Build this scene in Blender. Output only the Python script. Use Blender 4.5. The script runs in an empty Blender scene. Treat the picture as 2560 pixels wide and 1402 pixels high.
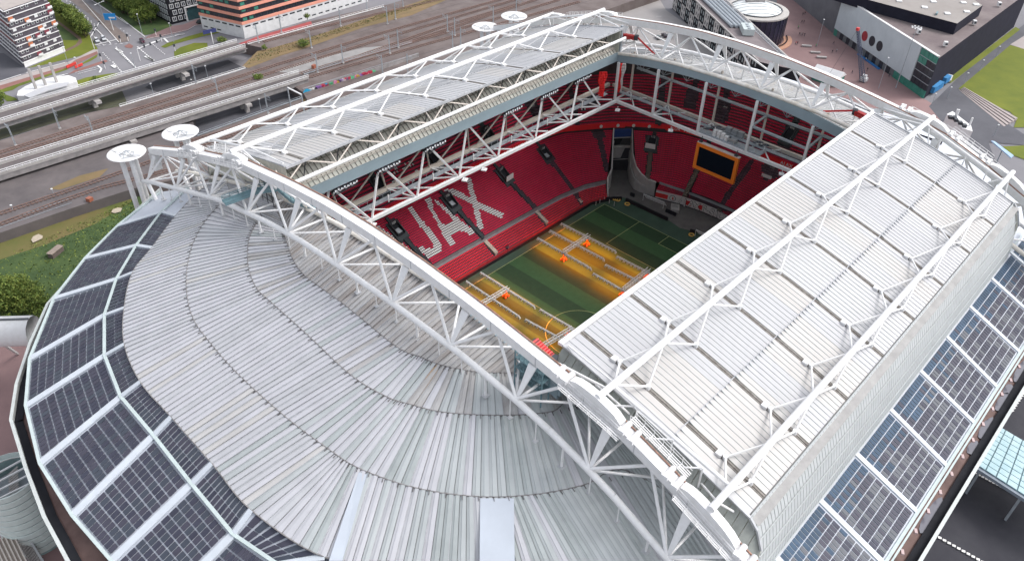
import bpy, math, random
from mathutils import Vector, Matrix
R = math.radians
random.seed(7)
sc = bpy.context.scene
COL = sc.collection

# ---------------------------------------------------------------- camera
cam_d = bpy.data.cameras.new("camera"); cam = bpy.data.objects.new("camera", cam_d); COL.objects.link(cam)
yaw, pit, rol = 0.747503, 0.67032, 0.026095
cy, sy, cp, sp = math.cos(yaw), math.sin(yaw), math.cos(pit), math.sin(pit)
fw = Vector((cy*cp, sy*cp, -sp)); rt = Vector((sy, -cy, 0)); up = rt.cross(fw)
r2 = math.cos(rol)*rt + math.sin(rol)*up; u2 = -math.sin(rol)*rt + math.cos(rol)*up
cam.matrix_world = Matrix(((r2.x, u2.x, -fw.x, -120.942), (r2.y, u2.y, -fw.y, -87.447), (r2.z, u2.z, -fw.z, 134.304), (0, 0, 0, 1)))
cam_d.sensor_width = 36; cam_d.lens = 1940.63/2560*36; cam_d.clip_start = 1; cam_d.clip_end = 6000
sc.camera = cam
sc.cycles.max_bounces = 12; sc.cycles.diffuse_bounces = 6

# ---------------------------------------------------------------- world, sun, exposure (bright overcast)
SUN_EL, SUN_AZ = R(48), R(-38)          # azimuth of the sun direction measured from +X towards +Y
w = bpy.data.worlds.new("World"); sc.world = w; w.use_nodes = True
nt = w.node_tree; nt.nodes.clear()
sky = nt.nodes.new('ShaderNodeTexSky'); sky.sky_type = 'NISHITA'; sky.sun_disc = False
sky.sun_elevation = SUN_EL; sky.sun_rotation = math.pi/2 - SUN_AZ
sky.air_density = 1.0; sky.dust_density = 3.0; sky.ozone_density = 1.0
hs = nt.nodes.new('ShaderNodeHueSaturation'); hs.inputs['Saturation'].default_value = 0.28
bg = nt.nodes.new('ShaderNodeBackground'); bg.inputs['Strength'].default_value = 0.15
ou = nt.nodes.new('ShaderNodeOutputWorld')
nt.links.new(sky.outputs[0], hs.inputs['Color']); nt.links.new(hs.outputs[0], bg.inputs['Color']); nt.links.new(bg.outputs[0], ou.inputs['Surface'])
sun_d = bpy.data.lights.new("sun", 'SUN'); sun_d.energy = 0.55; sun_d.angle = R(16); sun_d.color = (1, .97, .93)
sun = bpy.data.objects.new("sun", sun_d); COL.objects.link(sun)
sdir = Vector((math.cos(SUN_EL)*math.cos(SUN_AZ), math.cos(SUN_EL)*math.sin(SUN_AZ), math.sin(SUN_EL)))
sun.rotation_euler = sdir.to_track_quat('Z', 'Y').to_euler(); sun.location = (0, 0, 300)
sc.view_settings.view_transform = 'Standard'; sc.view_settings.look = 'None'
sc.view_settings.exposure = 1.05; sc.view_settings.gamma = 1.0; sc.view_settings.use_curve_mapping = False

# ---------------------------------------------------------------- materials
def mat(name, col, rough=.75, var=.18, scale=.35, metal=0.0, col2=None, detail=4, bump=0.0, bscale=3.0, streak=None, spec=.5, trans=0):
    m = bpy.data.materials.new(name); m.use_nodes = True
    t = m.node_tree; b = t.nodes['Principled BSDF']
    b.inputs['Roughness'].default_value = rough; b.inputs['Metallic'].default_value = metal
    b.inputs['Specular IOR Level'].default_value = spec
    c = (*col, 1)
    if var <= 0 and not col2:
        b.inputs['Base Color'].default_value = c; return m
    g = t.nodes.new('ShaderNodeNewGeometry'); n = t.nodes.new('ShaderNodeTexNoise')
    n.inputs['Scale'].default_value = scale; n.inputs['Detail'].default_value = detail; n.inputs['Roughness'].default_value = .65
    if streak:
        mp = t.nodes.new('ShaderNodeMapping'); mp.inputs['Scale'].default_value = streak
        t.links.new(g.outputs['Position'], mp.inputs['Vector']); t.links.new(mp.outputs[0], n.inputs['Vector'])
    else: t.links.new(g.outputs['Position'], n.inputs['Vector'])
    rp = t.nodes.new('ShaderNodeValToRGB'); rp.color_ramp.elements[0].position = .3; rp.color_ramp.elements[1].position = .7
    if col2: a0, a1 = c, (*col2, 1)
    else:
        a0 = tuple(x*(1-var) for x in col)+(1,); a1 = tuple(min(1, x*(1+var)) for x in col)+(1,)
    if trans:
        tr = t.nodes.new('ShaderNodeBsdfTranslucent'); mx = t.nodes.new('ShaderNodeMixShader'); tr.inputs['Color'].default_value = (.85, .86, .84, 1); mx.inputs['Fac'].default_value = trans
        t.links.new(b.outputs[0], mx.inputs[1]); t.links.new(tr.outputs[0], mx.inputs[2]); t.links.new(mx.outputs[0], t.nodes['Material Output'].inputs['Surface'])
    rp.color_ramp.elements[0].color = a0; rp.color_ramp.elements[1].color = a1
    t.links.new(n.outputs['Fac'], rp.inputs['Fac']); t.links.new(rp.outputs['Color'], b.inputs['Base Color'])
    if bump > 0:
        n2 = t.nodes.new('ShaderNodeTexNoise'); n2.inputs['Scale'].default_value = bscale; n2.inputs['Detail'].default_value = 3
        t.links.new(g.outputs['Position'], n2.inputs['Vector'])
        bp = t.nodes.new('ShaderNodeBump'); bp.inputs['Strength'].default_value = bump; bp.inputs['Distance'].default_value = .3
        t.links.new(n2.outputs['Fac'], bp.inputs['Height']); t.links.new(bp.outputs['Normal'], b.inputs['Normal'])
    return m

WHITE = mat('white_steel', (.66, .655, .65), .5, col2=(.76, .76, .77), scale=.9, detail=7)
WHITE_OLD = mat('weathered_white_steel', (.62, .56, .47), .6, col2=(.80, .78, .74), scale=.6)
BEIGE = mat('beige_steel', (.52, .47, .42), .6, .12, .5)
GREYST = mat('grey_steel', (.30, .33, .36), .5, .15, .6)
TEALST = mat('teal_steel', (.13, .22, .25), .5, .2, .6)
DARKST = mat('dark_steel', (.045, .05, .06), .5, .2, .5)
RUST = mat('rust_edge', (.27, .15, .11), .8, .3, 1.2)
REDST = mat('red_machine', (.55, .04, .04), .45, .15, .7)
FASCIA = mat('fascia_blue_grey', (.27, .34, .38), .55, .08, .15)
GUT = mat('gutter_membrane', (.10, .06, .055), .8, col2=(.19, .12, .105), scale=.25, detail=6)
BLACK = mat('black_wall', (.02, .021, .026), .8, .25, .3, spec=.15)
SOLARF = mat('solar_frame', (.50, .53, .59), .6, .06, .4)
SOLAR = [mat('solar_glass_a', (.050, .052, .075), .5, .12, .5, spec=.15), mat('solar_glass_b', (.062, .061, .084), .5, .12, .5, spec=.15), mat('solar_glass_c', (.042, .050, .070), .5, .12, .5)]
SOLAR_REFL = mat('solar_glass_blue_reflection', (.040, .072, .118), .5, .3, .25, spec=.15)  # blue reflection painted into the glass colour
CONC = mat('concrete', (.33, .31, .30), .85, col2=(.44, .42, .41), scale=.5, detail=6)
CONCD = mat('dark_concrete', (.20, .19, .19), .85, col2=(.33, .31, .31), scale=.4, detail=6)
SHEET = [mat('sheet_light', (.455, .455, .48), .5, col2=(.52, .52, .55), scale=.25, detail=9), mat('sheet_mid', (.42, .425, .445), .5, col2=(.49, .495, .515), scale=.25, detail=9), mat('sheet_warm', (.48, .47, .46), .5, .08, .15),
         mat('sheet_green', (.415, .44, .445), .45, .10, .12), mat('sheet_greendark', (.365, .395, .395), .45, .12, .2), mat('sheet_blue', (.46, .50, .56), .4, .06, .2), mat('sheet_stained', (.33, .31, .30), .6, col2=(.45, .45, .45), scale=.5, detail=7, streak=(.25, 1.6, 1)), mat('sheet_stained_brown', (.27, .235, .21), .6, col2=(.42, .41, .41), scale=.6, detail=7, streak=(.25, 1.6, 1))]
SHEETW = [mat('white_sheet_a', (.42, .42, .43), .5, col2=(.475, .475, .485), scale=.5, detail=8, streak=(1.6, .10, .3)), mat('white_sheet_b', (.40, .40, .415), .5, col2=(.45, .45, .465), scale=.5, detail=8, streak=(1.6, .12, .3)), mat('white_sheet_c', (.43, .41, .395), .5, col2=(.475, .465, .455), scale=.5, detail=8, streak=(1.6, .10, .3))]
SEAM = mat('seam_metal', (.42, .43, .45), .5, .15, .5)
SEAMD = mat('seam_dark', (.12, .11, .11), .6, .35, .8)
BASEROOF = mat('roof_base', (.34, .35, .36), .7, .15, .4)
OLDROOF = mat('old_roof_underside', (.30, .30, .27), .6, .15, .25)
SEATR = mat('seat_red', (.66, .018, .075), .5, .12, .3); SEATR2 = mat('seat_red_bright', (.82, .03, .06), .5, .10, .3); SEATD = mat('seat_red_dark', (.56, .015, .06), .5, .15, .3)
SEATW = mat('seat_white', (.80, .80, .80), .5, .08, .5); SEATK = mat('seat_black', (.03, .035, .04), .5, .1, .5)
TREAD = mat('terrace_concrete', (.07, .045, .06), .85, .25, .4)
AISLE = mat('aisle_paint', (.040, .050, .056), .8, .2, .5)
BAND = mat('red_banner', (.80, .03, .04), .5, .08, .3)
ASPH = mat('asphalt', (.17, .17, .175), .9, col2=(.25, .245, .25), scale=.06, detail=8)
PAINT = mat('road_paint', (.75, .75, .74), .7, .1, 1)

# ---------------------------------------------------------------- mesh builder
class MB:
    def __init__(s): s.v = []; s.f = []; s.m = []; s.mi = 0
    def quad(s, a, b, c, d):
        n = len(s.v); s.v += [a, b, c, d]; s.f.append((n, n+1, n+2, n+3)); s.m.append(s.mi)
    def poly(s, pts):
        n = len(s.v); s.v += [tuple(p) for p in pts]; s.f.append(tuple(range(n, n+len(pts)))); s.m.append(s.mi)
    def hexa(s, b, t):                       # b, t: 4 bottom and 4 top points
        n = len(s.v); s.v += [tuple(p) for p in b]+[tuple(p) for p in t]
        for f in ((3, 2, 1, 0), (4, 5, 6, 7), (0, 1, 5, 4), (1, 2, 6, 5), (2, 3, 7, 6), (3, 0, 4, 7)):
            s.f.append(tuple(n+i for i in f)); s.m.append(s.mi)
    def box(s, c, d, rz=0):
        x, y, z = d[0]/2, d[1]/2, d[2]/2; ca, sa = math.cos(rz), math.sin(rz)
        P = lambda a, b, e: (c[0]+a*ca-b*sa, c[1]+a*sa+b*ca, c[2]+e)
        s.hexa([P(-x, -y, -z), P(x, -y, -z), P(x, y, -z), P(-x, y, -z)], [P(-x, -y, z), P(x, -y, z), P(x, y, z), P(-x, y, z)])
    def bar(s, a, b, w, h=None, upv=(0, 0, 1)):
        a = Vector(a); b = Vector(b); h = h or w; d = (b-a)
        if d.length < 1e-6: return
        d.normalize(); u = Vector(upv)
        if abs(d.dot(u)) > .98: u = Vector((1, 0, 0))
        r = d.cross(u).normalized(); u = r.cross(d); r = r*w/2; u = u*h/2
        s.hexa([a-r-u, a+r-u, a+r+u, a-r+u], [b-r-u, b+r-u, b+r+u, b-r+u])
    def tube(s, a, b, r, n=8, r2=None, caps=True):
        a = Vector(a); b = Vector(b); d = b-a
        if d.length < 1e-6: return
        d.normalize(); r2 = r if r2 is None else r2
        u = Vector((0, 0, 1)) if abs(d.z) < .95 else Vector((1, 0, 0))
        x = d.cross(u).normalized(); y = x.cross(d); k = len(s.v)
        for i in range(n):
            t = 2*math.pi*i/n; e = x*math.cos(t)+y*math.sin(t); s.v.append(tuple(a+e*r)); s.v.append(tuple(b+e*r2))
        for i in range(n):
            j = (i+1) % n; s.f.append((k+2*i, k+2*j, k+2*j+1, k+2*i+1)); s.m.append(s.mi)
        if caps:
            s.f.append(tuple(k+2*i for i in range(n))); s.m.append(s.mi); s.f.append(tuple(k+2*i+1 for i in reversed(range(n)))); s.m.append(s.mi)
    def path(s, pts, r, n=8):
        for a, b in zip(pts, pts[1:]): s.tube(a, b, r, n, caps=True)
    def prism(s, poly, z0, z1):
        n = len(poly); k = len(s.v); s.v += [(p[0], p[1], z0) for p in poly]+[(p[0], p[1], z1) for p in poly]
        s.f.append(tuple(k+i for i in reversed(range(n)))); s.m.append(s.mi); s.f.append(tuple(k+n+i for i in range(n))); s.m.append(s.mi)
        for i in range(n):
            j = (i+1) % n; s.f.append((k+i, k+j, k+n+j, k+n+i)); s.m.append(s.mi)
    def strip(s, A, B):                      # surface between two polylines with the same count
        for i in range(len(A)-1): s.quad(A[i], A[i+1], B[i+1], B[i])
    def lathe(s, c, prof, n=24):
        k = len(s.v); m = len(prof)
        for i in range(n):
            t = 2*math.pi*i/n
            for r, z in prof: s.v.append((c[0]+r*math.cos(t), c[1]+r*math.sin(t), c[2]+z))
        for i in range(n):
            j = (i+1) % n
            for q in range(m-1): s.f.append((k+i*m+q, k+j*m+q, k+j*m+q+1, k+i*m+q+1)); s.m.append(s.mi)

ORG = {}
def link(name, me, parent=None):
    o = bpy.data.objects.new(name, me); COL.objects.link(o)
    if parent: o.parent = parent
    return o
def obj(name, mb, mats, parent=None, smooth=False, org=None):
    if not isinstance(mats, (list, tuple)): mats = [mats]
    o0 = Vector(org) if org is not None else Vector(ORG.get(parent.name, (0, 0, 0)) if parent else (0, 0, 0))
    me = bpy.data.meshes.new(name)
    me.from_pydata([(v[0]-o0.x, v[1]-o0.y, v[2]-o0.z) for v in mb.v], [], mb.f)
    for m in mats: me.materials.append(m)
    if len(mats) > 1: me.polygons.foreach_set('material_index', mb.m)
    if smooth: me.polygons.foreach_set('use_smooth', [True]*len(me.polygons))
    me.update()
    o = link(name, me, parent)
    if org is not None and parent is None: o.location = o0
    if parent is not None: ORG[o.name] = tuple(o0)
    return o
def thing(name, label, cat, loc=(0, 0, 0), group=None):
    o = bpy.data.objects.new(name, None); COL.objects.link(o); o.location = loc; o.empty_display_size = .5
    o['label'] = label; o['category'] = cat
    if group: o['group'] = group
    ORG[o.name] = tuple(loc); return o
def tag(o, label, cat, group=None):
    o['label'] = label; o['category'] = cat
    if group: o['group'] = group
    return o
def stuff(o): o['kind'] = 'stuff'; return o
def struct(name, mb, m): o = obj(name, mb, m); o['kind'] = 'structure'; return o
def dup(root, loc, rz=0, label=None, group=None):
    def cp(o, par):
        c = o.copy(); COL.objects.link(c); c.parent = par
        for ch in list(o.children): cp(ch, c)
        return c
    kids = list(root.children); r = root.copy(); COL.objects.link(r); r.location = loc; r.rotation_euler = (0, 0, rz)
    for ch in kids: cp(ch, r)
    if label: r['label'] = label
    if group: r['group'] = group
    return r
def lerp(a, b, t): return tuple(a[i]+(b[i]-a[i])*t for i in range(min(len(a), len(b))))
def resamp(P, n):
    L = [0]
    for a, b in zip(P, P[1:]): L.append(L[-1]+(Vector(b)-Vector(a)).length)
    out = []; k = 0
    for i in range(n):
        s = L[-1]*i/(n-1)
        while k < len(L)-2 and L[k+1] < s: k += 1
        out.append(lerp(P[k], P[k+1], 0 if L[k+1] == L[k] else (s-L[k])/(L[k+1]-L[k])))
    return out
def inpoly(x, y, P):
    c = False; j = len(P)-1
    for i in range(len(P)):
        if (P[i][1] > y) != (P[j][1] > y) and x < (P[j][0]-P[i][0])*(y-P[i][1])/(P[j][1]-P[i][1])+P[i][0]: c = not c
        j = i
    return c
def text(name, body, mat_, parent, P0, dirx, upv, size, depth=.05, align='LEFT', ext=1.0, bold=0):
    cu = bpy.data.curves.new(name, 'FONT'); cu.body = body; cu.size = size; cu.extrude = depth; cu.align_x = align; cu.offset = bold
    tmp = bpy.data.objects.new('tmp', cu); COL.objects.link(tmp); bpy.context.view_layer.update()
    me = bpy.data.meshes.new_from_object(tmp.evaluated_get(bpy.context.evaluated_depsgraph_get())); bpy.data.objects.remove(tmp)
    d = Vector(dirx).normalized(); u = Vector(upv).normalized(); n = d.cross(u)
    o0 = Vector(ORG.get(parent.name, (0, 0, 0)))
    for v in me.vertices:
        c = Vector(P0)-o0+d*v.co.x*ext+u*v.co.y+n*v.co.z; v.co = c
    me.materials.clear(); me.materials.append(mat_)
    return link(name, me, parent)

# ================================================================ GROUND (one big sheet), stadium bowl
GZ = -9.0
g = MB(); g.quad((-2600, -2600, GZ-.03), (3200, -2600, GZ-.03), (3200, 3200, GZ-.03), (-2600, 3200, GZ-.03))
struct('ground', g, mat('street_asphalt', (.155, .15, .165), .9, col2=(.225, .22, .235), scale=.035, detail=8))

# ---- pitch
TURF = mat('turf_outer', (.028, .060, .042), .9, col2=(.045, .085, .060), scale=.25, detail=8)
GRS = [mat('pitch_dark', (.012, .040, .016), .9, col2=(.017, .052, .020), scale=.6, detail=8), mat('pitch_light', (.024, .075, .026), .9, col2=(.032, .094, .034), scale=.6, detail=8)]
LINE = mat('pitch_line', (.30, .36, .15), .8, .15, 1)
g = MB(); g.poly([(-76, -60, -.02), (92, -60, -.02), (92, 58, -.02), (-76, 58, -.02)])
struct('stadium_floor', g, mat('service_floor', (.085, .08, .08), .9, col2=(.135, .13, .125), scale=.3, detail=8))
g = MB()
g.poly([(-62, -38, .004), (60.5, -38, .004), (60.5, 4, .004), (58.6,9.3,0), (60.66,19.73,0), (61.05,28.15,0), (60.19,32.01,0), (57.78,35.04,0), (53.12,37.92,0), (47.23,38.07,0), (0, 38.6, .004), (-62, 38.6, .004)])
struct('turf_surround', g, TURF)
g = MB(); xs = -52.5; k = 0
while xs < 52.4:
    x1 = min(xs+5.525, 52.5); g.mi = k % 2; g.quad((xs, -34, .012), (x1, -34, .012), (x1, 34, .012), (xs, 34, .012)); xs = x1; k += 1
pitch = struct('pitch', g, GRS)
g = MB()
def ln(x0, y0, x1, y1, z=.02, wd=.14):
    d = Vector((x1-x0, y1-y0, 0)).normalized()*wd/2; n = Vector((-d.y, d.x, 0))
    g.quad((x0-d.x-n.x, y0-d.y-n.y, z), (x1+d.x-n.x, y1+d.y-n.y, z), (x1+d.x+n.x, y1+d.y+n.y, z), (x0-d.x+n.x, y0-d.y+n.y, z))
for s in (-1, 1):
    ln(-52.5, 34*s, 52.5, 34*s); ln(52.5*s, -34, 52.5*s, 34, .024)
    ln(36*s, -20.16, 36*s, 20.16, .024); ln(36*s, 20.16, 52.5*s, 20.16); ln(36*s, -20.16, 52.5*s, -20.16)
    ln(47*s, -9.16, 47*s, 9.16, .024); ln(47*s, 9.16, 52.5*s, 9.16); ln(47*s, -9.16, 52.5*s, -9.16)
ln(0, -34, 0, 34, .028)
for i in range(64):
    a, b = 2*math.pi*i/64, 2*math.pi*(i+1)/64; ln(9.15*math.cos(a), 9.15*math.sin(a), 9.15*math.cos(b), 9.15*math.sin(b), .032)
struct('pitch_markings', g, LINE)

# ---- terraces and seats
JW = [[(-7.99,58.23,14.76),(-6.25,58.15,14.71),(-5.24,46.94,7.38),(-6.77,44.96,6.09),(-8.99,45.31,6.32),(-7.96,47.61,7.82)], [(-12.96,48.79,8.59),(-10.67,48.59,8.46),(-10.85,47.38,7.66),(-8.23,46.98,7.41),(-5.94,46.36,7),(-6.7,44.93,6.07),(-11.67,44.96,6.09)],
 [(-1.26,58.27,14.78),(1.05,57.96,14.58),(-0.83,54.53,12.34),(-1.07,49.99,9.38),(-1.4,45.15,6.21),(-3.71,44.96,6.08),(-3.85,45.83,6.66),(-2.38,53.62,11.75),(-2,55.78,13.16)], [(0.92,57.96,14.58),(2.14,56.56,13.67),(6.19,45.24,6.27),(3.78,44.9,6.04),(2.99,47.12,7.5),(2.22,50.68,9.82),(1.69,54.14,12.09),(0.93,56.14,13.39)],
 [(-3.1,50.6,9.77),(3.71,50.32,9.59),(5.11,47.39,7.68),(2.9,47.03,7.44),(-3.58,47.67,7.86)], [(14.67,57.99,14.6),(16.76,57.86,14.52),(9.63,45.23,6.26),(7.27,45.05,6.14)], [(5.92,57.94,14.57),(8.76,57.75,14.44),(18.57,45.36,6.34),(16.15,44.94,6.07)],
 [(-20.12,57.77,14.46),(-18.29,57.69,14.41),(-14.32,48.65,8.5),(-15.94,48.37,8.32)]]
UW = [[(-7.74,65,21.64),(-4.67,64.89,21.55),(2.39,65.84,22.31),(1.12,66.97,23.22),(-4.36,66.66,22.96)], [(-4.17,63.32,20.29),(-1.04,63.9,20.76),(1.81,64.13,20.94),(1.15,62.69,19.79),(-3.66,61.74,19.03)], [(-7.66,64.05,20.88),(-4.82,64.01,20.85),(-5.62,62.42,19.57),(-8.68,62.55,19.68)], [(0.44,66.95,23.2),(2.13,66.64,22.95),(2.5,62.71,19.81),(0.73,62.59,19.71)]]
UK = [(66.96,58.9,16.76),(73.12,58.16,16.17),(70.72,53.98,12.83),(64.9,56.03,14.47)]
# vomitories: (centre on its terrace plane, aisle end, kind)
VL = [((-14.48,54.4,12.26), (-12.65,43.23,4.95), 1), ((5.37,54.35,12.22), (7.25,43.1,4.87), 1), ((27.35,54.18,12.11), (29.17,43.26,4.97), 2),
      ((46.02,54.05,12.03), (45.69,42.56,4.52), 1), ((66.77,50.04,9.41), (60.12,39.99,2.84), 1)]
VR = [((75.66,34.33,12.5), (67.04,28.51,5.2), 2), ((89.55,20.55,13.5), (67.51,14.66,5.2), 0), ((86.52,4.22,9), (70.81,3.79,3.5), 0), ((86.27,-2.57,12), (85.17,-3.69,10), 2)]
VU = [((-11.9,64.01,20.85), 1), ((8.24,64.15,20.96), 1), ((30.55,63.97,20.82), 1), ((51.72,64.19,20.99), 1), ((92.83,32.32,20.47), 3), ((93.93,20.96,21.35), 3), ((94.99,-1.87,22.19), 3)]

def hsh(a, b): return (math.sin(a*12.9898+b*78.233)*43758.5453) % 1
def dseg(x, y, a, b):
    dx, dy = b[0]-a[0], b[1]-a[1]; L = dx*dx+dy*dy
    t = max(0, min(1, ((x-a[0])*dx+(y-a[1])*dy)/L)) if L > 0 else 0
    return math.hypot(x-a[0]-t*dx, y-a[1]-t*dy)
def terrace(parent, c0, c1, z0, z1, nrow, seatfn, mats_, N=90, z0fn=None, seat_gap=.52):
    tr = MB(); groups = {k: MB() for k in mats_}
    rows = []
    for k in range(nrow+1):
        t = k/nrow; P = [(lerp(a, b, t)) for a, b in zip(c0, c1)]; rows.append(resamp([(p[0], p[1], 0) for p in P], N))
    for k in range(nrow):
        za = z0+(z1-z0)*k/nrow; zb = z0+(z1-z0)*(k+1)/nrow; A, B = rows[k], rows[k+1]
        tr.strip([(p[0], p[1], za) for p in A], [(p[0], p[1], za) for p in B])
        tr.strip([(p[0], p[1], za) for p in B], [(p[0], p[1], zb) for p in B])
        M = [lerp(a, b, .62) for a, b in zip(A, B)]; L = sum((Vector(b)-Vector(a)).length for a, b in zip(M, M[1:]))
        n = int(L/seat_gap); S = resamp(M, n); 
        for i in range(n-1):
            x, y = (S[i][0]+S[i+1][0])/2, (S[i][1]+S[i+1][1])/2
            kind = seatfn(x, y, k, nrow, i)
            if not kind: continue
            d = Vector((S[i+1][0]-S[i][0], S[i+1][1]-S[i][1], 0)).normalized(); nn = Vector((-d.y, d.x, 0))
            mid = Vector((x, y, 0)); back = Vector((B[0][0]-A[0][0], B[0][1]-A[0][1], 0))
            e = min(range(0, N-1, 3), key=lambda q: (A[q][0]-x)**2+(A[q][1]-y)**2); back = Vector((B[e][0]-A[e][0], B[e][1]-A[e][1], 0))
            if nn.dot(back) < 0: nn = -nn
            h = .21; G = groups[kind]; zz = za; dp = min(1, back.length/.8)
            f0 = mid-nn*.18*dp; b0 = mid+nn*.14*dp; b1 = mid+nn*.2*dp; q1, q2, q3 = .14, .24+.10*dp, .28+.26*dp
            G.quad((f0.x-d.x*h, f0.y-d.y*h, zz+q2), (f0.x+d.x*h, f0.y+d.y*h, zz+q2), (b0.x+d.x*h, b0.y+d.y*h, zz+q2-.04), (b0.x-d.x*h, b0.y-d.y*h, zz+q2-.04))
            G.quad((b0.x-d.x*h, b0.y-d.y*h, zz+q2-.04), (b0.x+d.x*h, b0.y+d.y*h, zz+q2-.04), (b1.x+d.x*h, b1.y+d.y*h, zz+q3), (b1.x-d.x*h, b1.y-d.y*h, zz+q3))
            G.quad((f0.x-d.x*h, f0.y-d.y*h, zz+q1), (f0.x+d.x*h, f0.y+d.y*h, zz+q1), (f0.x+d.x*h, f0.y+d.y*h, zz+q2), (f0.x-d.x*h, f0.y-d.y*h, zz+q2))
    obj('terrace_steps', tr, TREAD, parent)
    for k, G in groups.items():
        if G.f: 
            o = obj({'r': 'red_seats', 'b': 'bright_red_seats', 'd': 'dark_red_seats', 'w': 'white_seats', 'k': 'black_seats'}[k], G, mats_[k], parent); o['kind'] = 'stuff'
    return rows

def aisle_steps(mb, a, b, wd, n, lift=.28):
    a = Vector(a); b = Vector(b); hd = Vector((b.x-a.x, b.y-a.y, 0)); rz = math.atan2(hd.y, hd.x); L = hd.length
    for i in range(n):
        c = a.lerp(b, (i+.5)/n); mb.box((c.x, c.y, c.z+lift-.4), (L/n*1.02, wd, .8), rz)
def vomitory(parent, c, out, kind, num, zf=.65):
    # c: centre on the slope, out: horizontal unit vector pointing uphill
    u = Vector((out[0], out[1], 0)).normalized(); s = Vector((-u.y, u.x, 0)); c = Vector(c)
    P = lambda a, b, z: tuple(c+u*a+s*b+Vector((0, 0, z)))
    m = MB(); L, W_ = 1.6, 1.25
    m.hexa([P(-L-.9, -W_-.75, -.3-(L+.9)*zf), P(-L-.9, W_+.75, -.3-(L+.9)*zf), P(L+.7, W_+.75, (L+.7)*zf-.3), P(L+.7, -W_-.75, (L+.7)*zf-.3)],
           [P(-L-.9, -W_-.75, .32-(L+.9)*zf), P(-L-.9, W_+.75, .32-(L+.9)*zf), P(L+.7, W_+.75, (L+.7)*zf+.32), P(L+.7, -W_-.75, (L+.7)*zf+.32)])
    v = obj('vomitory', m, AISLE, parent)
    m = MB()
    for sg in (-1, 1):
        m.hexa([P(-L, sg*W_-.06, -L*zf), P(-L, sg*W_+.06, -L*zf), P(L, sg*W_+.06, L*zf), P(L, sg*W_-.06, L*zf)],
               [P(-L, sg*W_-.06, -L*zf+1.3), P(-L, sg*W_+.06, -L*zf+1.3), P(L, sg*W_+.06, L*zf+1.3), P(L, sg*W_-.06, L*zf+1.3)])
    m.hexa([P(L-.1, -W_, L*zf-.5), P(L-.1, W_, L*zf-.5), P(L+.12, W_, L*zf-.5), P(L+.12, -W_, L*zf-.5)], [P(L-.1, -W_, L*zf+1.3), P(L-.1, W_, L*zf+1.3), P(L+.12, W_, L*zf+1.3), P(L+.12, -W_, L*zf+1.3)])
    obj('parapet', m, DARKST, v)
    m = MB(); m.hexa([P(-L, -W_+.1, -L*zf+.2), P(-L, W_-.1, -L*zf+.2), P(L-.12, W_-.1, L*zf+.2), P(L-.12, -W_+.1, L*zf+.2)], [P(-L, -W_+.1, -L*zf+.42), P(-L, W_-.1, -L*zf+.42), P(L-.12, W_-.1, L*zf+.42), P(L-.12, -W_+.1, L*zf+.42)])
    obj('opening', m, BLACK, v)
    if num: text('gate_number', num, WHITE, v, P(L-.35, .75 if kind != 9 else .75, L*zf+.75), (-s.x, -s.y, 0), (0, 0, 1), 1.0, .02)
    if kind in (1, 3):
        m = MB(); m.quad(P(-L+.6, -.9, -L*zf+.9), P(-L+.6, .5, -L*zf+.9), P(-L+1.9, .9, -L*zf+1.7), P(-L+1.9, -.6, -L*zf+1.7)); obj('light_floor', m, GREYST, v)
    if kind == 2:
        m = MB(); m.hexa([P(-L-.5, -1.7, -L*zf+.6), P(-L-.5, 1.7, -L*zf+.6), P(-L-.35, 1.7, -L*zf+.6), P(-L-.35, -1.7, -L*zf+.6)], [P(-L-.5, -1.6, -L*zf+2.3), P(-L-.5, 1.6, -L*zf+2.3), P(-L-.35, 1.6, -L*zf+2.3), P(-L-.35, -1.6, -L*zf+2.3)]); obj('white_board', m, WHITE, v)
    return v

def clear_of(x, y, V):
    for a in V:
        if len(a) == 3:
            if dseg(x, y, a[0], a[1]) < .95: return False
        c = a[0]
        if a[-1] and abs(x-c[0]) < 5 and abs(y-c[1]) < 5:
            if len(a) == 3: ux, uy = c[0]-a[1][0], c[1]-a[1][1]
            else: ux, uy = 1, .3
            if c[0] < 60: ux = ux*.6
            L = math.hypot(ux, uy); ux /= L; uy /= L
            if abs((x-c[0])*ux+(y-c[1])*uy) < 2.9 and abs(-(x-c[0])*uy+(y-c[1])*ux) < 2.1: return False
    return True

# lower stand along the far touchline (with the bright red front rows)
st = thing('lower_stand', 'long lower red seating stand with white seat letters JAX beside the touchline', 'seating stand', (0, 50, 0))
L0 = [(-60, 38.0), (0, 38.0), (26, 37.6), (40, 37.7), (49.5, 37.7), (55.2, 35.2)]
L0b = [(-60, 42.4), (0, 42.4), (27, 42.0), (40, 41.6), (50, 40.0), (57.0, 37.5)]
L1 = [(-60, 43.4), (0, 43.4), (28, 42.9), (40, 42.5), (50.6, 41.0), (58.0, 38.0)]
L2 = [(-60, 58.6), (0, 58.6), (31, 58.6), (46, 58.4), (57, 56), (70.5, 46.5)]
terrace(st, L0, L0b, 1.2, 4.0, 7, lambda x, y, k, n, i: 'b' if min(abs(x-q[1][0]) for q in VL) > .9 else None, {'b': SEATR2}, seat_gap=.55)
def s_low(x, y, k, n, i):
    if not clear_of(x, y, VL): return None
    for P in JW:
        if inpoly(x-.12, y, P) and inpoly(x+.12, y, P): return 'w'
    return 'r' if hsh(int(x/9), int(y/7)) > .3 else 'd'
terrace(st, L1, L2, 5.0, 15.0, 27, s_low, {'r': SEATR, 'w': SEATW, 'd': SEATR}, N=110)
m = MB(); m.strip([(p[0], p[1], 4.0) for p in L0b], [(p[0], p[1], 4.0) for p in L1]); m.strip([(p[0], p[1], 4.0) for p in L1], [(p[0], p[1], 5.0) for p in L1])
obj('walkway', m, mat('walkway_grey', (.22, .19, .20), .8, .15, .6), st)
m = MB()
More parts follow.
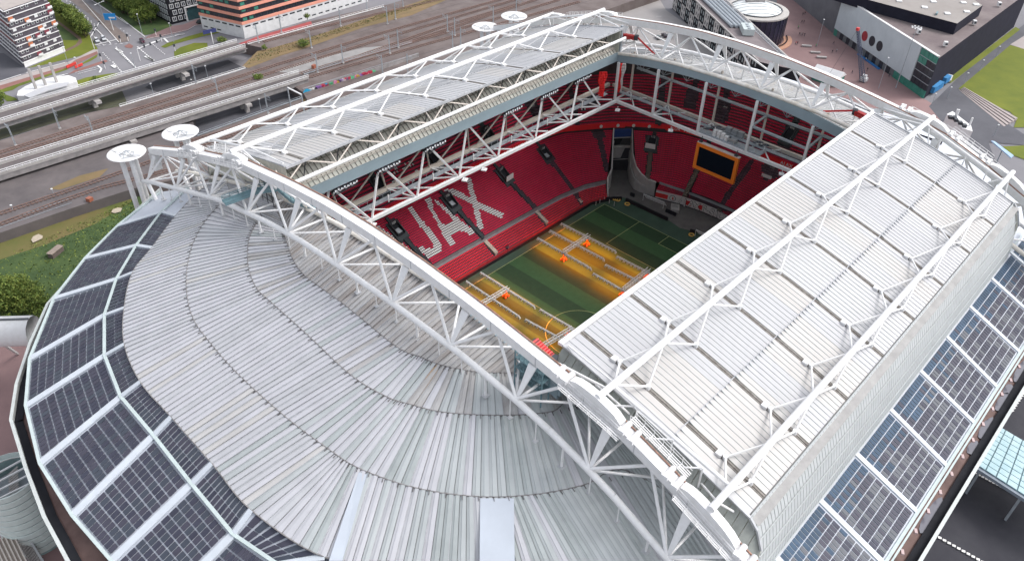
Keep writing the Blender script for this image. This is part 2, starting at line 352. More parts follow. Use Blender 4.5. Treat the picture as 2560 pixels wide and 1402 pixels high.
for A, z0, z1, o in ((L0, 0, 1.9, 0),): 
    for a, b in zip(A, A[1:]): m.bar((a[0], a[1]-.1, .6), (b[0], b[1]-.1, .6), .18, 1.2)
obj('front_wall', m, mat('front_wall_red', (.45, .03, .04), .7, .2, .5), st)
m = MB()
for a, b in zip(L0, L0[1:]): m.bar((a[0], a[1]-1.0, .45), (b[0], b[1]-1.0, .45), .22, .9)
obj('advert_board', m, BLACK, st)
STB = mat('stair_beige', (.50, .42, .36), .8, .15, 1)
for v in VL:
    m = MB(); aisle_steps(m, v[0], v[1], 1.05, 44, .16); obj('aisle', m, AISLE, st)
    m = MB(); c = v[0]; aisle_steps(m, (c[0], c[1], c[2]), (c[0]-(v[1][0]-c[0])*.35, min(58.2, c[1]+8), min(15, c[2]+5.2)), 1.1, 12); obj('aisle', m, AISLE, st)
for q in VL[:4]:
    m = MB(); x = q[1][0]; aisle_steps(m, (x+.6, 38.2, 1.5), (x, 42.4, 4.0), 1.3, 10, .3); obj('stair', m, STB, st)
for v, nm in zip(VL, ('425', '426', '427', '428', '429')):
    dx, dy = v[0][0]-v[1][0], v[0][1]-v[1][1]; vomitory(st, v[0], (dx*.6, dy), v[2], nm.replace('4', '1', 1))
m = MB(); edge = [(57.9, 37.9), (62, 39.5), (66.5, 43.2), (70.4, 46.4)]; ez = [0, .12, .5, 1]
for i in range(3):
    a, b = edge[i], edge[i+1]; za, zb = 5+10*ez[i], 5+10*ez[i+1]
    m.hexa([(a[0], a[1], 0), (a[0]+.3, a[1]-.3, 0), (b[0]+.3, b[1]-.3, 0), (b[0], b[1], 0)], [(a[0], a[1], za+.8), (a[0]+.3, a[1]-.3, za+.8), (b[0]+.3, b[1]-.3, zb+.8), (b[0], b[1], zb+.8)])
m.hexa([(55.2, 35.2, 0), (55.5, 34.9, 0), (58.2, 37.6, 0), (57.9, 37.9, 0)], [(55.2, 35.2, 2.2), (55.5, 34.9, 2.2), (58.2, 37.6, 5.8), (57.9, 37.9, 5.8)])
CONCL = mat('pale_concrete_wall', (.40, .39, .38), .8, .12, .5)
obj('side_wall', m, CONCL, st)

# lower stand behind the goal
sg = thing('lower_stand', 'lower red seating stand behind the goal with a painted banner wall AJAX F-SIDE', 'seating stand', (76, 0, 0))
G1 = [(68.62,25.49,5), (70.5, 18), (72.2, 8), (72.0, -6), (72, -40)]
G2 = [(75.2, 41.5), (84.5, 29), (88, 14), (88.6, -8), (88.6, -40)]
G1m = [(66.46,32.83,6.5), (72.8, 22), (74.4, 9), (74.2, -6), (74.2, -40)]
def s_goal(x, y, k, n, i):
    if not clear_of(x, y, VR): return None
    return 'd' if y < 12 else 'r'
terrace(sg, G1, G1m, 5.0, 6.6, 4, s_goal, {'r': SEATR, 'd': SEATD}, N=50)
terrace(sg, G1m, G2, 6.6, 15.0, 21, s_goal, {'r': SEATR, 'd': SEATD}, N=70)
F0 = [(66.95,24.68,3), (69.95,16.4,3), (71.13,10.02,3), (71.4,3.56,3), (67.8, -12), (68, -40)]
F1 = [(68.6,24.87,4.6), (70.0, 16.5), (70.8, 8), (71.2, 0), (71.2, -12), (71.2, -40)]
terrace(sg, F0, F1, 3.0, 4.6, 4, s_goal, {'r': SEATR, 'd': SEATD}, N=50)
m = MB(); m.strip([(p[0], p[1], 4.6) for p in F1], [(p[0], p[1], 4.6) for p in (G1[0], G1[1], G1[2], G1[3], (72, -12), G1[4])])
for a, b in zip(F1, F1[1:]): m.bar((a[0], a[1], 5.1), (b[0], b[1], 5.1), .12, .7)
obj('walkway', m, GREYST, sg)
STD = mat('stair_dark', (.13, .11, .09), .8, .2, 1)
for v in VR[:3]: m = MB(); aisle_steps(m, v[0], v[1], 1.3, 30); obj('stair', m, STD, sg)
m = MB(); aisle_steps(m, (86.52,4.22,9), (86.12,-3.09,9), 1.1, 2, .5); obj('aisle', m, AISLE, sg)
m = MB(); c = VR[0][0]; aisle_steps(m, c, (c[0]+3.5, c[1]+1.5, 15), 1.3, 8); obj('aisle', m, AISLE, sg)
vomitory(sg, VR[0][0], (1, .45), 2, '112'); vomitory(sg, VR[3][0], (1, .1), 2, '127')
m = MB()  # curved pale concrete side wall of the tunnel
SW = [((76.17,42.47,15), 15.6), ((69.79,36.8,10), 10.6), ((67.16,33.1,7.5), 8.3), ((67.04,30.74,6), 6.8), ((67.59,28.43,5), 5.6), ((68.25,25.67,4.8), 5.3)]
for (a, za), (b, zb) in zip(SW, SW[1:]):
    for q in range(4):
        z0a, z1a = za*q/4, za*(q+1)/4-.06; z0b, z1b = zb*q/4, zb*(q+1)/4-.06; o_ = .25*(q % 2)
        m.hexa([(a[0]-.5-o_, a[1], z0a), (a[0], a[1]+.2, z0a), (b[0], b[1]+.2, z0b), (b[0]-.5-o_, b[1], z0b)], [(a[0]-.5-o_, a[1], z1a), (a[0], a[1]+.2, z1a), (b[0], b[1]+.2, z1b), (b[0]-.5-o_, b[1], z1b)])
obj('side_wall', m, CONCL, sg)
# banner wall
BW = [(67.11,24.67,0), (69.57,17.33,0), (70.98,10,0), (71.42,1.29,0), (66.5, -14, 0), (66.5, -38, 0)]
BT = [(67.11,24.67,0), (69.57,17.33,0), (70.98,10,0), (71.42,1.29,0), (66.5, -14, 0), (66.5, -38, 0)]
m = MB(); BWM = [mat('banner_white', (.62, .60, .58), .7, .08, 1), mat('banner_red', (.60, .03, .03), .7, .1, 1), mat('banner_black', (.03, .03, .035), .7, .1, 1)]
def wallpt(s, z):
    L = [0]
    for a, b in zip(BW, BW[1:]): L.append(L[-1]+(Vector(b)-Vector(a)).length)
    k = 0
    while k < len(L)-2 and L[k+1] < s: k += 1
    p = lerp(BW[k], BW[k+1], (s-L[k])/(L[k+1]-L[k])); d = Vector(BW[k+1])-Vector(BW[k]); return (p[0], p[1], z), d.normalized()
for i in range(24):
    a, _ = wallpt(i*2, 0); b, _ = wallpt(i*2+2, 0)
    m.mi = 0; m.hexa([(a[0], a[1], 0), (a[0]+.4, a[1], 0), (b[0]+.4, b[1], 0), (b[0], b[1], 0)], [(a[0], a[1], 3.15), (a[0]+.4, a[1], 3.15), (b[0]+.4, b[1], 3.15), (b[0], b[1], 3.15)])
    if i < 2 or i in (5, 7): 
        m.mi = 1; m.quad((a[0]-.03, a[1], .7), (b[0]-.03, b[1], .7), (b[0]-.03, b[1], 2.3), (a[0]-.03, a[1], 2.3))
    m.mi = 2; m.quad((a[0]-.02, a[1], 0), (b[0]-.02, b[1], 0), (b[0]-.02, b[1], .3), (a[0]-.02, a[1], .3))
bw = obj('banner_wall', m, BWM, sg)
s_ = 7.6
for ch in "AJAX F-SIDE":
    if ch != ' ':
        p, d = wallpt(s_, .42)
        for off, mm, bd in ((.10, BWM[2], .13), (.20, BWM[0], .035)): text('banner_letter', ch, mm, bw, (p[0]-off, p[1]-.0, p[2]), tuple(d), (0, 0, 1), 3.3, .02, bold=bd)
    s_ += {'J': 1.35, 'I': .95, '-': 1.1, ' ': 1.0}.get(ch, 1.85)
p, d = wallpt(5.6, 1.5); m = MB()      # round club emblem disc on the banner
for rr, mi_, of in ((1.05, 2, .06), (.9, 0, .09)):
    m.mi = mi_; m.poly([(p[0]-of+d.x*rr*math.cos(t*.3927), p[1]+d.y*rr*math.cos(t*.3927), 1.6+rr*math.sin(t*.3927)) for t in range(16)])
m.mi = 1; m.quad((p[0]-.12, p[1]-.45*1, 1.2), (p[0]-.12, p[1]+.3, 1.1), (p[0]-.12, p[1]+.1, 2.1), (p[0]-.12, p[1]-.3, 2.2))
obj('banner_emblem', m, BWM, bw)

# upper ring
su = thing('upper_stand', 'upper red seating ring wrapping the stadium behind the hanging roof trusses', 'seating stand', (0, 66, 17))
U0 = [(-60, 59.2), (0, 59.2), (30, 59.2), (45, 58.9), (57, 56.4), (71, 47), (77.5, 40.5), (84.8, 29.5), (88.4, 14), (88.9, -10), (88.9, -42)]
U1 = [(-60, 73.4), (0, 73.4), (30, 73.4), (47, 73), (63, 69), (81, 57), (89, 48.5), (97.6, 34), (102, 15), (102.4, -10), (102.4, -42)]
VUL = []
for c, k in VU:
    if c[0] > 75: e = (c[0]-3, c[1], c[2]); t2 = (102, c[1]+(4 if c[1] > 0 else 1), 0)
    else: e = (c[0], c[1]-3, c[2]); t2 = (c[0], 73.4, 0)
    VUL.append((c, t2, k))
EXA = [((80.5, 36), (93, 44), 0), ((61.5, 54.5), (69, 66), 0)]
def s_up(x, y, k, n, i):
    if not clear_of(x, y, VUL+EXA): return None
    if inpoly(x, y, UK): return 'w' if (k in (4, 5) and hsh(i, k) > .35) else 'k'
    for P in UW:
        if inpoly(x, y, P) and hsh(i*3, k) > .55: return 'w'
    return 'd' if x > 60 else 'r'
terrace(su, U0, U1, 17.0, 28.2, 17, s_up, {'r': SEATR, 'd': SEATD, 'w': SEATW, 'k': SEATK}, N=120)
for v in VUL+EXA:
    m = MB(); c, t2 = v[0], v[1]
    if c[0] > 75: za = 17+.8*(c[0]-88.5); zb = 28
    else: za = 17+.8*(c[1]-59.2); zb = 28
    if len(c) == 2: za = 17.2
    aisle_steps(m, (c[0], c[1], za), (t2[0], t2[1], zb), 1.9, 14, .15); obj('aisle', m, AISLE, su)
for (c, k), nm in zip(VU, ('410', '411', '412', '413', '414', '415', '416')):
    vomitory(su, c, (1, 0) if c[0] > 75 else (0, 1), k, nm, .8)
# back wall + front red banner ring with its lettering
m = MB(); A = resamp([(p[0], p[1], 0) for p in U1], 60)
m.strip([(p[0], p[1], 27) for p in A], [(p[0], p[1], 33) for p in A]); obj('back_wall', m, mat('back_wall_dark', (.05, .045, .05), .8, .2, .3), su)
m = MB(); A = resamp([(p[0], p[1], 0) for p in U0], 120)
for a, b in zip(A, A[1:]): m.hexa([(a[0], a[1], 15.5), (a[0], a[1]+.3, 15.5), (b[0], b[1]+.3, 15.5), (b[0], b[1], 15.5)], [(a[0], a[1], 17.3), (a[0], a[1]+.3, 17.3), (b[0], b[1]+.3, 17.3), (b[0], b[1], 17.3)])
bn = obj('banner_ring', m, BAND, su)
def ringtext(txt, s0, size, z, adv=.72):
    P = U0; L = [0]
    for a, b in zip(P, P[1:]): L.append(L[-1]+math.hypot(b[0]-a[0], b[1]-a[1]))
    s = s0
    for ch in txt:
        if ch != ' ':
            k = 0
            while k < len(L)-2 and L[k+1] < s: k += 1
            t = (s-L[k])/(L[k+1]-L[k]); a, b = P[k], P[k+1]; d = Vector((b[0]-a[0], b[1]-a[1], 0)).normalized(); n = Vector((d.y, -d.x, 0))
            text('banner_letter', ch, WHITE, bn, (a[0]+(b[0]-a[0])*t+n.x*.12, a[1]+(b[1]-a[1])*t+n.y*.12, z), tuple(d), (0, 0, 1), size, .03, bold=.03)
        s += size*(adv if ch not in 'IJ.' else .5)
BT_ = 0
ringtext("AMSTERDAMSCHE FOOTBALL CLUB AJAX", 33.5, 1.25, 15.95, .78)
ringtext("SINDS 18 MAART 1900", 67, 1.25, 15.95, .78)
ringtext("LANDSKAMPIOEN", 92, 1.25, 15.95, .78)
ringtext("EUROPA CUP II  'T", 153.2, 1.35, 15.95, .78)
ringtext("AJAX F!SIDE", 190.5, 1.5, 15.95)
m = MB()
for s in (121, 126, 131, 136):
    P = resamp([(p[0], p[1], 0) for p in U0], 400); i = int(s/212*399); c = P[i]
    m.tube((c[0]-.1, c[1]-.12, 16.4), (c[0]-.2, c[1]-.3, 16.4), .55, 10)
obj('badge_disc', m, WHITE, bn)
# concourse storey between the rings and under the lower stand top
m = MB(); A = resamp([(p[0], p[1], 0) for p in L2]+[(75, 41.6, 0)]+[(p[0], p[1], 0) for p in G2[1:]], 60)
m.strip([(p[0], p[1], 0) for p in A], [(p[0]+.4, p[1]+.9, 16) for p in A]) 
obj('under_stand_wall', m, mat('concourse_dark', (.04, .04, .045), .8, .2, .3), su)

# corner tunnel between the stands
ct = thing('corner_tunnel', 'tall corner tunnel of concrete floors and glass between the two red stands', 'tunnel', (72, 44, 0))
tc = Vector((72.9, 44.2, 0)); du = Vector((.62, .78, 0)).normalized(); dv = Vector((.78, -.62, 0))
def tb(mb, u0, u1, v0, v1, z0, z1):
    P = lambda u, v, z: tuple(tc+du*u+dv*v+Vector((0, 0, z)))
    mb.hexa([P(u0, v0, z0), P(u1, v0, z0), P(u1, v1, z0), P(u0, v1, z0)], [P(u0, v0, z1), P(u1, v0, z1), P(u1, v1, z1), P(u0, v1, z1)])
m = MB(); tb(m, 0, .5, -3.2, 3.2, 4.6, 8.6); tb(m, -.6, 1, -3.3, 3.3, 8.6, 9.3); obj('concrete_panel', m, CONC, ct)
m = MB(); tb(m, .4, .6, -3.2, 3.2, 9.3, 15); tb(m, 1.2, 1.5, -3.2, 3.2, 0, 4.6); obj('dark_glazing', m, mat('dark_glass', (.015, .018, .022), .2, .1, 1), ct)
m = MB(); tb(m, -.3, .4, -3.1, 3.1, 12.6, 15.2); obj('blue_panel', m, mat('blue_panel', (.02, .05, .18), .5, .15, .8), ct)
m = MB(); tb(m, -.2, .5, -3.3, 3.3, 12.1, 12.5); tb(m, -.5, -.4, -3.1, -2.6, 9.3, 11.4); tb(m, -1, -.9, -3.2, 3.2, 4.5, 4.7); obj('ledge', m, CONC, ct)

# ================================================================ FIXED ROOF (near end built from measured contour rings)
roof = thing('stadium_roof', 'huge domed stadium roof of ribbed grey sheets ringed by dark solar panels', 'stadium roof', (0, 0, 29))
cIN = [(-58.01,70.96,36.5), (-66.99,65.19,36.5), (-76.41,57.46,36.5), (-83.11,52.12,36.5), (-89.22,42.74,36.5), (-93.77,32.96,36.5), (-96.09,21.97,36.5), (-96.25,10.83,36.5), (-96.41,-2.42,36.5), (-96.72,-14.1,36.5), (-93.74,-28.1,36.5), (-87,-36,36.5), (-80,-46,36.5), (-71,-56,36.5), (-65,-62,36), (-60,-68,35.4)]
cR1 = [(-57.23,57.28,41), (-62.05,54.79,41), (-68.5,49.88,41), (-74.17,43.51,41), (-79.43,35.11,41), (-83.15,26.12,41), (-84.41,18.11,41), (-85.08,7.47,41), (-84.86,-5.95,41), (-83.85,-16.67,41), (-82.83,-22.56,41), (-79.27,-31.01,41), (-73.85,-38.66,41), (-67.92,-44.09,41), (-61.83,-47.99,41), (-55.29,-51.04,41)]
cR2 = [(-59.38,39.86,44.5), (-61.91,37.87,45), (-64.18,35.56,45.3), (-66.68,32.7,45.5), (-70.78,25.99,45.5), (-73.13,19.34,45.5), (-73.44,13.83,45.5), (-73.8,3.72,45.5), (-74.44,-10.02,45.5), (-73.45,-17.58,45.5), (-72.03,-21.12,45.5), (-69.68,-25.79,45.5), (-65.57,-30.58,45.3), (-61.28,-34.53,45), (-57,-37.27,44.5), (-52.44,-39.11,44)]
cR3 = [(-58.81,32.21,45.5), (-60.39,29.8,46.5), (-61.38,27.87,47), (-62.47,25.54,47.5), (-64.93,19.91,47.8), (-66.32,15,48), (-66.56,11.33,48), (-66.39,1.44,48), (-66.77,-12.18,48), (-65.62,-16.72,48), (-64.74,-19.89,48), (-63.36,-22.64,48), (-60.93,-26.04,47.8), (-57.3,-28.97,47.3), (-53.77,-30.89,46.5), (-49.59,-32.39,45.5)]
cR4 = []
for a, b in zip(cR3, cR2):
    y = a[1]*1.02; cR4.append((-54.8, y, 51.3-.0026*y*y if abs(y) < 44 else 50.3-.0022*y*y))
cMID = [(-58.03,77.49,34.5), (-67.35,72.05,34.5), (-77.39,63.52,34.5), (-85.58,55.2,34.5), (-92.16,45.97,34.5), (-97.03,35.05,34.5), (-99.54,23.21,34.5), (-99.65,11.16,34.5), (-100.09,-2,34.5), (-100.29,-14.4,34.5), (-98.5,-23,34.5), (-93,-37,34.5), (-84,-51,34.5), (-73,-63,34.5), (-62,-70,34.5), (-48,-72.6,34.5)]
cOUT = [(-60.2,88.83,29.5), (-74.57,81.68,29.5), (-85.35,74.31,29.5), (-95.7,65.09,29.5), (-106.08,50.2,29.5), (-111.17,38.38,29.5), (-114.42,23.64,29.5), (-114.86,9.86,29.5), (-114.08,-2,29.5), (-113.28,-14.12,29.5), (-114,-28,29.5), (-107,-46,29.5), (-95,-62,29.5), (-80,-75,29.5), (-66,-82,29.5), (-48,-84.3,29.5)]
cPAR = [(-59.04,93.27,27.5), (-68.56,87.62,27.5), (-79.87,80.46,27.5), (-87.65,74.32,27.5), (-96.88,67.08,27.5), (-104.19,57.12,27.5), (-110.08,47.64,27.5), (-114.07,39.18,27.5), (-116.27,26.47,27.5), (-117.88,14.8,27.5), (-118.48,4.25,27.5), (-119.05,-6.67,27.5), (-117,-30,27.5), (-110,-50,27.5), (-97,-67,27.5), (-82,-80,27.5), (-68,-86.5,27.5), (-48,-88.2,27.5)]

def dense(P, m=6):
    out = []
    n = len(P)
    for i in range(n-1):
        p0, p1, p2, p3 = P[max(i-1, 0)], P[i], P[i+1], P[min(i+2, n-1)]
        for q in range(m):
            t = q/m
            out.append(tuple(.5*((2*p1[k])+(-p0[k]+p2[k])*t+(2*p0[k]-5*p1[k]+4*p2[k]-p3[k])*t*t+(-p0[k]+3*p1[k]-3*p2[k]+p3[k])*t**3) for k in range(3)))
    out.append(P[-1]); return out
def at(P, s):                              # P at fractional index s
    i = min(int(s), len(P)-2); return lerp(P[i], P[i+1], s-i)

def band_sheets(A, B, s0, s1, wid, flip=False, base_off=-.12):
    """cut the band between curve A (outer, low) and B (inner, high) into narrow sheets; returns list of quads with param"""
    DA, DB = dense(A, 8), dense(B, 8); out = []; s = s0*8; end = s1*8
    while s < end-1e-6:
        a = at(DA, s); b = at(DB, s)
        # advance so that the mean width equals wid
        step = .02
        e = s
        while e < end:
            e = min(end, e+step); m_ = ((Vector(at(DA, e))-Vector(a)).length+(Vector(at(DB, e))-Vector(b)).length)/2
            if m_ >= wid: break
        out.append((a, at(DA, e), at(DB, e), b, s/8)); s = e
    return out
def slab(mb, a, b, c, d, th, inset=.03, lift=0):
    a, b, c, d = map(Vector, (a, b, c, d)); n = (b-a).cross(d-a).normalized()
    if n.z < 0: n = -n
    ia = (b-a)*0; w = (b-a).length; w2 = (c-d).length
    e1 = (b-a).normalized()*min(inset, w*.2); e2 = (c-d).normalized()*min(inset, w2*.2) if w2 > 1e-6 else Vector()
    P = [a+e1, b-e1, c-e2, d+e2]; P = [p+n*lift for p in P]
    mb.hexa([tuple(p-n*th) for p in P], [tuple(p) for p in P])
def slab2(mb, a, b, c, d, th=.06, hi=.17):
    # ribbed sheet: a sloping flank and a raised flat pan
    a, b, c, d = map(Vector, (a, b, c, d)); n = (b-a).cross(d-a).normalized()
    if n.z < 0: n = -n
    L = lambda p, q, t: p+(q-p)*t
    A = [L(a, b, .04), L(a, b, .38), L(a, b, .42), L(a, b, .97)]; D = [L(d, c, .04), L(d, c, .38), L(d, c, .42), L(d, c, .97)]
    Hh = [0, hi*.55, hi, hi]; k = len(mb.v)
    for P in (A, D):
        for q, h in zip(P, Hh): mb.v.append(tuple(q+n*h))
    mb.v += [tuple(A[3]-n*th), tuple(D[3]-n*th), tuple(A[0]-n*th), tuple(D[0]-n*th)]
    for i in range(3): mb.f.append((k+i, k+i+1, k+5+i, k+4+i)); mb.m.append(mb.mi)
    mb.f.append((k+3, k+8, k+9, k+7)); mb.m.append(mb.mi); mb.f.append((k, k+4, k+11, k+10)); mb.m.append(mb.mi)
    mb.f.append((k+10, k, k+1, k+2, k+3, k+8)); mb.m.append(mb.mi); mb.f.append((k+4, k+11, k+9, k+7, k+6, k+5)); mb.m.append(mb.mi); mb.f.append((k+8, k+10, k+11, k+9)); mb.m.append(mb.mi)
def sheet_mat(i, s, ring, mirror=False):
    h = hsh(i*1.7, ring*3.1)
    if mirror: return 0 if h < .5 else (1 if h < .85 else 2)
    if ring == 3: return 7 if h < .35 else 6
    if ring == 2 and h > .8: return 6
    g = max(0, min(1, (s-9.0)/4.0))        # greener, older sheets towards the far corner of the end
    if ring >= 2: g = max(g, .25)
    if h < .006 and ring == 0: return 5
    if hsh(i, ring+7) < g*.85: return 3 if h < .6 else 4
    return 0 if h < .58 else (1 if h < .93 else 2)
EXT0 = [(-53.8, 72.0, 36.5), (-53.8, 66, 41.0), (-53.8, 56, 44.6), (-53.8, 47, 46.5), (-53.8, 45, 46.6)]
EXT1 = [(-53.8, -72.6, 35.0), (-53.8, -66, 40.5), (-53.8, -57, 44.0), (-53.8, -47, 46.0), (-53.6, -45, 46.2)]
rIN, rR1, rR2, rR3, rR4 = [[EXT0[i]]+list(P)+[EXT1[i]] for i, P in enumerate((cIN, cR1, cR2, cR3, cR4))]
RINGS = [(rIN, rR1, 1.12), (rR1, rR2, 1.08), (rR2, rR3, 1.05), (rR3, rR4, 1.0)]
bigs = []; small = MB(); seams = MB(); seamd = MB(); base = MB()
for r, (A, B, wd) in enumerate(RINGS):
    q = band_sheets(A, B, 0, len(A)-1, wd)
    for i, (a, b, c, d, s) in enumerate(q):
        if hsh(i*.37, r*5+1) < .16 and i % 3: 
            pass
        area = ((Vector(a)-Vector((-121, -87, 134))).length)
        bigs.append((area, r, i, s, a, b, c, d))
        # standing seam
        n_ = Vector((0, 0, 1)); 
        (seams if i % 2 else seams).hexa([tuple(Vector(a)+Vector(o_)) for o_ in ((-.035, -.035, 0), (.035, -.035, 0), (.035, .035, 0), (-.035, .035, 0))], [tuple(Vector(a)+Vector(o_)) for o_ in ((-.03, -.03, .15), (.03, -.03, .15), (.03, .03, .15), (-.03, .03, .15))]) if False else None
        h_ = .13 if i % 4 else .2
        if i % 3 == 0: seams.bar((a[0], a[1], a[2]+h_/2-.03), (d[0], d[1], d[2]+h_/2-.03), .07, h_+.1)
    DA, DB = dense(A, 8), dense(B, 8)
    base.strip([(p[0], p[1], p[2]-.22) for p in DA], [(p[0], p[1], p[2]-.22) for p in DB])
bigs.sort(key=lambda t: t[0]); keep = bigs[:296]; rest = bigs[296:]
for area, r, i, s, a, b, c, d in keep:
    m = MB(); slab2(m, a, b, c, d); 
    mi = sheet_mat(i, s, r)
    o = obj('roof_sheet', m, SHEET[mi], roof)
m = MB()
for area, r, i, s, a, b, c, d in rest:
    m.mi = sheet_mat(i, s, r); slab2(m, a, b, c, d)
stuff(obj('small_roof_sheets', m, SHEET, roof))
# new pale replacement sheets and the rusty one lie as built sheets of their own colour
m = MB()
for (P0, P1, P2, P3) in [((-74.04,-38.86,41), (-70.63,-42.31,41), (-78.56,-50.23,36.6), (-81.96,-46.76,36.6)), ((-83.27,-22.83,40.9), (-82.67,-24.05,40.9), (-92.45,-30.46,36.8), (-93.76,-29.13,36.8))]:
    slab(m, (P0[0], P0[1], P0[2]+.12), (P1[0], P1[1], P1[2]+.12), (P2[0], P2[1], P2[2]+.12), (P3[0], P3[1], P3[2]+.12), .1, .02)
obj('new_roof_sheet', m, SHEET[5], roof)
m = MB(); P0, P1, P2, P3 = (-65.27,-18.98,48), (-64.53,-20.22,48), (-70.33,-23.06,45.5), (-70.96,-21.74,45.5); slab(m, *[(p[0], p[1], p[2]+.12) for p in (P0, P1, P2, P3)], .1, .02)
obj('rusty_roof_sheet', m, mat('rust_stained_sheet', (.40, .25, .13), .8, col2=(.42, .38, .34), scale=.4, detail=6), roof)
stuff(obj('standing_seams', seams, SEAM, roof))
obj('roof_deck', base, BASEROOF, roof)
m = MB()
for P in (rIN, rR1, rR2, rR3):
    D = dense(P, 8)
    for a, b in zip(D, D[1:]): m.bar((a[0], a[1], a[2]+.10), (b[0], b[1], b[2]+.10), .16, .2)
obj('ring_gutter', m, mat('ring_metal', (.20, .19, .19), .6, .3, .8), roof)
m = MB(); k = 0
for P, Q in ((cR1, cIN), (cR2, cR1), (cR3, cR2)):
    D, E_ = dense(P, 8), dense(Q, 8); T = resamp(D, 120); 
    for i, t in enumerate(T):
        if i % 2 == 0: continue
        j = i/119*(len(D)-1); a = at(D, j); b = at(E_, j); v = (Vector(b)-Vector(a)).normalized()*.7
        m.bar((a[0], a[1], a[2]+.22), (a[0]+v.x, a[1]+v.y, a[2]+.2+v.z*.8), .08, .16)
stuff(obj('snow_guards', m, SEAMD, roof))

# ---- solar belt of the near end
def to_far(p): return (-p[0]*1.01+1.5, p[1], p[2])
cells = []                                   # module quads (dist, corners, material)
def solar_field(o0, o1, i1, i0, ncol, nrow, margin, gu=.05, gv=.05, keyf=None):
    """o0,o1 outer edge, i0,i1 inner edge of a field; modules as thin boxes over a pale frame sheet"""
    o0, o1, i1, i0 = map(Vector, (o0, o1, i1, i0))
    n = (o1-o0).cross(i0-o0).normalized(); n = -n if n.z < 0 else n
    P = lambda u, v: (o0*(1-u)+o1*u)*(1-v)+(i0*(1-u)+i1*u)*v
    w0 = (o1-o0).length; w1 = (i1-i0).length; mu = margin/((w0+w1)/2)
    for r in range(nrow):
        v0 = .03+(r+gv)/nrow*.94; v1 = .03+(r+1-gv)/nrow*.94
        for c in range(ncol):
            u0 = mu+(1-2*mu)*(c+gu)/ncol; u1 = mu+(1-2*mu)*(c+1-gu)/ncol
            C = [P(u0, v0), P(u1, v0), P(u1, v1), P(u0, v1)]; cc = (C[0]+C[2])/2
            cells.append(((cc-Vector((-121, -87, 134))).length, [tuple(q+n*.09) for q in C], [tuple(q+n*.03) for q in C], keyf(c, r) if keyf else int(hsh(c+r*3.3, w0)*3)))
belt = MB()
for k in range(0, 15):
    a, b, c, d, e, f = cOUT[k], cOUT[k+1], cMID[k+1], cMID[k], cIN[k+1], cIN[k]
    dn_ = lambda p: (p[0], p[1], p[2]-.16)
    belt.quad(dn_(a), dn_(b), dn_(c), dn_(d)); belt.quad(dn_(d), dn_(c), dn_(e), dn_(f))
    if 1 <= k <= 13:
        solar_field(a, b, c, d, max(8, int((Vector(b)-Vector(a)).length/1.22)), 9, 1.05, .07, .075)
        solar_field(d, c, e, f, max(7, int((Vector(c)-Vector(d)).length/1.15)), 2, .75, .14, .035)
obj('solar_belt', belt, SOLARF, roof)
# belt beside the near sliding roof (straight side)
SX = [-48, -34.4, -21.7, -8.1, 5.2, 18.3, 31, 44, 57, 70]; SXO = [-48, -33.8, -21, -8.2, 5.2, 17.6, 31, 44, 57, 70]
belt = MB(); trim = MB()
for k in range(9):
    a, b, c, d = (SXO[k], -84.3, 29.5), (SXO[k+1], -84.3, 29.5), (SX[k+1], -72.8, 34.6), (SX[k], -72.8, 34.6)
    belt.quad(a, b, c, d)
    solar_field(a, b, c, d, 14, 8, .75, .09, .055, keyf=lambda c_, r_: 3 if hsh(c_, r_+k) < (0, 0, 0, 0, .04, .25, .7, .97)[r_] else int(hsh(c_+r_*3.3, k)*3))  # inner rows mostly take the glass with the painted blue reflection
    a, b, c, d = (SXO[k], 84.3, 29.5), (SXO[k+1], 84.3, 29.5), (SX[k+1], 72.8, 34.6), (SX[k], 72.8, 34.6)
    belt.quad(a, b, c, d)
obj('solar_belt', belt, SOLARF, roof)
SOLMS = SOLAR+[SOLAR_REFL]
cells.sort(key=lambda t: t[0])
for dist, C, B_, mi in cells[:296]:
    m = MB(); m.hexa(B_, C); obj('solar_panel', m, SOLMS[mi], roof)
m = MB()
for dist, C, B_, mi in cells[296:]: m.mi = mi; m.hexa(B_, C)
stuff(obj('small_solar_panels', m, SOLMS, roof))
# raised walkways / white strips between the fields
m = MB()
for k in range(1, 15):
    for A, B in ((cOUT, cMID), (cMID, cIN)):
        a, b = Vector(A[k]), Vector(B[k]); m.bar(tuple(a+Vector((0, 0, .12))), tuple(b+Vector((0, 0, .12))), 1.25 if A is cOUT else .9, .22)
for k in range(9): m.bar((SXO[k], -84.3, 29.65), (SX[k], -72.8, 34.75), .85, .2)
obj('service_strip', m, mat('pale_strip', (.55, .59, .64), .5, .07, .4), roof)
m = MB()
for P, w_ in ((cOUT, .5), (cMID, .55)):
    for a, b in zip(P, P[1:]): m.bar((a[0], a[1], a[2]+.15), (b[0], b[1], b[2]+.15), w_, .35)
m.bar((-48, -84.5, 29.6), (72, -84.5, 29.6), .5, .35); m.bar((-48, -85.1, 29.2), (72, -85.1, 29.2), .3, .3); m.bar((-48, -72.6, 34.8), (72, -72.6, 34.8), .25, .3)
obj('edge_rail', m, mat('pale_green_edge', (.45, .52, .52), .5, .1, .5), roof)

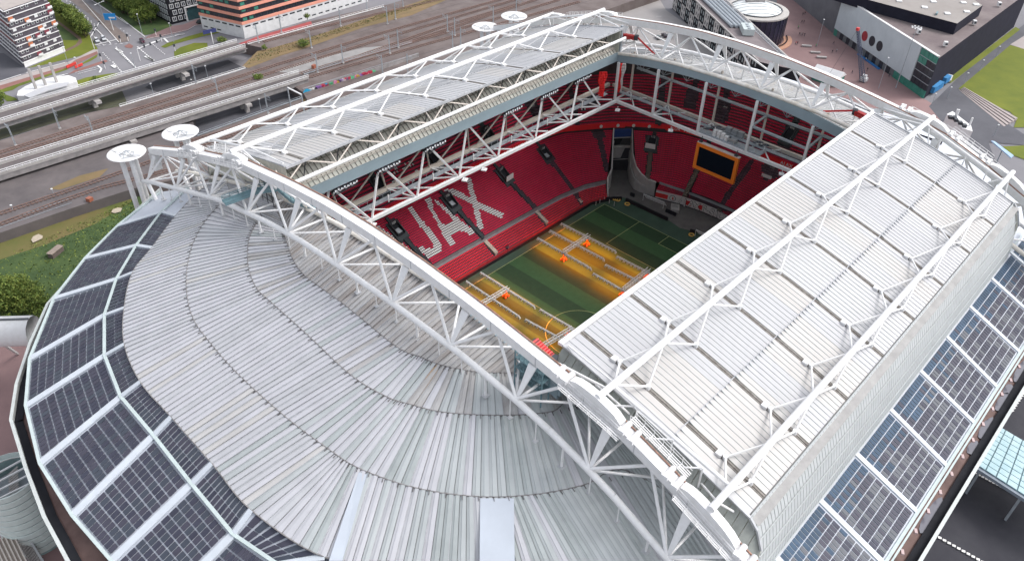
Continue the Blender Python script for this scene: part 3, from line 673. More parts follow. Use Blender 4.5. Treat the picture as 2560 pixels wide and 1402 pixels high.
# ---- rim: gutter, parapet, outer wall
def offs(P, dz): return [(p[0], p[1], p[2]+dz) for p in P]
m = MB(); m2 = MB(); m3 = MB()
N_ = 60; A = resamp(cOUT, N_); Bp = resamp(cPAR, N_)
m.strip(offs(A, -2.6), offs(Bp, -1.6)); m.strip(A, offs(A, -2.6)); m3.strip(Bp, [(p[0], p[1], GZ) for p in Bp])
for a, b in zip(cPAR, cPAR[1:]): m2.bar((a[0], a[1], a[2]-.2), (b[0], b[1], b[2]-.2), .55, .9)
SA, SB = [(-48, -84.3, 29.5), (75, -84.3, 29.5)], [(-48, -88.2, 27.5), (75, -88.2, 27.5)]
m.strip(offs(SA, -2.6), offs(SB, -1.6)); m.strip(SA, offs(SA, -2.6)); m2.bar((-48, -88.2, 27.3), (75, -88.2, 27.3), .55, .9)
for q in [(-48, -88.2), ]: m3.strip([(-48, -88.2, 27.5), (75, -88.2, 27.5)], [(-48, -88.2, GZ), (75, -88.2, GZ)])
obj('gutter_walk', m, GUT, roof)
obj('parapet', m2, mat('parapet_pale', (.50, .53, .52), .5, .1, .5), roof)
m = MB()
for a, b in zip(cPAR, cPAR[1:]):
    d = Vector((b[0]-a[0], b[1]-a[1], 0)).normalized(); n = Vector((-d.y, d.x, 0)); 
    if n.dot(Vector((a[0], a[1], 0))) > 0: n = -n
    m.bar((a[0]+n.x*.9, a[1]+n.y*.9, 26.6), (b[0]+n.x*.9, b[1]+n.y*.9, 26.6), 1.3, .3)
m.bar((-48, -87.2, 26.6), (75, -87.2, 26.6), 1.3, .3)
obj('gutter_channel', m, BLACK, roof)
m = MB()
for i in range(22): m.box((-44+i*5.2, -85.6, 27.9), (.9, .45, .35), .5)
T = resamp(cOUT, 60)
for i in range(34, 60): 
    p = T[i]; q = T[max(0, i-1)]; d = Vector((q[1]-p[1], p[0]-q[0], 0)).normalized(); m.box((p[0]-d.x*1.3, p[1]-d.y*1.3, 27.8), (.8, .45, .35), math.atan2(d.y, d.x))
stuff(obj('drain_boxes', m, mat('drain_pink', (.55, .42, .42), .7, .1, 1), roof))
m = MB()
for x, w_, yy in ((30, 4.2, -86.2), (22.5, 1.6, -86), (18, 3.0, -86.3), (9, 3.2, -86.3), (2.5, 1.9, -86.2), (-17, 4.5, -86.2), (42, 3, -86.2)):
    m.poly([(x+w_*math.cos(t*.5236)*(1+.2*hsh(t, x)), yy+.8*math.sin(t*.5236), 26.62) for t in range(12)])
obj('puddle', m, mat('puddle', (.16, .16, .19), .12, .1, .3), roof)
wallm = obj('outer_wall', m3, mat('outer_wall', (.16, .15, .155), .7, .15, .2), roof)

# ---- far end of the roof (mirrored), visible behind the far truss
m = MB(); sm = MB()
FR_ = [[to_far(p) for p in P] for P in (cIN, cR1, cR2, cR3)]; FR_.append([(55.2, p[1], p[2]) for p in cR4])
for r in range(4):
    q = band_sheets(FR_[r], FR_[r+1], 0, 15, 1.3)
    for i, (a, b, c, d, s) in enumerate(q):
        m.mi = sheet_mat(i, s, r, True); slab(m, a, b, c, d, .1, .05); sm.bar((a[0], a[1], a[2]+.04), (d[0], d[1], d[2]+.04), .07, .12 if i % 3 else .2)
TS = [mat('clear_sheet_%s' % q, c, .5, .06, .2, trans=.5) for q, c in (('a', (.54, .54, .54)), ('b', (.48, .48, .49)), ('c', (.52, .50, .48)))]
stuff(obj('far_roof_sheets', m, [TS[0], TS[1], TS[2], TS[0], TS[1], TS[0], TS[1], TS[2]], roof)); stuff(obj('far_seams', sm, SEAM, roof))
m = MB()
for r, (P, Q) in enumerate([(cOUT, cMID), (cMID, cIN)]): m.strip([to_far(p) for p in P], [to_far(p) for p in Q])
obj('far_belt', m, SOLARF, roof)
m = MB(); D = [to_far(p) for p in cPAR]; O_ = [to_far(p) for p in resamp(cOUT, 18)]
m.strip(D, [(p[0], p[1], GZ) for p in D]); m.strip(resamp(D, 18), O_); obj('far_outer_wall', m, mat('outer_wall_far', (.3, .29, .29), .7, .15, .2), roof)
m = MB()
for a, b in zip(FR_[0], FR_[0][1:]): m.bar((a[0], a[1], a[2]+.3), (b[0], b[1], b[2]+.3), .8, .7)
obj('far_edge', m, SHEET[1], roof)

# ---- fixed roof along the sides (under the sliding halves)
def zsurf(y): return 59.3-.00255*y*y
m = MB(); sm = MB()
for sg_ in (1, -1):
    Y = [36.7, 39.8, 43.5, 54, 64, 71.5, 72.8]; Z = [48.8, 51.4, 53.2, 50.0, 45.4, 39.5, 34.6]
    for i in range(6): m.quad((-55, sg_*Y[i], Z[i]), (55, sg_*Y[i], Z[i]), (55, sg_*Y[i+1], Z[i+1]), (-55, sg_*Y[i+1], Z[i+1]))
    if sg_ == 1:
        for k in range(92):
            x = -55+k*1.2
            for i in range(3): sm.bar((x, Y[i], Z[i]+.06), (x, Y[i+1], Z[i+1]+.06), .16, .22)
        for yy, zz in ((38.3, 50.2), (40.4, 51.75), (42.6, 52.85)): sm.bar((-55, yy, zz), (55, yy, zz), .14, .22)
o = obj('side_roof', m, mat('old_roof_sheet', (.60, .60, .54), .6, .2, .2, trans=.3), roof)
stuff(obj('side_roof_seams', sm, mat('old_seam', (.22, .22, .19), .7, .2, .4), roof))
# fascia round the opening
m = MB()
m.hexa([(-55, 36.5, 46.2), (55, 36.5, 46.2), (55, 37.0, 46.2), (-55, 37.0, 46.2)], [(-55, 36.5, 48.7), (55, 36.5, 48.7), (55, 37.0, 48.7), (-55, 37.0, 48.7)])
m.hexa([(-55, -37, 46.2), (55, -37, 46.2), (55, -36.5, 46.2), (-55, -36.5, 46.2)], [(-55, -37, 48.7), (55, -37, 48.7), (55, -36.5, 48.7), (-55, -36.5, 48.7)])
for sx in (1, -1):
    for i in range(24):
        y0, y1 = -36.5+i*73/24, -36.5+(i+1)*73/24; tp_ = 52.1 if sx > 0 else 51.4; za, zb = tp_-.0026*y0*y0, tp_-.0026*y1*y1
        m.hexa([(sx*54.6, y0, za-2.6), (sx*55.1, y0, za-2.6), (sx*55.1, y1, zb-2.6), (sx*54.6, y1, zb-2.6)], [(sx*54.6, y0, za), (sx*55.1, y0, za), (sx*55.1, y1, zb), (sx*54.6, y1, zb)])
obj('opening_fascia', m, FASCIA, roof)
m = MB()
for yy, zz in ((37.2, 49.9), (37.2, 50.4), (38.0, 50.3)): m.tube((-55, yy, zz), (55, yy, zz), .09, 5)
for k in range(56): m.bar((-55+k*2, 37.2, 48.7), (-55+k*2, 37.2, 50.4), .07)
obj('edge_handrail', m, BEIGE, roof)

# ================================================================ SLIDING ROOF HALVES
STR = [-50.0, -37.6, -24.9, -11.6, 1.2, 14.6, 28.6, 42.2]; NOD = [-56, -44.1, -31.7, -18.6, -5.2, 9.0, 23.5, 36.5, 50.0]
def sliding_roof(sg_, label):
    t = thing('sliding_roof', label, 'roof panel', (0, sg_*36, 56))
    XS = [-54]+STR+[54.5]; YR = [36.2, 45.4, 55.9, 69.1, 70]
    lst = []
    for b in range(9):
        x0, x1 = XS[b]+(.45 if b else 0), XS[b+1]-(.45 if b < 8 else 0); n = max(3, round((x1-x0)/1.02))
        for i in range(n):
            a, c = x0+(x1-x0)*i/n, x0+(x1-x0)*(i+1)/n
            for r in range(3): lst.append((a, c, r, i))
    lst.sort(key=lambda q: (-q[1] if False else q[0]) if True else 0)
    rest = MB(); 
    for j, (a, c, r, i) in enumerate(lst):
        y0, y1 = YR[r]+.05, YR[r+1]-.02; ym = (y0+y1)/2; zo = .10*(2-r)*0
        mi = int(hsh(int(a/6), r+sg_)*3)
        def seg(mb):
            lo = .0
            for (ya, yb) in ((y0, ym), (ym, y1)):
                za, zb = zsurf(ya)-2.6+2.6*0+0, zsurf(yb)
                za = zsurf(ya)
                mb.hexa([(a+.022, sg_*ya, za-.16), (c-.022, sg_*ya, za-.16), (c-.022, sg_*yb, zb-.16), (a+.022, sg_*yb, zb-.16)] if sg_ > 0 else [(a+.022, sg_*yb, zb-.16), (c-.022, sg_*yb, zb-.16), (c-.022, sg_*ya, za-.16), (a+.022, sg_*ya, za-.16)],
                        [(a+.022, sg_*ya, za), (c-.022, sg_*ya, za), (c-.022, sg_*yb, zb), (a+.022, sg_*yb, zb)] if sg_ > 0 else [(a+.022, sg_*yb, zb), (c-.022, sg_*yb, zb), (c-.022, sg_*ya, za), (a+.022, sg_*ya, za)])
        if j < 297:
            m = MB(); seg(m); obj('roof_sheet', m, SHEETW[mi], t)
        else: rest.mi = mi; seg(rest)
    if rest.f: stuff(obj('small_roof_sheets', rest, SHEETW, t))
    m = MB(); yy = YR[0]
    while yy < 69.0:
        m.quad((-54, sg_*yy, zsurf(yy)-.25), (54.5, sg_*yy, zsurf(yy)-.25), (54.5, sg_*(yy+1.82), zsurf(yy+1.82)-.25), (-54, sg_*(yy+1.82), zsurf(yy+1.82)-.25)); yy += 1.82
    obj('roof_deck', m, mat('panel_gap', (.31, .305, .30), .8, .15, .5), t)
    m = MB()
    for a, c, r, i in lst:
        if i == 0: continue
        y0, y1 = YR[r], YR[r+1]; ym = (y0+y1)/2
        m.bar((a, sg_*y0, zsurf(y0)+.03), (a, sg_*ym, zsurf(ym)+.03), .06, .09); m.bar((a, sg_*ym, zsurf(ym)+.03), (a, sg_*y1, zsurf(y1)+.03), .06, .09)
    stuff(obj('standing_seams', m, SEAM, t))
    m = MB()
    for yy in YR[1:3]:
        m.bar((-54, sg_*yy, zsurf(yy)+.06), (54.5, sg_*yy, zsurf(yy)+.06), .12, .16)
        for a, c, r, i in lst:
            if r == 0 and i % 1 == 0: m.hexa([(a-.05, sg_*(yy+.05), zsurf(yy)), (a+.12, sg_*(yy+.05), zsurf(yy)), (a+.03, sg_*(yy+.8), zsurf(yy+.8)), (a-.02, sg_*(yy+.8), zsurf(yy+.8))], [(a-.05, sg_*(yy+.05), zsurf(yy)+.3), (a+.12, sg_*(yy+.05), zsurf(yy)+.3), (a+.03, sg_*(yy+.8), zsurf(yy+.8)+.05), (a-.02, sg_*(yy+.8), zsurf(yy+.8)+.05)])
    stuff(obj('seam_caps', m, SEAM, t))
    gm = mat('gutter_dirt', (.13, .115, .10), .9, col2=(.30, .28, .26), scale=1.6, detail=8)
    for x in STR:
        m = MB(); yy = 36.2
        while yy < 69.0:
            y2 = min(69.1, yy+2.5)
            m.hexa([(x-.36, sg_*yy, zsurf(yy)-.2), (x+.36, sg_*yy, zsurf(yy)-.2), (x+.36, sg_*y2, zsurf(y2)-.2), (x-.36, sg_*y2, zsurf(y2)-.2)], [(x-.36, sg_*yy, zsurf(yy)-.06), (x+.36, sg_*yy, zsurf(yy)-.06), (x+.36, sg_*y2, zsurf(y2)-.06), (x-.36, sg_*y2, zsurf(y2)-.06)])
            m.bar((x, sg_*yy, zsurf(yy)), (x, sg_*y2, zsurf(y2)), .14, .1); yy = y2
        obj('roof_gutter', m, gm, t)
    # inner edge beam, eave, end skirts
    m = MB(); m.bar((-54.3, sg_*35.7, 55.9), (54.6, sg_*35.7, 55.9), .9 if sg_ < 0 else .3, .55)
    for k in range(46): m.box((-53+k*2.35, sg_*35.6, 56.25), (.2, .2, .18))
    obj('edge_beam', m, WHITE if sg_ < 0 else SEAM, t)
    for sx in (-1, 1):
        xx = sx*54.2; m = MB(); m2 = MB(); sl = MB(); n = 26
        for i in range(n):
            ya, yb = 36.2+i*(72.2-36.2)/n, 36.2+(i+1)*(72.2-36.2)/n
            ta = zsurf(ya) if ya < 69 else zsurf(69)-(ya-69)**2*.45; tb = zsurf(yb) if yb < 69 else zsurf(69)-(yb-69)**2*.45
            dn = 6.8 
            P = [(xx, sg_*(ya+.04), ta-dn), (xx+.12*sx*-1, sg_*(ya+.04), ta-dn), (xx-.12*sx, sg_*(yb-.04), tb-dn), (xx, sg_*(yb-.04), tb-dn)]
            Q = [(xx, sg_*(ya+.04), ta), (xx-.12*sx, sg_*(ya+.04), ta), (xx-.12*sx, sg_*(yb-.04), tb), (xx, sg_*(yb-.04), tb)]
            m.hexa(P, Q); m2.bar((xx+.05*sx, sg_*ya, ta+.05), (xx+.05*sx, sg_*yb, tb+.05), .35, .3)
            # out-sloping skirt of old grey tiles
            sl.quad((xx, sg_*ya, ta-.4), (xx, sg_*(yb-.12), tb-.4), (xx+sx*2.4, sg_*(yb-.12), tb-2.6), (xx+sx*2.4, sg_*ya, ta-2.6))
        obj('end_wall', m, mat('end_wall_sheet', (.55, .54, .47), .6, .15, .4), t); obj('end_trim', m2, SEAM, t)
        if sg_ < 0: obj('end_skirt', sl, mat('grey_tiles', (.20, .215, .205), .7, col2=(.30, .32, .30), scale=.5), t)
    # curved louvre band down to the solar belt
    m = MB(); lv = MB(); prof = [(69.15, zsurf(69.1)-.05), (70.2, 45.7), (71.2, 43.4), (72.0, 40.6), (72.5, 37.8), (72.8, 34.9)]
    for (ya, za), (yb, zb) in zip(prof, prof[1:]): m.quad((-54, sg_*(ya-.16), za-.12), (54.5, sg_*(ya-.16), za-.12), (54.5, sg_*(yb-.16), zb-.12), (-54, sg_*(yb-.16), zb-.12))
    obj('curved_band', m, mat('glazing_grey', (.30, .32, .33), .3, .12, .3), t)
    for k in range(124):
        x = -54+k*.88
        for (ya, za), (yb, zb) in zip(prof, prof[1:]): lv.bar((x, sg_*(ya+.1), za), (x, sg_*(yb+.1), zb), .76, .08, (0, sg_*(za-zb), yb-ya))
    for k in (0, 2, 3, 4, 5): lv.bar((-54, sg_*(prof[k][0]+.25), prof[k][1]+.1), (54.5, sg_*(prof[k][0]+.25), prof[k][1]+.1), .14, .14)
    stuff(obj('curved_ribs', lv, mat('louvre_grey', (.43, .45, .455), .5, .06, .3), t))
    # two triangulated carrying girders
    for (yc, zc, ys) in ((46.9, 57.0, (43.6, 48.9)), (66.0, 50.9, (62.5, 66.8))):
        gd = MB(); gd.tube((-59.6, sg_*yc, zc), (60, sg_*yc, zc), .52, 10)
        g = obj('carrying_tube', gd, WHITE, t, smooth=False)
        d = MB(); ft = MB()
        for i, x in enumerate(STR):
            for yf in ys:
                zf = zsurf(yf)+.35
                for xn in (NOD[i], NOD[i+1]): d.tube((xn, sg_*yc, zc-.2), (x, sg_*yf, zf), .17, 6)
                ft.tube((x, sg_*yf, zf-.5), (x, sg_*yf, zf+.25), .38, 8)
            ft.box((x-.1, sg_*(ys[0]-.9), zsurf(ys[0]-.9)+.2), (1.0, .9, .5))
        for sx, xe in ((-1, -59), (1, 59)):
            for yf in ys: d.tube((xe*.98, sg_*yc, zc-.3), (xe*.93, sg_*(yf+(.5 if yf == ys[1] else -.5)), zsurf(min(yf, 66))-1.2), .16, 6)
        obj('diagonal', d, WHITE, t); obj('foot', ft, WHITE, t)
    # end bracing from the tube heads to the deck corner
    d = MB()
    for sx in (-1, 1):
        d.tube((sx*57, sg_*46.9, 56.6), (sx*58, sg_*36.5, 56.2), .2, 6); d.tube((sx*55.5, sg_*46.9, 56.6), (sx*54, sg_*37, 56.3), .16, 6)
        d.tube((sx*56, sg_*46.9, 56.6), (sx*54.6, sg_*66, 50.7), .3, 8)
        for yy in (51, 57, 62): z_ = 56.6-(yy-46.9)/19.1*5.9; d.tube((sx*55.6, sg_*yy, z_), (sx*55.4, sg_*yy, zsurf(yy)-2.5), .14, 6); d.tube((sx*55.6, sg_*yy, z_), (sx*57.6, sg_*(yy-3), z_-.6), .14, 6)
    obj('end_brace', d, WHITE, t)
    if sg_ > 0:
        # edge girder under the inner edge of the far half
        g = MB(); g.tube((-54, 33.6, 53.4), (53, 33.6, 54.2), .42, 8); d = MB()
        for i, x in enumerate(STR): 
            for xn in (x-6.2, x+6.2):
                d.tube((xn, 33.7, 53.6), (x, 36.2, 55.6), .15, 6)
            d.tube((x-6.2, 33.7, 53.6), (x-6.2, 36.4, 55.8), .13, 6); d.tube((x, 36.4, 55.6), (x+6.2, 33.7, 53.7), .13, 6)
        obj('edge_girder', g, WHITE, t); obj('edge_bracing', d, BEIGE, t)
        d = MB()
        for k in range(13): d.bar((-50+k*8.2, 37.5, 50.0), (-50+k*8.2+1.2, 37.2, 55.3), .18)
        obj('hanger', d, DARKST, t)
    return t
sliding_roof(-1, 'near open half of the sliding roof, broad white ribbed sheets covering the right side')
sliding_roof(1, 'far open half of the sliding roof, white ribbed sheets above the red stand')

# ================================================================ MAIN ARCH TRUSSES
def gz(y): return interp([(-95, 36), (-86, 40.2), (-71, 46.0), (-60, 50.8), (-51, 54.0), (-42, 55.8), (-32, 57.2), (-23, 58.3), (-10, 59.3), (2, 59.6), (14, 59.3), (26, 58.1), (42, 55.8), (56, 51.8), (66, 48.9), (74, 46.0), (90, 40.3), (95, 38.5)], y)
def tz(y): return interp([(-95, 30), (-86, 33.5), (-72, 38.3), (-64, 41.2), (-54, 45.8), (-45, 48.9), (-37, 50.6), (-24, 52.0), (-9, 52.5), (6, 52.3), (20, 51.6), (30, 50.2), (48, 46.8), (68, 40.6), (87, 34.5), (95, 31)], y)
def interp(T, x):
    for (a, b), (c, d) in zip(T, T[1:]):
        if x <= c: return b+(d-b)*(x-a)/(c-a)
    return T[-1][1]
TOPN = [83.6, 66.2, 48.7, 33.9, 16.8, 1.7, -12.7, -27.5, -41.0, -56.4, -70.5, -85]
BOTN = [87.5, 70.4, 53.2, 37.3, 22.6, 7.4, -7.6, -21.5, -35.5, -49.5, -63.5, -77.5, -88]
def arch(sx, label):
    t = thing('roof_truss', label, 'truss', (sx*59, 0, 29)); X = lambda v: sx*v
    ys = [90-i*3 for i in range(61)]; m = MB()
    for a, b in zip(ys, ys[1:]):
        for q in (0,):
            za, zb = gz(a), gz(b)
            m.hexa([(X(58.2), a, za-.95), (X(60.1), a, za-.95), (X(60.1), b, zb-.95), (X(58.2), b, zb-.95)], [(X(58.2), a, za+.75), (X(60.1), a, za+.75), (X(60.1), b, zb+.75), (X(58.2), b, zb+.75)])
    obj('top_girder', m, WHITE, t)
    m = MB()
    for a, b in zip(ys, ys[1:]): m.bar((X(58.45), a, gz(a)+.85), (X(58.45), b, gz(b)+.85), .2, .2)
    obj('rusty_rail', m, RUST, t)
    m = MB()
    for y in ys[::3]: m.bar((X(60.12), y, gz(y)+.7), (X(60.12), y, gz(y)-.9), .06, .12, (0, 1, 0))
    obj('girder_joint', m, SEAM, t)
    for r_, xx, nm in ((.52, 63.4, 0), (.48, 54.9, 1)):
        m = MB(); P = [(X(xx), y, tz(y) if nm == 0 else tz(y)-.6) for y in ys]
        P = P[::2]
        for a, b in zip(P, P[1:]): m.tube(a, b, r_, 12, caps=False)
        obj('bottom_tube', m, WHITE if nm == 0 else WHITE_OLD, t, smooth=True)
    # webs: outer face and inner face
    T = sorted(TOPN); B = sorted(BOTN); w = []
    for i, yt in enumerate(T):
        below = [y for y in B if y < yt][-1:]; above = [y for y in B if y > yt][:1]
        for xb, r_ in ((63.4, .25), (54.9, .23)):
            for yb in below+above: w.append(((X(59.2), yt, gz(yt)-1.3), (X(xb), yb, tz(yb)+(.3 if xb > 60 else -.3)), r_))
    for a, b, r_ in w:
        m = MB(); m.tube(a, b, r_, 8); obj('web_strut', m, WHITE, t)
    for yb in B:                             # thick tapered uprights from the girder to the lower nodes
        m = MB(); z0, z1 = tz(yb)+.5, gz(yb)-1.3
        for xb in (63.0, 55.2):
            xt = 60.0 if xb > 60 else 58.4; 
            m.hexa([(X(xb)-.12, yb-.25, z0), (X(xb)+.12, yb-.25, z0), (X(xb)+.12, yb+.25, z0), (X(xb)-.12, yb+.25, z0)], [(X(xt)-.14, yb-.75, z1), (X(xt)+.14, yb-.75, z1), (X(xt)+.14, yb+.75, z1), (X(xt)-.14, yb+.75, z1)])
        obj('tapered_upright', m, WHITE, t)
    m = MB()
    for i, yb in enumerate(B):
        m.tube((X(63.4), yb, tz(yb)), (X(54.9), yb, tz(yb)-.6), .22, 8)
        if i+1 < len(B):
            ym = (yb+B[i+1])/2
            m.tube((X(63.4), yb, tz(yb)), (X(54.9), ym, tz(ym)-.6), .2, 8); m.tube((X(54.9), ym, tz(ym)-.6), (X(63.4), B[i+1], tz(B[i+1])), .2, 8)
    obj('floor_bracing', m, WHITE, t)
    m = MB(); ft = MB()
    ya = 80
    while ya > -84:
        big = (int((80-ya)/5.2) % 3 == 0); zt = tz(ya); zr = 46.9-.0026*ya*ya+2.3; zr = min(zr, zt-2.2)
        m.tube((X(63.4), ya, zt), (X(63.4), ya, zr), .2 if big else .1, 6)
        ft.box((X(63.4), ya, zr), (1.0 if big else .7, 1.0 if big else .7, .1)); ya -= 5.2
    obj('roof_post', m, WHITE, t); obj('post_foot', ft, SEAM, t)
    if sx < 0:  # end frame of the near truss, with its heavy legs
        m = MB(); m.hexa([(X(58.3), 89.2, 35), (X(60.2), 89.2, 35), (X(60.2), 90.4, 35), (X(58.3), 90.4, 35)], [(X(58.3), 88.2, 39.5), (X(60.2), 88.2, 39.5), (X(60.2), 90.4, 39.5), (X(58.3), 90.4, 39.5)])
        obj('end_frame', m, WHITE, t)
    m = MB()
    for xx in (63.4, 54.9): m.tube((X(xx), 87.5, tz(87.5)), (X(xx), 84, 28), .5, 8); m.tube((X(xx), -87, tz(-87)), (X(xx), -84, 29), .5, 8)
    obj('support_leg', m, WHITE, t)
    return t
nearT = arch(-1, 'near white arch truss crossing the picture from lower right to upper left')
farT = arch(1, 'far white arch truss spanning behind the red stands at upper right')

# bogies of the sliding halves with catwalks, on top of the arches
def bogie(sx, y0, y1, label):
    t = thing('roof_bogie', label, 'roof bogie', (sx*59.6, (y0+y1)/2, gz((y0+y1)/2)+.3)); n = 8
    m = MB(); L = [y0+(y1-y0)*i/n for i in range(n+1)]; H = [.5, 1.1, 1.35, 1.45, 1.5, 1.45, 1.35, 1.1, .5]
    for i in range(n):
        a, b = L[i], L[i+1]
        m.hexa([(sx*58.6, a, gz(a)+.8), (sx*59.9, a, gz(a)+.8), (sx*59.9, b, gz(b)+.8), (sx*58.6, b, gz(b)+.8)], [(sx*58.6, a, gz(a)+.8+H[i]), (sx*59.9, a, gz(a)+.8+H[i]), (sx*59.9, b, gz(b)+.8+H[i+1]), (sx*58.6, b, gz(b)+.8+H[i+1])])
    obj('beam', m, WHITE, t)
    for yy in (y0+.6, y0+2.2, y1-2.2, y1-.6):
        m = MB(); m.tube((sx*58.4, yy, gz(yy)+1.1), (sx*60.1, yy, gz(yy)+1.1), .42, 10); m.box((sx*60.3, yy, gz(yy)+1.1), (.7, 1.0, .7)); obj('wheel', m, WHITE, t)
    return t
def catwalk(sx, x, y0, y1, dz, label, matl=WHITE):
    t = thing('catwalk', label, 'catwalk', (sx*x, (y0+y1)/2, gz((y0+y1)/2))); n = max(2, int(abs(y1-y0)/1.6)); m = MB(); r = {-.65: MB(), .65: MB()}
    P = [y0+(y1-y0)*i/n for i in range(n+1)]
    for a, b in zip(P, P[1:]):
        for dx in (-.5, -.17, .17, .5): m.bar((sx*x+dx, a, gz(a)+dz), (sx*x+dx, b, gz(b)+dz), .12, .08)
        m.bar((sx*x-.6, a, gz(a)+dz), (sx*x+.6, a, gz(a)+dz), .12, .1)
        for dx in (-.65, .65):
            r[dx].bar((sx*x+dx, a, gz(a)+dz), (sx*x+dx, a, gz(a)+dz+1.1), .07)
            for h in (.55, 1.1): r[dx].bar((sx*x+dx, a, gz(a)+dz+h), (sx*x+dx, b, gz(b)+dz+h), .06)
    obj('walkway_grid', m, matl, t)
    for q in r.values(): obj('guard_rail', q, matl, t)
    return t
for sx, w_ in ((-1, 'near'), (1, 'far')):
    for sg_, q in ((-1, 'right'), (1, 'left')):
        for ya, yb, k in ((42.2, 51.2, 'inner'), (61.5, 70.5, 'outer')):
            bogie(sx, sg_*ya, sg_*yb, 'white %s wheel bogie under the %s sliding roof half on the %s truss' % (k, q, w_))
        catwalk(sx, 60.9 if sx > 0 else 57.4, sg_*51.5, sg_*61.2, .9, 'white railed catwalk between the two bogies at the %s end of the %s truss' % (q, w_))
        catwalk(sx, 60.9, sg_*41.5, sg_*52, .2, 'white railed catwalk beside the inner bogie at the %s end of the %s truss' % (q, w_))
        catwalk(sx, 60.9, sg_*61.5, sg_*71, .2, 'white railed catwalk beside the outer bogie at the %s end of the %s truss' % (q, w_))

# teal gantries hanging in the near truss
def gantry(y0, y1, z0, label, drop=0):
    t = thing('maintenance_gantry', label, 'gantry', (-60, (y0+y1)/2, z0)); m = MB(); r = MB(); n = 6
    for lv in range(3):
        for i in range(n):
            a = y0+(y1-y0)*i/n; b = y0+(y1-y0)*(i+1)/n; z = z0+lv*1.9
            for xx in (-57.2, -58.9): m.bar((xx, a, z), (xx, b, z), .16, .22)
            m.bar((-57.2, a, z), (-58.9, a, z), .12); m.bar((-57.2, a, z), (-58.9, b, z), .07); m.bar((-58.0, a, z-.05), (-58.0, b, z-.05), 1.4, .05)
            for xx in (-57.2, -58.9): r.bar((xx, a, z), (xx, a, z+1.1), .08); r.bar((xx, a, z+1.1), (xx, b, z+1.1), .08); r.bar((xx, a, z), (xx, b, z+1.9), .06)
    for yy in (y0, y1): 
        for xx in (-57.2, -58.9): m.bar((xx, yy, z0-1-drop), (xx, yy, z0+6), .18)
    obj('platform', m, TEALST, t); obj('guard_rail', r, TEALST, t); return t
gantry(-36.5, -31, 49.5, 'teal steel stair gantry hanging in the near truss by the red winch', 2)
t = thing('access_bridge', 'teal access bridge reaching out through the near truss toward the left roof', 'access bridge', (-60, 40, 47)); m = MB(); r = MB()
BP = [(-66.5,39.67,51.38), (-60,38.68,51.71), (-56.5,35.42,52.38), (-55.5,32.61,50.42), (-54,27.36,50.3)]
for a, b in zip(BP, BP[1:]):
    A, B = Vector(a), Vector(b); d = (B-A); nn = Vector((-d.y, d.x, 0)).normalized()*.75
    m.bar(a, b, 1.5, .15)
    for s_ in (-1, 1):
        k = max(2, int(d.length/1.4))
        for i in range(k+1):
            p = A+d*i/k+nn*s_; r.bar(tuple(p), tuple(p+Vector((0, 0, 1.2))), .09)
        for h in (.4, .8, 1.2): r.bar(tuple(A+nn*s_+Vector((0, 0, h))), tuple(B+nn*s_+Vector((0, 0, h))), .09)
    m.bar(tuple(A+nn), tuple(B+nn), .2, .5); m.bar(tuple(A-nn), tuple(B-nn), .2, .5)
obj('deck', m, TEALST, t); obj('guard_rail', r, TEALST, t)
t = thing('steel_frame', 'thin dark steel frame hanging from the near girder above the teal bridge', 'steel frame', (-58, 40, 50)); m = MB()
for y in (36.5, 38.6, 40.5):
    for x in (-57, -58): m.bar((x, y, 48), (x, y, 56), .12)
for z in (49, 51, 53, 55): m.bar((-57, 36.5, z), (-57, 40.5, z), .09); m.bar((-58, 36.5, z), (-58, 40.5, z), .09); m.bar((-57, 36.5, z), (-58, 40.5, z+2), .07)
obj('frame', m, DARKST, t)

# red winches and booms of the roof drive
def winch(pts, label, big=True):
    o0 = pts[0]; t = thing('roof_winch', label, 'winch', o0); a, b = Vector(pts[0]), Vector(pts[1]); m = MB(); d = (b-a)
    m.bar(a, b, 1.2, .35); n = Vector((-d.y, d.x, 0)).normalized()*.6
    for s_ in (-1, 1): m.bar(a+n*s_+Vector((0, 0, .6)), b+n*s_+Vector((0, 0, .6)), .16); 
    for i in range(9):
        p = a+d*i/8; m.bar(p+n+Vector((0, 0, 0)), p+n+Vector((0, 0, .9)), .12); m.bar(p-n, p-n+Vector((0, 0, .9)), .12); m.tube(p-n+Vector((0, 0, .75)), p+n+Vector((0, 0, .75)), .26, 8)
    obj('frame', m, REDST, t); m = MB(); m.box(tuple(b+Vector((0, 0, .5))), (1.3, 1.1, 1.2), .4); m.box(tuple(a+Vector((0, 0, .4))), (.9, .9, .9), .2); obj('motor', m, DARKST, t)
    if len(pts) > 2:
        c = Vector(pts[2]); m = MB(); 
        for q in (-.3, .3): m.bar(b+Vector((0, q, .8)), c+Vector((0, q, 0)), .2)
        k = int((c-b).length/1.2)
        for i in range(k): m.bar((b+Vector((0, -.3, .8))).lerp(c+Vector((0, -.3, 0)), i/k), (b+Vector((0, .3, .8))).lerp(c+Vector((0, .3, 0)), (i+1)/k), .09)
        obj('boom', m, REDST, t)
    return t
winch(((-56,-32.32,54.66), (-56,-36.06,53.66)), 'red roof winch on the near truss at the corner of the pitch opening')
winch(((57,37.18,52.47), (57,32.65,53.06), (55.5,25.21,51.52)), 'red roof winch with long boom on the far truss at the top corner')
winch(((56.5,-33.51,53.14), (56.5,-31.11,53.35), (56,-24.31,51.72)), 'red roof winch with long boom beside the right sliding roof corner')
winch(((-55.5,38.48,50.6), (-55.5,35.2,51.12)), 'small red winch behind the near truss at the left')
t = thing('stored_pipe', 'orange rusty pipe roll lying inside the near truss by the teal bridge', 'pipe', (-55, 22, 49)); m = MB(); m.tube((-55,33.44,50.1), (-55,28.51,50.68), .5, 10); obj('pipe', m, WHITE_OLD, t)
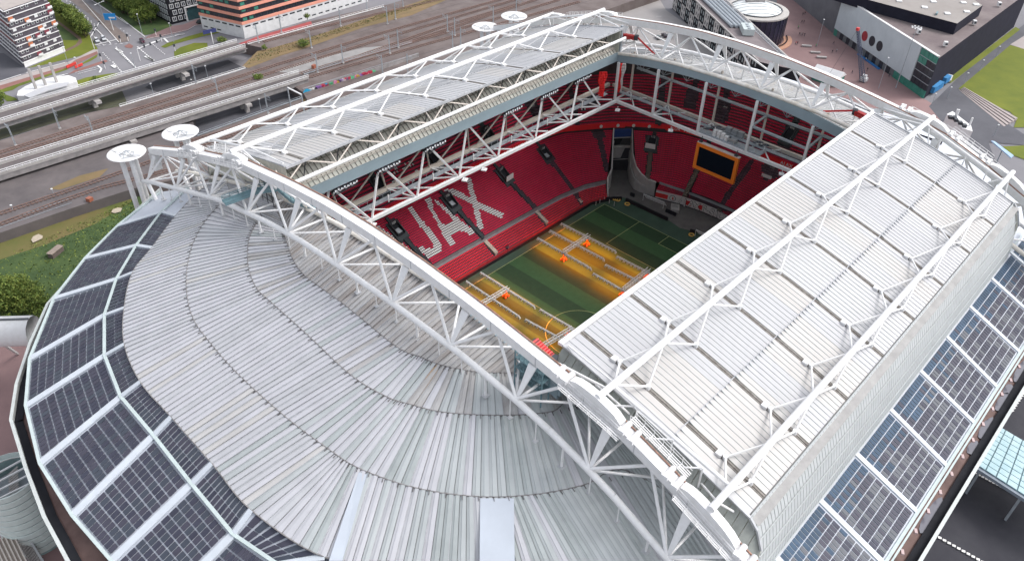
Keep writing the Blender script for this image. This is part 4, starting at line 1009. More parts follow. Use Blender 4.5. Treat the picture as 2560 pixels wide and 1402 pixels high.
m = MB(); m.bar((58,38.43,51.33), (58,33.39,53), 1.0, .3); tag(obj('dark_platform', m, DARKST), 'dark steel platform under the red winch at the top corner', 'platform')

# corner post at the far end
m = MB(); m.bar((55.3, 36.6, 47), (55.3, 36.6, 56.3), .7, .7); tag(obj('corner_post', m, GREYST), 'grey steel post at the far upper corner of the roof opening', 'post')

# ================================================================ HANGING RING TRUSS AROUND THE OPENING
hr = thing('ring_truss', 'white lattice ring truss with catwalk hanging below the roof opening', 'truss', (0, 35, 35))
TX = [-57, -43.5, -30.0, -16.2, -2.6, 11.2, 25.4, 40.2, 52]; BX = [-50, -36.6, -23.2, -9.6, 4.0, 18.2, 32.6, 46.3, 54]
zb = 35.6
m = MB(); m.bar((-56, 35, zb), (54, 35, 34.7), .8, .8); m.bar((54, 35, 34.7), (54, -36, 34.7), .8, .8); obj('front_chord', m, WHITE, hr)
m = MB(); m.bar((-56, 42.5, zb+.3), (60, 42.5, zb), .9, .9); m.bar((61.5, 42, 35.2), (61.5, -36, 35.2), .8, .8); obj('back_chord', m, BEIGE, hr)
m = MB(); m.tube((-56, 38.5, 46.2), (55, 38.5, 46.2), .5, 8); obj('top_chord', m, BEIGE, hr)
for i, x in enumerate(TX[:-1]):
    top = (x, 38.5, 46); 
    for xb, yb in ((BX[i], 35), (BX[i]-1.2 if i else -56, 35)) : pass
    a = BX[i-1] if i else -56
    for k, (p, r_) in enumerate((((BX[i], 35, zb+.3), .3), ((a+.8, 35, zb+.3), .28), ((x+4.2, 42.5, zb+.5), .22), ((x-7.0 if i else -56, 42.5, zb+.5), .22))):
        m = MB(); m.bar(top, p, r_*1.5, r_*1.5); obj('web_strut', m, BEIGE if k > 1 else WHITE, hr)
    m = MB(); m.bar((BX[i], 35, zb), (x+4.2, 42.5, zb+.3), .3); m.bar((BX[i], 35, zb), (BX[i]-5.5, 38.6, zb+.2), .3); m.bar((x+4.2, 42.5, zb+.3), (BX[i]+6, 35.2, zb), .3); m.bar((x+1, 37.5, zb+.2), (x+1, 37.5, zb+2.2), .22); obj('floor_bracing', m, WHITE, hr)
# far-end posts
for y in (35.5, 22, 7, -8, -23.5, -37):
    top = 49.6-.0026*y*y
    m = MB(); m.bar((54, y, 35), (54, y, top), .62); obj('front_post', m, WHITE, hr)
    m = MB(); m.bar((61.5, y, 35), (61.5, y, top+1), .5); obj('back_post', m, BEIGE, hr)
    m = MB(); m.bar((54, y, 35), (61.5, y, 35.2), .4); m.bar((54, y, 35), (61.5, y-6.5, 35.3), .3); m.bar((61.5, y, 35.3), (54, y-7, 35), .3); m.bar((57, y-3.5, 35), (57, y-3.5, 36.8), .2); obj('floor_bracing', m, WHITE, hr)
m = MB()
m.bar((61.5, 34, 43.0), (61.5, -36, 43.0), .7, .5); m.bar((54, -8, 42.5), (61.5, -8, 42.8), .6, .4); m.bar((54, -8, 42.5), (54, -23.5, 42.0), .6, .5); m.bar((54, -23.5, 42), (61.5, -23.5, 42.6), .6, .4); m.bar((54, 22, 42.8), (61.5, 22, 43.4), .4, .3)
m.bar((54, -37, 42), (61.5, -37, 42.6), .6, .4)
obj('middle_beam', m, GREYST, hr)
for (x0, y0, x1, y1) in ((-56, 38.8, 54, 38.8), (57.6, 36, 57.6, -36)):
    m = MB(); m.bar((x0, y0, zb+.4), (x1, y1, zb+.2), 1.3, .22); L = math.hypot(x1-x0, y1-y0); k = int(L/2.2)
    d = Vector((x1-x0, y1-y0, 0))/L; n = Vector((-d.y, d.x, 0))*.7
    for s_ in (-1, 1):
        for i in range(k): 
            p = Vector((x0, y0, zb+.4))+d*(L*i/k)+n*s_; m.bar(tuple(p), tuple(p+Vector((0, 0, 1.1))), .07)
        m.bar((x0+n.x*s_, y0+n.y*s_, zb+1.5), (x1+n.x*s_, y1+n.y*s_, zb+1.4), .07)
    obj('catwalk', m, GREYST, hr)
# floodlight clusters below the fascia
FL = mat('lamp_glass', (.75, .77, .80), .2, .05, 1)
def flood(c, rz, n, label, sp=.8):
    t = thing('floodlight_cluster', label, 'floodlights', c, 'floodlight clusters under the roof edge'); m = MB(); g = MB(); ca, sa = math.cos(rz), math.sin(rz)
    for i in range(n):
        for j in range(2):
            u = (i-(n-1)/2)*sp; P = (c[0]+ca*u-sa*j*.7, c[1]+sa*u+ca*j*.7, c[2]-j*.7+ (i % 2)*.15)
            m.box(P, (.55, .6, .55), rz); g.box((P[0]+sa*.33, P[1]-ca*.33, P[2]-.05), (.42, .06, .42), rz)
        m.bar((c[0]+ca*(i-(n-1)/2)*sp, c[1]+sa*(i-(n-1)/2)*sp, c[2]+.9), (c[0]+ca*(i-(n-1)/2)*sp-sa*.7, c[1]+sa*(i-(n-1)/2)*sp+ca*.7, c[2]-1), .08)
    m.bar((c[0]-ca*n*sp/2, c[1]-sa*n*sp/2, c[2]+.8), (c[0]+ca*n*sp/2, c[1]+sa*n*sp/2, c[2]+.8), .15); m.bar((c[0]-ca*n*sp/2, c[1]-sa*n*sp/2, c[2]-1.2), (c[0]+ca*n*sp/2, c[1]+sa*n*sp/2, c[2]-.9), .12)
    obj('housing', m, DARKST, t); obj('lens', g, FL, t); return t
for i, x in enumerate((-40.5, -28.5, -14.5, 12, 26, 40)):
    flood((x, 36.9, 45.4), 0, 8, 'dark floodlight cluster under the long roof edge, %s one from the left' % ('first', 'second', 'third', 'fourth', 'fifth', 'sixth')[i])
flood((57, 31, 48.0), -math.pi/2, 6, 'white floodlight cluster hanging near the top corner of the opening', .9)
m = MB()
for i in range(9):
    y = 30-i*7.5; z = 48.6-.0026*y*y
    for dy in (-1.6, 0, 1.6): m.bar((56.5, y+dy, z+.6), (57.5, y, z-1.8), .12)
    m.bar((56.5, y-1.6, z+.6), (56.5, y+1.6, z+.6), .12); m.bar((57.5, y, z-1.8), (59.5, y-1.5, z-1.2), .14)
obj('bracket', m, GREYST, hr)

# big screen
t = thing('video_screen', 'big dark video screen in an orange frame hanging before the red stand', 'screen', (53, -.8, 25.2))
ORA = mat('screen_orange', (.80, .20, .02), .45, .06, .5)
m = MB(); y0, y1, z0, z1 = -7.2, 5.8, 25.2, 33.0; fr = .95
for (ya, yb, za, zb_) in ((y0, y1, z0, z0+fr), (y0, y1, z1-fr, z1), (y0, y0+fr, z0+fr, z1-fr), (y1-fr, y1, z0+fr, z1-fr)):
    m.hexa([(52.6, ya, za), (53.5, ya, za), (53.5, yb, za), (52.6, yb, za)], [(52.6, ya, zb_), (53.5, ya, zb_), (53.5, yb, zb_), (52.6, yb, zb_)])
obj('frame', m, ORA, t)
m = MB(); m.box((53.1, (y0+y1)/2, (z0+z1)/2), (.6, y1-y0-1.8, z1-z0-1.8)); obj('display', m, mat('screen_black', (.008, .012, .02), .9, .05, 1, spec=.03), t)
m = MB(); m.box((53.3, (y0+y1)/2, z1+.12), (1.1, y1-y0, .22)); obj('top_cover', m, BEIGE, t)
m = MB()
for yy in (-6, 5): m.bar((53.2, yy, z1), (53.6, yy, 34.8), .18); m.box((53.3, yy, z1+.4), (.8, .9, .5))
obj('hanger', m, DARKST, t)
# equipment platform above the screen
t = thing('equipment_platform', 'grey platform with white and grey cabinets above the video screen', 'platform', (55.5, -2, 35.3))
m = MB(); m.bar((55.5, 7.5, 35.35), (55.5, -12, 35.35), 2.6, .25); obj('deck', m, GREYST, t)
m = MB()
for y, h in ((2.2, 1.7), (.9, 1.9), (-.3, 1.6), (-1.4, 1.2)): m.box((55.0, y, 35.5+h/2), (1.0, .95, h))
obj('white_cabinet', m, WHITE, t); m = MB()
for y in (-2.5, -4.4, -6.2): m.box((58.2, y+2.5, 36.6), (1.2, 1.6, 2.2))
m.box((55.2, -3.4, 36), (1.4, 1.8, 1.2)); obj('grey_cabinet', m, mat('cabinet_grey', (.25, .26, .27), .5, .15, 1), t)
m = MB()
for i, (x, y) in enumerate(((55, 6), (57.5, 5), (57.8, 2.8), (58, -7.5), (57.6, -9.5))):
    for q in (0, -.5): m = MB(); m.tube((x, y+q, 36.2), (x+1.4, y-1.8+q, 36.5), .22, 6); obj('lamp_barrel', m, DARKST, t)
m = MB()
for i in range(9): m.bar((54.3, 7-i*2.2, 35.5), (54.3, 7-i*2.2, 36.5), .06)
m.bar((54.3, 7, 36.5), (54.3, -11, 36.5), .06); obj('guard_rail', m, BEIGE, t)
# small white boards hanging on the ring truss
for i, (P, s_) in enumerate((((49.04,30.65,35), .9), ((51.4,13.81,34), .9), ((-8.59,33.35,35), 1), ((-1.73,33.57,35), .9), ((-36.77,33.69,35), 1), ((51.66,-19.89,34.3), .9))):
    m = MB(); m.box(P, (1.6*s_, 1.3, .25), .5); m.bar((P[0], P[1], P[2]), (P[0], P[1], P[2]+1.2), .12)
    tag(obj('speaker_board', m, WHITE), ('small white board below the top corner node of the ring truss', 'small white board under the truss right of the tunnel', 'small white board beside the top of the white X letter', 'small white board below the ring truss right of the letter X', 'small white board at the near end of the ring truss', 'small white board under the truss right of the video screen')[i], 'board')
# red and white cloths hanging in the top corner
def cloth(P, h, ms, label):
    t = MB(); n = 10
    for i in range(n):
        for k in range(5):
            f = lambda a, b: (P[0]+(b-2.5)*.42*(1-.5*a/n)+.25*math.sin(a*1.3+b), P[1]-(b-2.5)*.25+.25*math.sin(b*2.1+a*.6), P[2]-h*a/n)
            t.mi = 1 if (len(ms) > 1 and k >= 3) else 0
            t.quad(f(i, k), f(i, k+1), f(i+1, k+1), f(i+1, k))
    o = obj('hanging_banner', t, ms, smooth=True); tag(o, label, 'banner'); md = o.modifiers.new('th', 'SOLIDIFY'); md.thickness = .06; return o
RC = mat('red_cloth', (.80, .02, .02), .7, .15, 1.5); WC = mat('white_cloth', (.7, .68, .68), .7, .1, 1.5)
cloth((50,37.74,44.04), 7.6, [RC], 'crumpled red banner hanging in the top corner left of the corner node')
cloth((58,37.19,44.39), 9, [RC, WC], 'narrow red and white banner hanging right of the top corner node')

# ================================================================ SURROUNDINGS
PINK = mat('brick_paving', (.20, .125, .125), .9, col2=(.29, .185, .18), scale=.05, detail=8)
PINKL = mat('pale_paving', (.36, .32, .31), .9, .12, .1)
GRASS = mat('grass', (.085, .115, .010), .95, col2=(.16, .18, .016), scale=.05, detail=9)
GRASS2 = mat('dark_grass', (.022, .050, .016), .95, col2=(.075, .115, .030), scale=.09, detail=9)
GRASSD = mat('dry_grass', (.15, .115, .05), .95, col2=(.22, .145, .075), scale=.12, detail=9)
BALL = mat('ballast', (.095, .072, .068), .95, col2=(.175, .145, .138), scale=.12, detail=9)
BALLD = mat('dark_ballast', (.085, .075, .078), .95, col2=(.15, .13, .13), scale=.1, detail=9)
DASPH = mat('dark_asphalt', (.075, .075, .088), .9, col2=(.11, .11, .125), scale=.08, detail=8)
CYC = mat('cycle_path', (.24, .115, .10), .9, .15, .2)
lay = [0]
def ground_poly(name, pts, m_, z=GZ):
    lay[0] += 1; g = MB(); g.poly([(p[0], p[1], z+.004+lay[0]*.006) for p in pts]); return struct(name, g, m_)
ground_poly('verge', [(11.2,374.63,-9),(13.33,372.67,-9),(7.15,322.38,-9),(3.57,305.56,-9),(-0.01,289.87,-9),(-8.72,286.97,-9),(-27.41,288.22,-9),(-31.5,289.29,-9),(-12.5,295.54,-9),(-7.22,311.37,-9),(0.13,337.1,-9),(7.45,361.04,-9)], GRASS)
ground_poly('garden', [(-1.33,334.94,-9),(-0.73,327.45,-9),(-1.32,307.98,-9),(-2.5,305.86,-9),(-7.22,311.37,-9),(-5.53,318.48,-9)], GRASS2)
ground_poly('path', [(0.04,338.37,-9),(1.26,338.41,-9),(0.18,308.74,-9),(-2,302.19,-9),(-5.35,299.05,-9),(-12,296.08,-9),(-11.51,298.67,-9),(-5.56,301.33,-9),(-1.76,306.24,-9)], mat('soil', (.16, .11, .08), .9, .2, .5))
ground_poly('car_park', [(-64.84,339.03,-9),(-32.59,313.51,-9),(-32.08,289.85,-9),(-31.76,288.6,-9),(-33.02,285.19,-9),(-81.42,277.28,-9)], DASPH)
ground_poly('pavement', [(-48.13,277.51,-9),(-46.58,282.05,-9),(-26.25,284.31,-9),(-15.51,284.09,-9),(-1.56,290.31,-9),(-0.65,288.42,-9),(-2.22,284.83,-9),(-14.24,280.48,-9),(-28.59,278.24,-9)], PINKL)
ground_poly('cycle_path', [(-48.57,276.24,-9),(-47.8,278.48,-9),(-17.06,280.3,-9),(-12.8,283.94,-9),(-1.59,287.27,-9),(-2.54,284.12,-9),(-13.25,279.54,-9),(-17.2,276.65,-9),(-29.61,275.6,-9),(-42.87,274.2,-9),(-49.44,273.7,-9)], CYC)
ground_poly('verge', [(-14.59,277,-9),(-2.69,283.77,-9),(-4.79,280.28,-9),(-8.6,278.03,-9),(-14.87,276.33,-9)], GRASS)
ground_poly('verge', [(-45.22,274.57,-9),(-19.23,277.65,-9),(-19.39,275.93,-9),(-41.02,272.43,-9),(-44.23,270.4,-9),(-50.3,271.2,-9),(-49.44,273.7,-9)], GRASS)
ground_poly('bus_lane', [(-21.69,270.32,-9),(-17.86,273.09,-9),(-2.85,275.01,-9),(-3.16,272.4,-9),(-16.91,270.8,-9)], CYC)
ground_poly('median', [(17.82,368.52,-9),(23.04,363.7,-9),(20.19,340.33,-9),(18.11,312.13,-9),(16.55,293.37,-9),(14.43,288.87,-9),(10.03,289.82,-9),(13.8,315.01,-9),(16.11,336.05,-9)], mat('median_soil', (.19, .155, .14), .9, .2, .3))
ground_poly('verge', [(26.83,360.19,-9),(54.55,334.58,-9),(24.23,311.08,-9)], GRASS2)
ground_poly('verge', [(37.59,350.25,-9),(44.04,344.29,-9),(39.64,311.08,-9),(38.62,294.12,-9),(34.67,290.9,-9),(27.6,289.62,-9),(23.02,290.58,-9),(23.37,295.82,-9),(24.02,320.77,-9)], GRASS2)
ground_poly('pavement', [(21.19,286.83,-9),(23.51,289.02,-9),(38.21,293.34,-9),(42.8,291.37,-9),(58.35,294.88,-9),(69.97,316.28,-9),(73.23,321.43,-9),(80.54,314.69,-9),(61.79,283.14,-9),(45.97,286.08,-9),(40.88,282.8,-9),(26.2,284.31,-9)], PINK)
ground_poly('verge', [(21.78,272.44,-9),(26.27,274.54,-9),(37.72,275.69,-9),(57.88,274.94,-9),(54.95,269.05,-9),(41.63,270.91,-9),(28.85,271.04,-9),(22.52,269.66,-9)], GRASS)
ground_poly('verge', [(19.99,255.86,-9),(23.29,262.77,-9),(27.89,265.64,-9),(35.15,266.18,-9),(39.6,261.99,-9),(37.49,257.64,-9),(31.28,252.18,-9)], GRASS)
ground_poly('traffic_island', [(10.03,284.55,-9),(13.07,285.89,-9),(13.05,281.7,-9),(11.34,279.68,-9),(9.81,282.16,-9)], CYC)
ground_poly('verge', [(-23.65,261.33,-9),(-17.28,262.01,-9),(-9.07,259.38,-9),(-4.82,257.08,-9),(-15.16,251.56,-9),(-22.54,252.03,-9)], GRASS)
ground_poly('verge', [(-49.66,271.52,-9),(-49.75,260.72,-9),(-46.26,258.91,-9),(-46.12,261.86,-9),(-49.25,272.72,-9)], GRASS)
ground_poly('low_ground', [(-120.33,252.92,-9),(-56.35,249.55,-9),(-10.63,244.3,-9),(-16.29,224.87,-9),(-32.33,228.86,-9),(-124.97,228.71,-9)], mat('weedy_soil', (.055, .055, .04), .95, col2=(.11, .115, .07), scale=.12, detail=9))
ground_poly('underpass_road', [(5.36,240.52,-9),(19.68,238.84,-9),(36.2,237.56,-9),(36.64,225.57,-9),(5.4,226.23,-9),(-1.21,224.25,-9),(-4.01,235.22,-9)], mat('underpass_asphalt', (.06, .06, .07), .9, .15, .2))
ground_poly('underpass_road', [(-11.85,181.3,-9),(-12.82,198.16,-9),(9.04,206.75,-9),(37.81,198.07,-9),(43.12,179.39,-9),(28.99,167.46,-9),(3.63,173.06,-9)], DASPH)
# meadow at lower left
ground_poly('meadow', [(-135.47,173.89,-9), (-85.41,165.62,-9), (-63.99,164.2,-9), (-44.1,163.29,-9), (-39.32,157.89,-9), (-60, 100, 0), (-100, 80, 0), (-95.93,117.54,-9), (-143.64,131.23,-9)], GRASS2)
ground_poly('meadow', [(-136.07,170.74,-9), (-86.04,163.8,-9), (-64.67,162.53,-9), (-44.93,161.55,-9), (-48.16,154.14,-9), (-62.17,149.64,-9), (-77.26,149.11,-9), (-90.58,150.7,-9), (-138.75,156.78,-9)], mat('meadow_grass', (.085, .11, .022), .95, col2=(.17, .12, .05), scale=.06, detail=9))
ground_poly('plaza', [(-118.59,126.64,-9), (-99.57,107.63,-9), (-100, 70, 0), (-100, -90, 0), (-260, -90, 0), (-260, 120, 0)], PINK)
ground_poly('plaza', [(235.71,73.33,-9), (258.48,85.4,-9), (303.95,108.21,-9), (310.54,102.13,-9), (296.21,89.12,-9), (271.51,58.56,-9), (248.64,21.91,-9), (228.96,-2.64,-9), (224.5,-11.16,-9), (150, -70, 0), (115, 0, 0), (118, 80, 0), (190, 110, 0)], PINK)
ground_poly('parking_deck', [(212.81,168.69,-9), (236.23,170.59,-9), (253.61,154.56,-9), (237.83,137.9,-9), (231.91,126.3,-9), (213.06,79.14,-9), (118, 80, 0), (80, 105, 0)], mat('parking_concrete', (.26, .245, .24), .9, col2=(.33, .31, .305), scale=.07, detail=8))
ground_poly('street', [(222.86,-7.19,-9), (262.54,-5.3,-9), (351.04,-4.74,-9), (374.8,-5.05,-9), (369.35,-11.08,-9), (323.27,-9.14,-9), (249.75,-9.8,-9), (224.38,-44.4,-9), (215.29,-47.05,-9), (208.83,-19.22,-9)], DASPH)
ground_poly('meadow', [(250.89,-9.59,-9), (323.27,-9.14,-9), (324.02,-19.44,-9), (296.08,-42.72,-9), (245.3,-55.53,-9), (233.87,-44.29,-9), (228.47,-39.29,-9), (237.48,-37.65,-9), (242.85,-33.53,-9), (245.08,-23.64,-9)], GRASS)
ground_poly('street', [(223.64,-10.34,-9), (249.75,-9.8,-9), (226.84,-34.18,-9), (228.47,-39.29,-9), (225.04,-44.21,-9), (215.29,-47.05,-9), (207.44,-36.22,-9), (130, -75, 0)], DASPH)
ground_poly('verge', [(255.1,-2.3,-9), (352.83,-2.86,-9), (350.33,-5.83,-9), (254.38,-4.98,-9)], GRASS)
ground_poly('meadow', [(207.82,-41.4,-9),(215.03,-47.12,-9),(228.42,-61.37,-9),(200.26,-68.37,-9),(202.96,-50.63,-9),(203.32,-46.41,-9)], GRASS)
ground_poly('side_road', [(-0.59,-88.58,-9),(43.7,-87.45,-9),(61.91,-86.73,-9),(76.5,-87.42,-9),(87.94,-98.9,-9),(24.47,-114.12,-9)], mat('black_asphalt', (.030, .030, .040), .9, col2=(.05, .05, .06), scale=.15, detail=8))
ground_poly('path', [(323.92,-8.94,-9),(342.01,-10.15,-9),(348.98,-16.69,-9),(327.41,-22.63,-9),(322.67,-15.78,-9)], PINKL)
# grandstand-like steps on the lawn edge
sg2 = thing('lawn_steps', 'broad pale stone steps between the dark asphalt and the bright lawn', 'steps', (238.48,-25.78,-9))
for i in range(5):
    a0, a1 = Vector((249.05,-10.43,-9)), Vector((249.65,-10.62,-9)); b0, b1 = Vector((226.31,-36.1,-9)), Vector((236.71,-38.05,-9))
    p0 = Vector((249.4,-10.12,-9)).lerp(Vector((251.55,-11.52,-9)), i/5); p1 = Vector((249.4,-10.12,-9)).lerp(Vector((251.55,-11.52,-9)), (i+.8)/5)
    q0 = b0.lerp(b1, i/5); q1 = b0.lerp(b1, (i+.8)/5)
    m = MB(); m.hexa([tuple(p0), tuple(p1), tuple(q1), tuple(q0)], [tuple(p+Vector((0, 0, .25+.25*i))) for p in (p0, p1, q1, q0)]); obj('step', m, mat('step_stone', (.36, .31, .30), .85, .12, .4), sg2)

# ---- railway land (raised bands) and tracks
def raised(name, px_pts, z, m_):
    g = MB(); g.prism([(p[0], p[1]) for p in px_pts], GZ, z); return struct(name, g, m_)
raised('rail_embankment', [(-124.72,218.23,-4),(-65.68,217.36,-4),(-35.42,217.83,-4),(-20.16,214.19,-4),(30.92,212.24,-4),(37.94,213.79,-4),(37.35,195.89,-4),(0.1,194.76,-4),(-31.49,195.88,-4),(-59.86,196.31,-4),(-128.49,198.59,-4)], -4, BALL)
raised('rail_embankment', [(37.99,213.9,-4.05),(48.99,228.24,-4.05),(44.84,239.95,-4.05),(80.76,241.75,-4.05),(126.56,233.99,-4.05),(151.11,234.07,-4.05),(216.56,225.43,-4.05),(303.33,146.32,-4.05),(217.58,151.33,-4.05),(173.83,152.61,-4.05),(122.51,149.29,-4.05),(88.15,151.69,-4.05),(27.12,155.47,-4.05),(35.46,176.22,-4.05),(37.4,195.99,-4.05)], -4.05, BALL)
raised('rail_embankment', [(-128.18,203.71,-5.5),(-59.42,198.81,-5.5),(-30.94,198.04,-5.5),(-1.93,196.1,-5.5),(-14.72,174.94,-5.5),(-44.38,155.6,-5.5),(-65.38,158.05,-5.5),(-86.28,159.44,-5.5),(-135.39,166.07,-5.5)], -5.5, BALLD)
raised('rail_embankment', [(-14.7,174.36,-5.45),(-12.46,174.36,-5.45),(3.32,175.25,-5.45),(33.8,174.71,-5.45),(35.49,164.98,-5.45),(142.6,158.32,-5.45),(181.21,150.92,-5.45),(98.49,137.71,-5.45),(21.98,145.91,-5.45),(-17.48,146.98,-5.45),(-44.64,155.03,-5.45)], -5.45, BALL)
def flat(name, pts, z, m_): g = MB(); g.poly([(p[0], p[1], z) for p in pts]); return struct(name, g, m_)
flat('rail_verge', [(31.08,215.73,-4),(45.15,226.08,-4),(52.46,224.92,-4),(74.95,223.67,-4),(112.16,225.85,-4),(153.01,226.91,-4),(160.44,220.04,-4),(125.19,213.72,-4),(97.83,216.97,-4),(61.8,214.19,-4),(49.46,214.53,-4),(32.62,212.52,-4)], -3.97, GRASSD)
flat('rail_verge', [(33.27,173.73,-5.4),(65.41,171.2,-5.4),(96.94,172.45,-5.4),(112.35,173.29,-5.4),(110.42,171.19,-5.4),(93.39,168.39,-5.4),(62.04,166.9,-5.4),(31.11,169.74,-5.4)], -5.4, GRASSD)
flat('rail_gravel', [(38.29,201.95,-4),(53.3,201.77,-4),(82.25,196.84,-4),(93.54,190.11,-4),(70.01,189.58,-4),(46.04,191.17,-4)], -3.975, mat('pale_gravel', (.26, .25, .245), .95, .12, .3))
flat('red_path', [(43.41,239.28,-4),(55.99,241.47,-4),(84.12,240.7,-4),(81.76,236.32,-4),(64.08,236.96,-4),(45.37,237.43,-4)], -3.96, mat('red_surface', (.33, .07, .07), .9, .15, .3))
flat('rail_verge', [(-65.88,174.83,-5.5),(-54.92,176.35,-5.5),(-45.98,174.33,-5.5),(-50.53,170.75,-5.5),(-63.4,171.78,-5.5)], -5.46, GRASSD)
POOL = 0
SLP = mat('sleeper', (.11, .075, .065), .9, .2, 1); RAIL = mat('rail_steel', (.24, .15, .125), .6, .25, .8)
TRK = [([(-76.59,208.27,-4),(-68.85,208.2,-4),(-19.41,207.65,-4),(44.79,207.3,-4),(101.34,205.07,-4),(174.03,199.83,-4),(200.74,201.51,-4)], -4), ([(-77.82,204.49,-4),(-70.18,204.36,-4),(-21.8,203.32,-4),(41.01,201.5,-4),(96.57,199.17,-4),(180.22,194.1,-4),(207.22,195.56,-4)], -4), ([(53.45,233.66,-4),(76.62,231.75,-4),(119.8,225.67,-4),(150.93,221.19,-4),(172.03,218.97,-4)], -4),
 ([(64.09,190.2,-4),(91.63,187.88,-4),(161.17,187.22,-4),(187.99,186.92,-4),(207.05,186.7,-4)], -4), ([(48.42,191.02,-4),(108.97,186.16,-4),(155.07,181.24,-4),(197.34,178.27,-4)], -4), ([(45.59,186.92,-4),(106.58,180.35,-4),(156.65,174.45,-4),(202.76,169.03,-4)], -4), ([(35.56,193.14,-4),(75.3,190.59,-4),(124.15,191.54,-4),(177.29,188.44,-4)], -4),
 ([(-21.72,172.97,-5.4),(-5.15,171.1,-5.4),(30.86,169.28,-5.4),(71.33,166.24,-5.4),(108.76,161.13,-5.4),(145.73,158.66,-5.4),(198.89,157.6,-5.4)], -5.4), ([(-22.85,167.88,-5.4),(-6.2,166.43,-5.4),(29.34,164.33,-5.4),(69.46,161.29,-5.4),(106.35,155.97,-5.4)], -5.4), ([(-24.65,161.61,-5.4),(-7.33,160.29,-5.4),(26.46,157.49,-5.4),(63.73,154.29,-5.4)], -5.4),
 ([(-89.37,170.74,-5.5),(-82.51,170.33,-5.5),(-58.01,168.92,-5.5),(-41.55,168.62,-5.5),(-25.85,168.61,-5.5)], -5.45), ([(-91.26,164.95,-5.5),(-84.71,163.99,-5.5),(-66.37,164.33,-5.5),(-53.64,163.59,-5.5),(-31.11,158.45,-5.5)], -5.45)]
TN = ['first', 'second', 'third', 'fourth', 'fifth', 'sixth', 'seventh', 'eighth', 'ninth', 'tenth', 'eleventh', 'twelfth']
for (P, z), nm in zip(TRK, ('upper one of the two tracks between the viaducts', 'lower one of the two tracks between the viaducts', 'track nearest the salmon office building', 'track along the lower side of the dry grass bank', 'upper track just above the graffiti wall', 'lower track just above the graffiti wall', 'track crossing the pale gravel at the centre top', 'upper track below the graffiti wall', 'middle track below the graffiti wall', 'track closest to the far sliding roof', 'upper track left of the disc towers', 'lower track by the teal footbridge')):
    if z > -99 and P[0][0] < -80: P = [tuple(Vector(P[0])-(Vector(P[1])-Vector(P[0])).normalized()*90)]+list(P)
    L = sum((Vector(b)-Vector(a)).length for a, b in zip(P, P[1:])); t = thing('railway_track', 'rusty railway track, '+nm, 'railway track', (P[0][0], P[0][1], z), 'parallel railway tracks')
    m = MB(); S = resamp(P, int(L/1.3)); 
    for i in range(len(S)-1):
        d = Vector(S[i+1])-Vector(S[i]); m.box((S[i][0], S[i][1], z+.08), (.35, 2.6, .16), math.atan2(d.y, d.x))
    stuff(obj('sleepers', m, SLP, t))
    for s_ in (-.75, .75):
        m = MB(); prev = None
        for a, b in zip(P, P[1:]):
            d = (Vector(b)-Vector(a)).normalized(); n = Vector((-d.y, d.x, 0))*s_; m.bar((a[0]+n.x, a[1]+n.y, z+.25), (b[0]+n.x, b[1]+n.y, z+.25), .16, .2)
        obj('rail', m, RAIL, t)
# viaducts
def viaduct(front, back, z0, piers, label, dep=1.9):
    t = thing('railway_viaduct', label, 'viaduct', (front[0][0], front[0][1], GZ)); m = MB(); 
    f0, f1 = Vector(front[0]), Vector(front[-1]); b0, b1 = Vector(back[0]), Vector(back[-1]); f0 = f0-(f1-f0).normalized()*90; b0 = b0-(b1-b0).normalized()*90
    m.hexa([tuple(p+Vector((0, 0, -dep))) for p in (f0, f1, b1, b0)], [tuple(p) for p in (f0, f1, b1, b0)]); obj('deck', m, CONCD, t)
    for P, Q in ((f0, f1), (b0, b1)):
        m = MB(); m.bar(P+Vector((0, 0, .45)), Q+Vector((0, 0, .45)), .35, .9); obj('parapet', m, CONC, t)
        r = MB(); L = (Q-P).length; k = int(L/2.4); d = (Q-P)/k
        for h in (1.25, 1.9): r.bar(P+Vector((0, 0, h)), Q+Vector((0, 0, h)), .2, .2)
        for i in range(k+1): r.bar(P+d*i+Vector((0, 0, .8)), P+d*i+Vector((0, 0, 1.8)), .14)
        obj('guard_rail', r, WHITE, t)
    d = (f1-f0).normalized(); c0 = (f0+b0)/2+d*90; c1 = (f1+b1)/2; n = Vector((-d.y, d.x, 0)); 
    m = MB(); m.bar(c0-d*90+Vector((0, 0, .05)), c1+Vector((0, 0, .05)), (f0-b0).length-.6, .14); obj('ballast_bed', m, BALLD, t)
    m = MB(); m.bar(c0-d*90+Vector((0, 0, -dep-.5)), c1+Vector((0, 0, -dep-.5)), 3.6, 1.0); obj('box_girder', m, CONCD, t)
    for f_ in tuple(piers)+(-.12, -.45):
        p = c0.lerp(c1, f_); rz = math.atan2(d.y, d.x)
        m = MB(); m.box((p.x, p.y, p.z-dep-.7), (2.2, (f0-b0).length*1.25, 1.1), rz); zb_ = p.z-dep-1.2
        for s_ in (-2, 2): m.box((p.x+n.x*s_, p.y+n.y*s_, (zb_+GZ)/2), (1.6, 1.5, zb_-GZ), rz)
        obj('pier', m, CONC, t)
    return t
viaduct([(-73.8,227.44,-2.6),(41.94,229.9,-2.6)], [(-70.77,237.05,-2.6),(42.2,237.38,-2.6)], -2.6, (.40, .73), 'upper grey concrete railway viaduct with white railings crossing the road junction')
viaduct([(-85.7,189.72,-2.6),(42.98,182.82,-2.6)], [(-83.4,197,-2.6),(42.87,189.59,-2.6)], -2.6, (.42, .78), 'lower grey concrete railway viaduct nearer the stadium, ending at the graffiti wall')
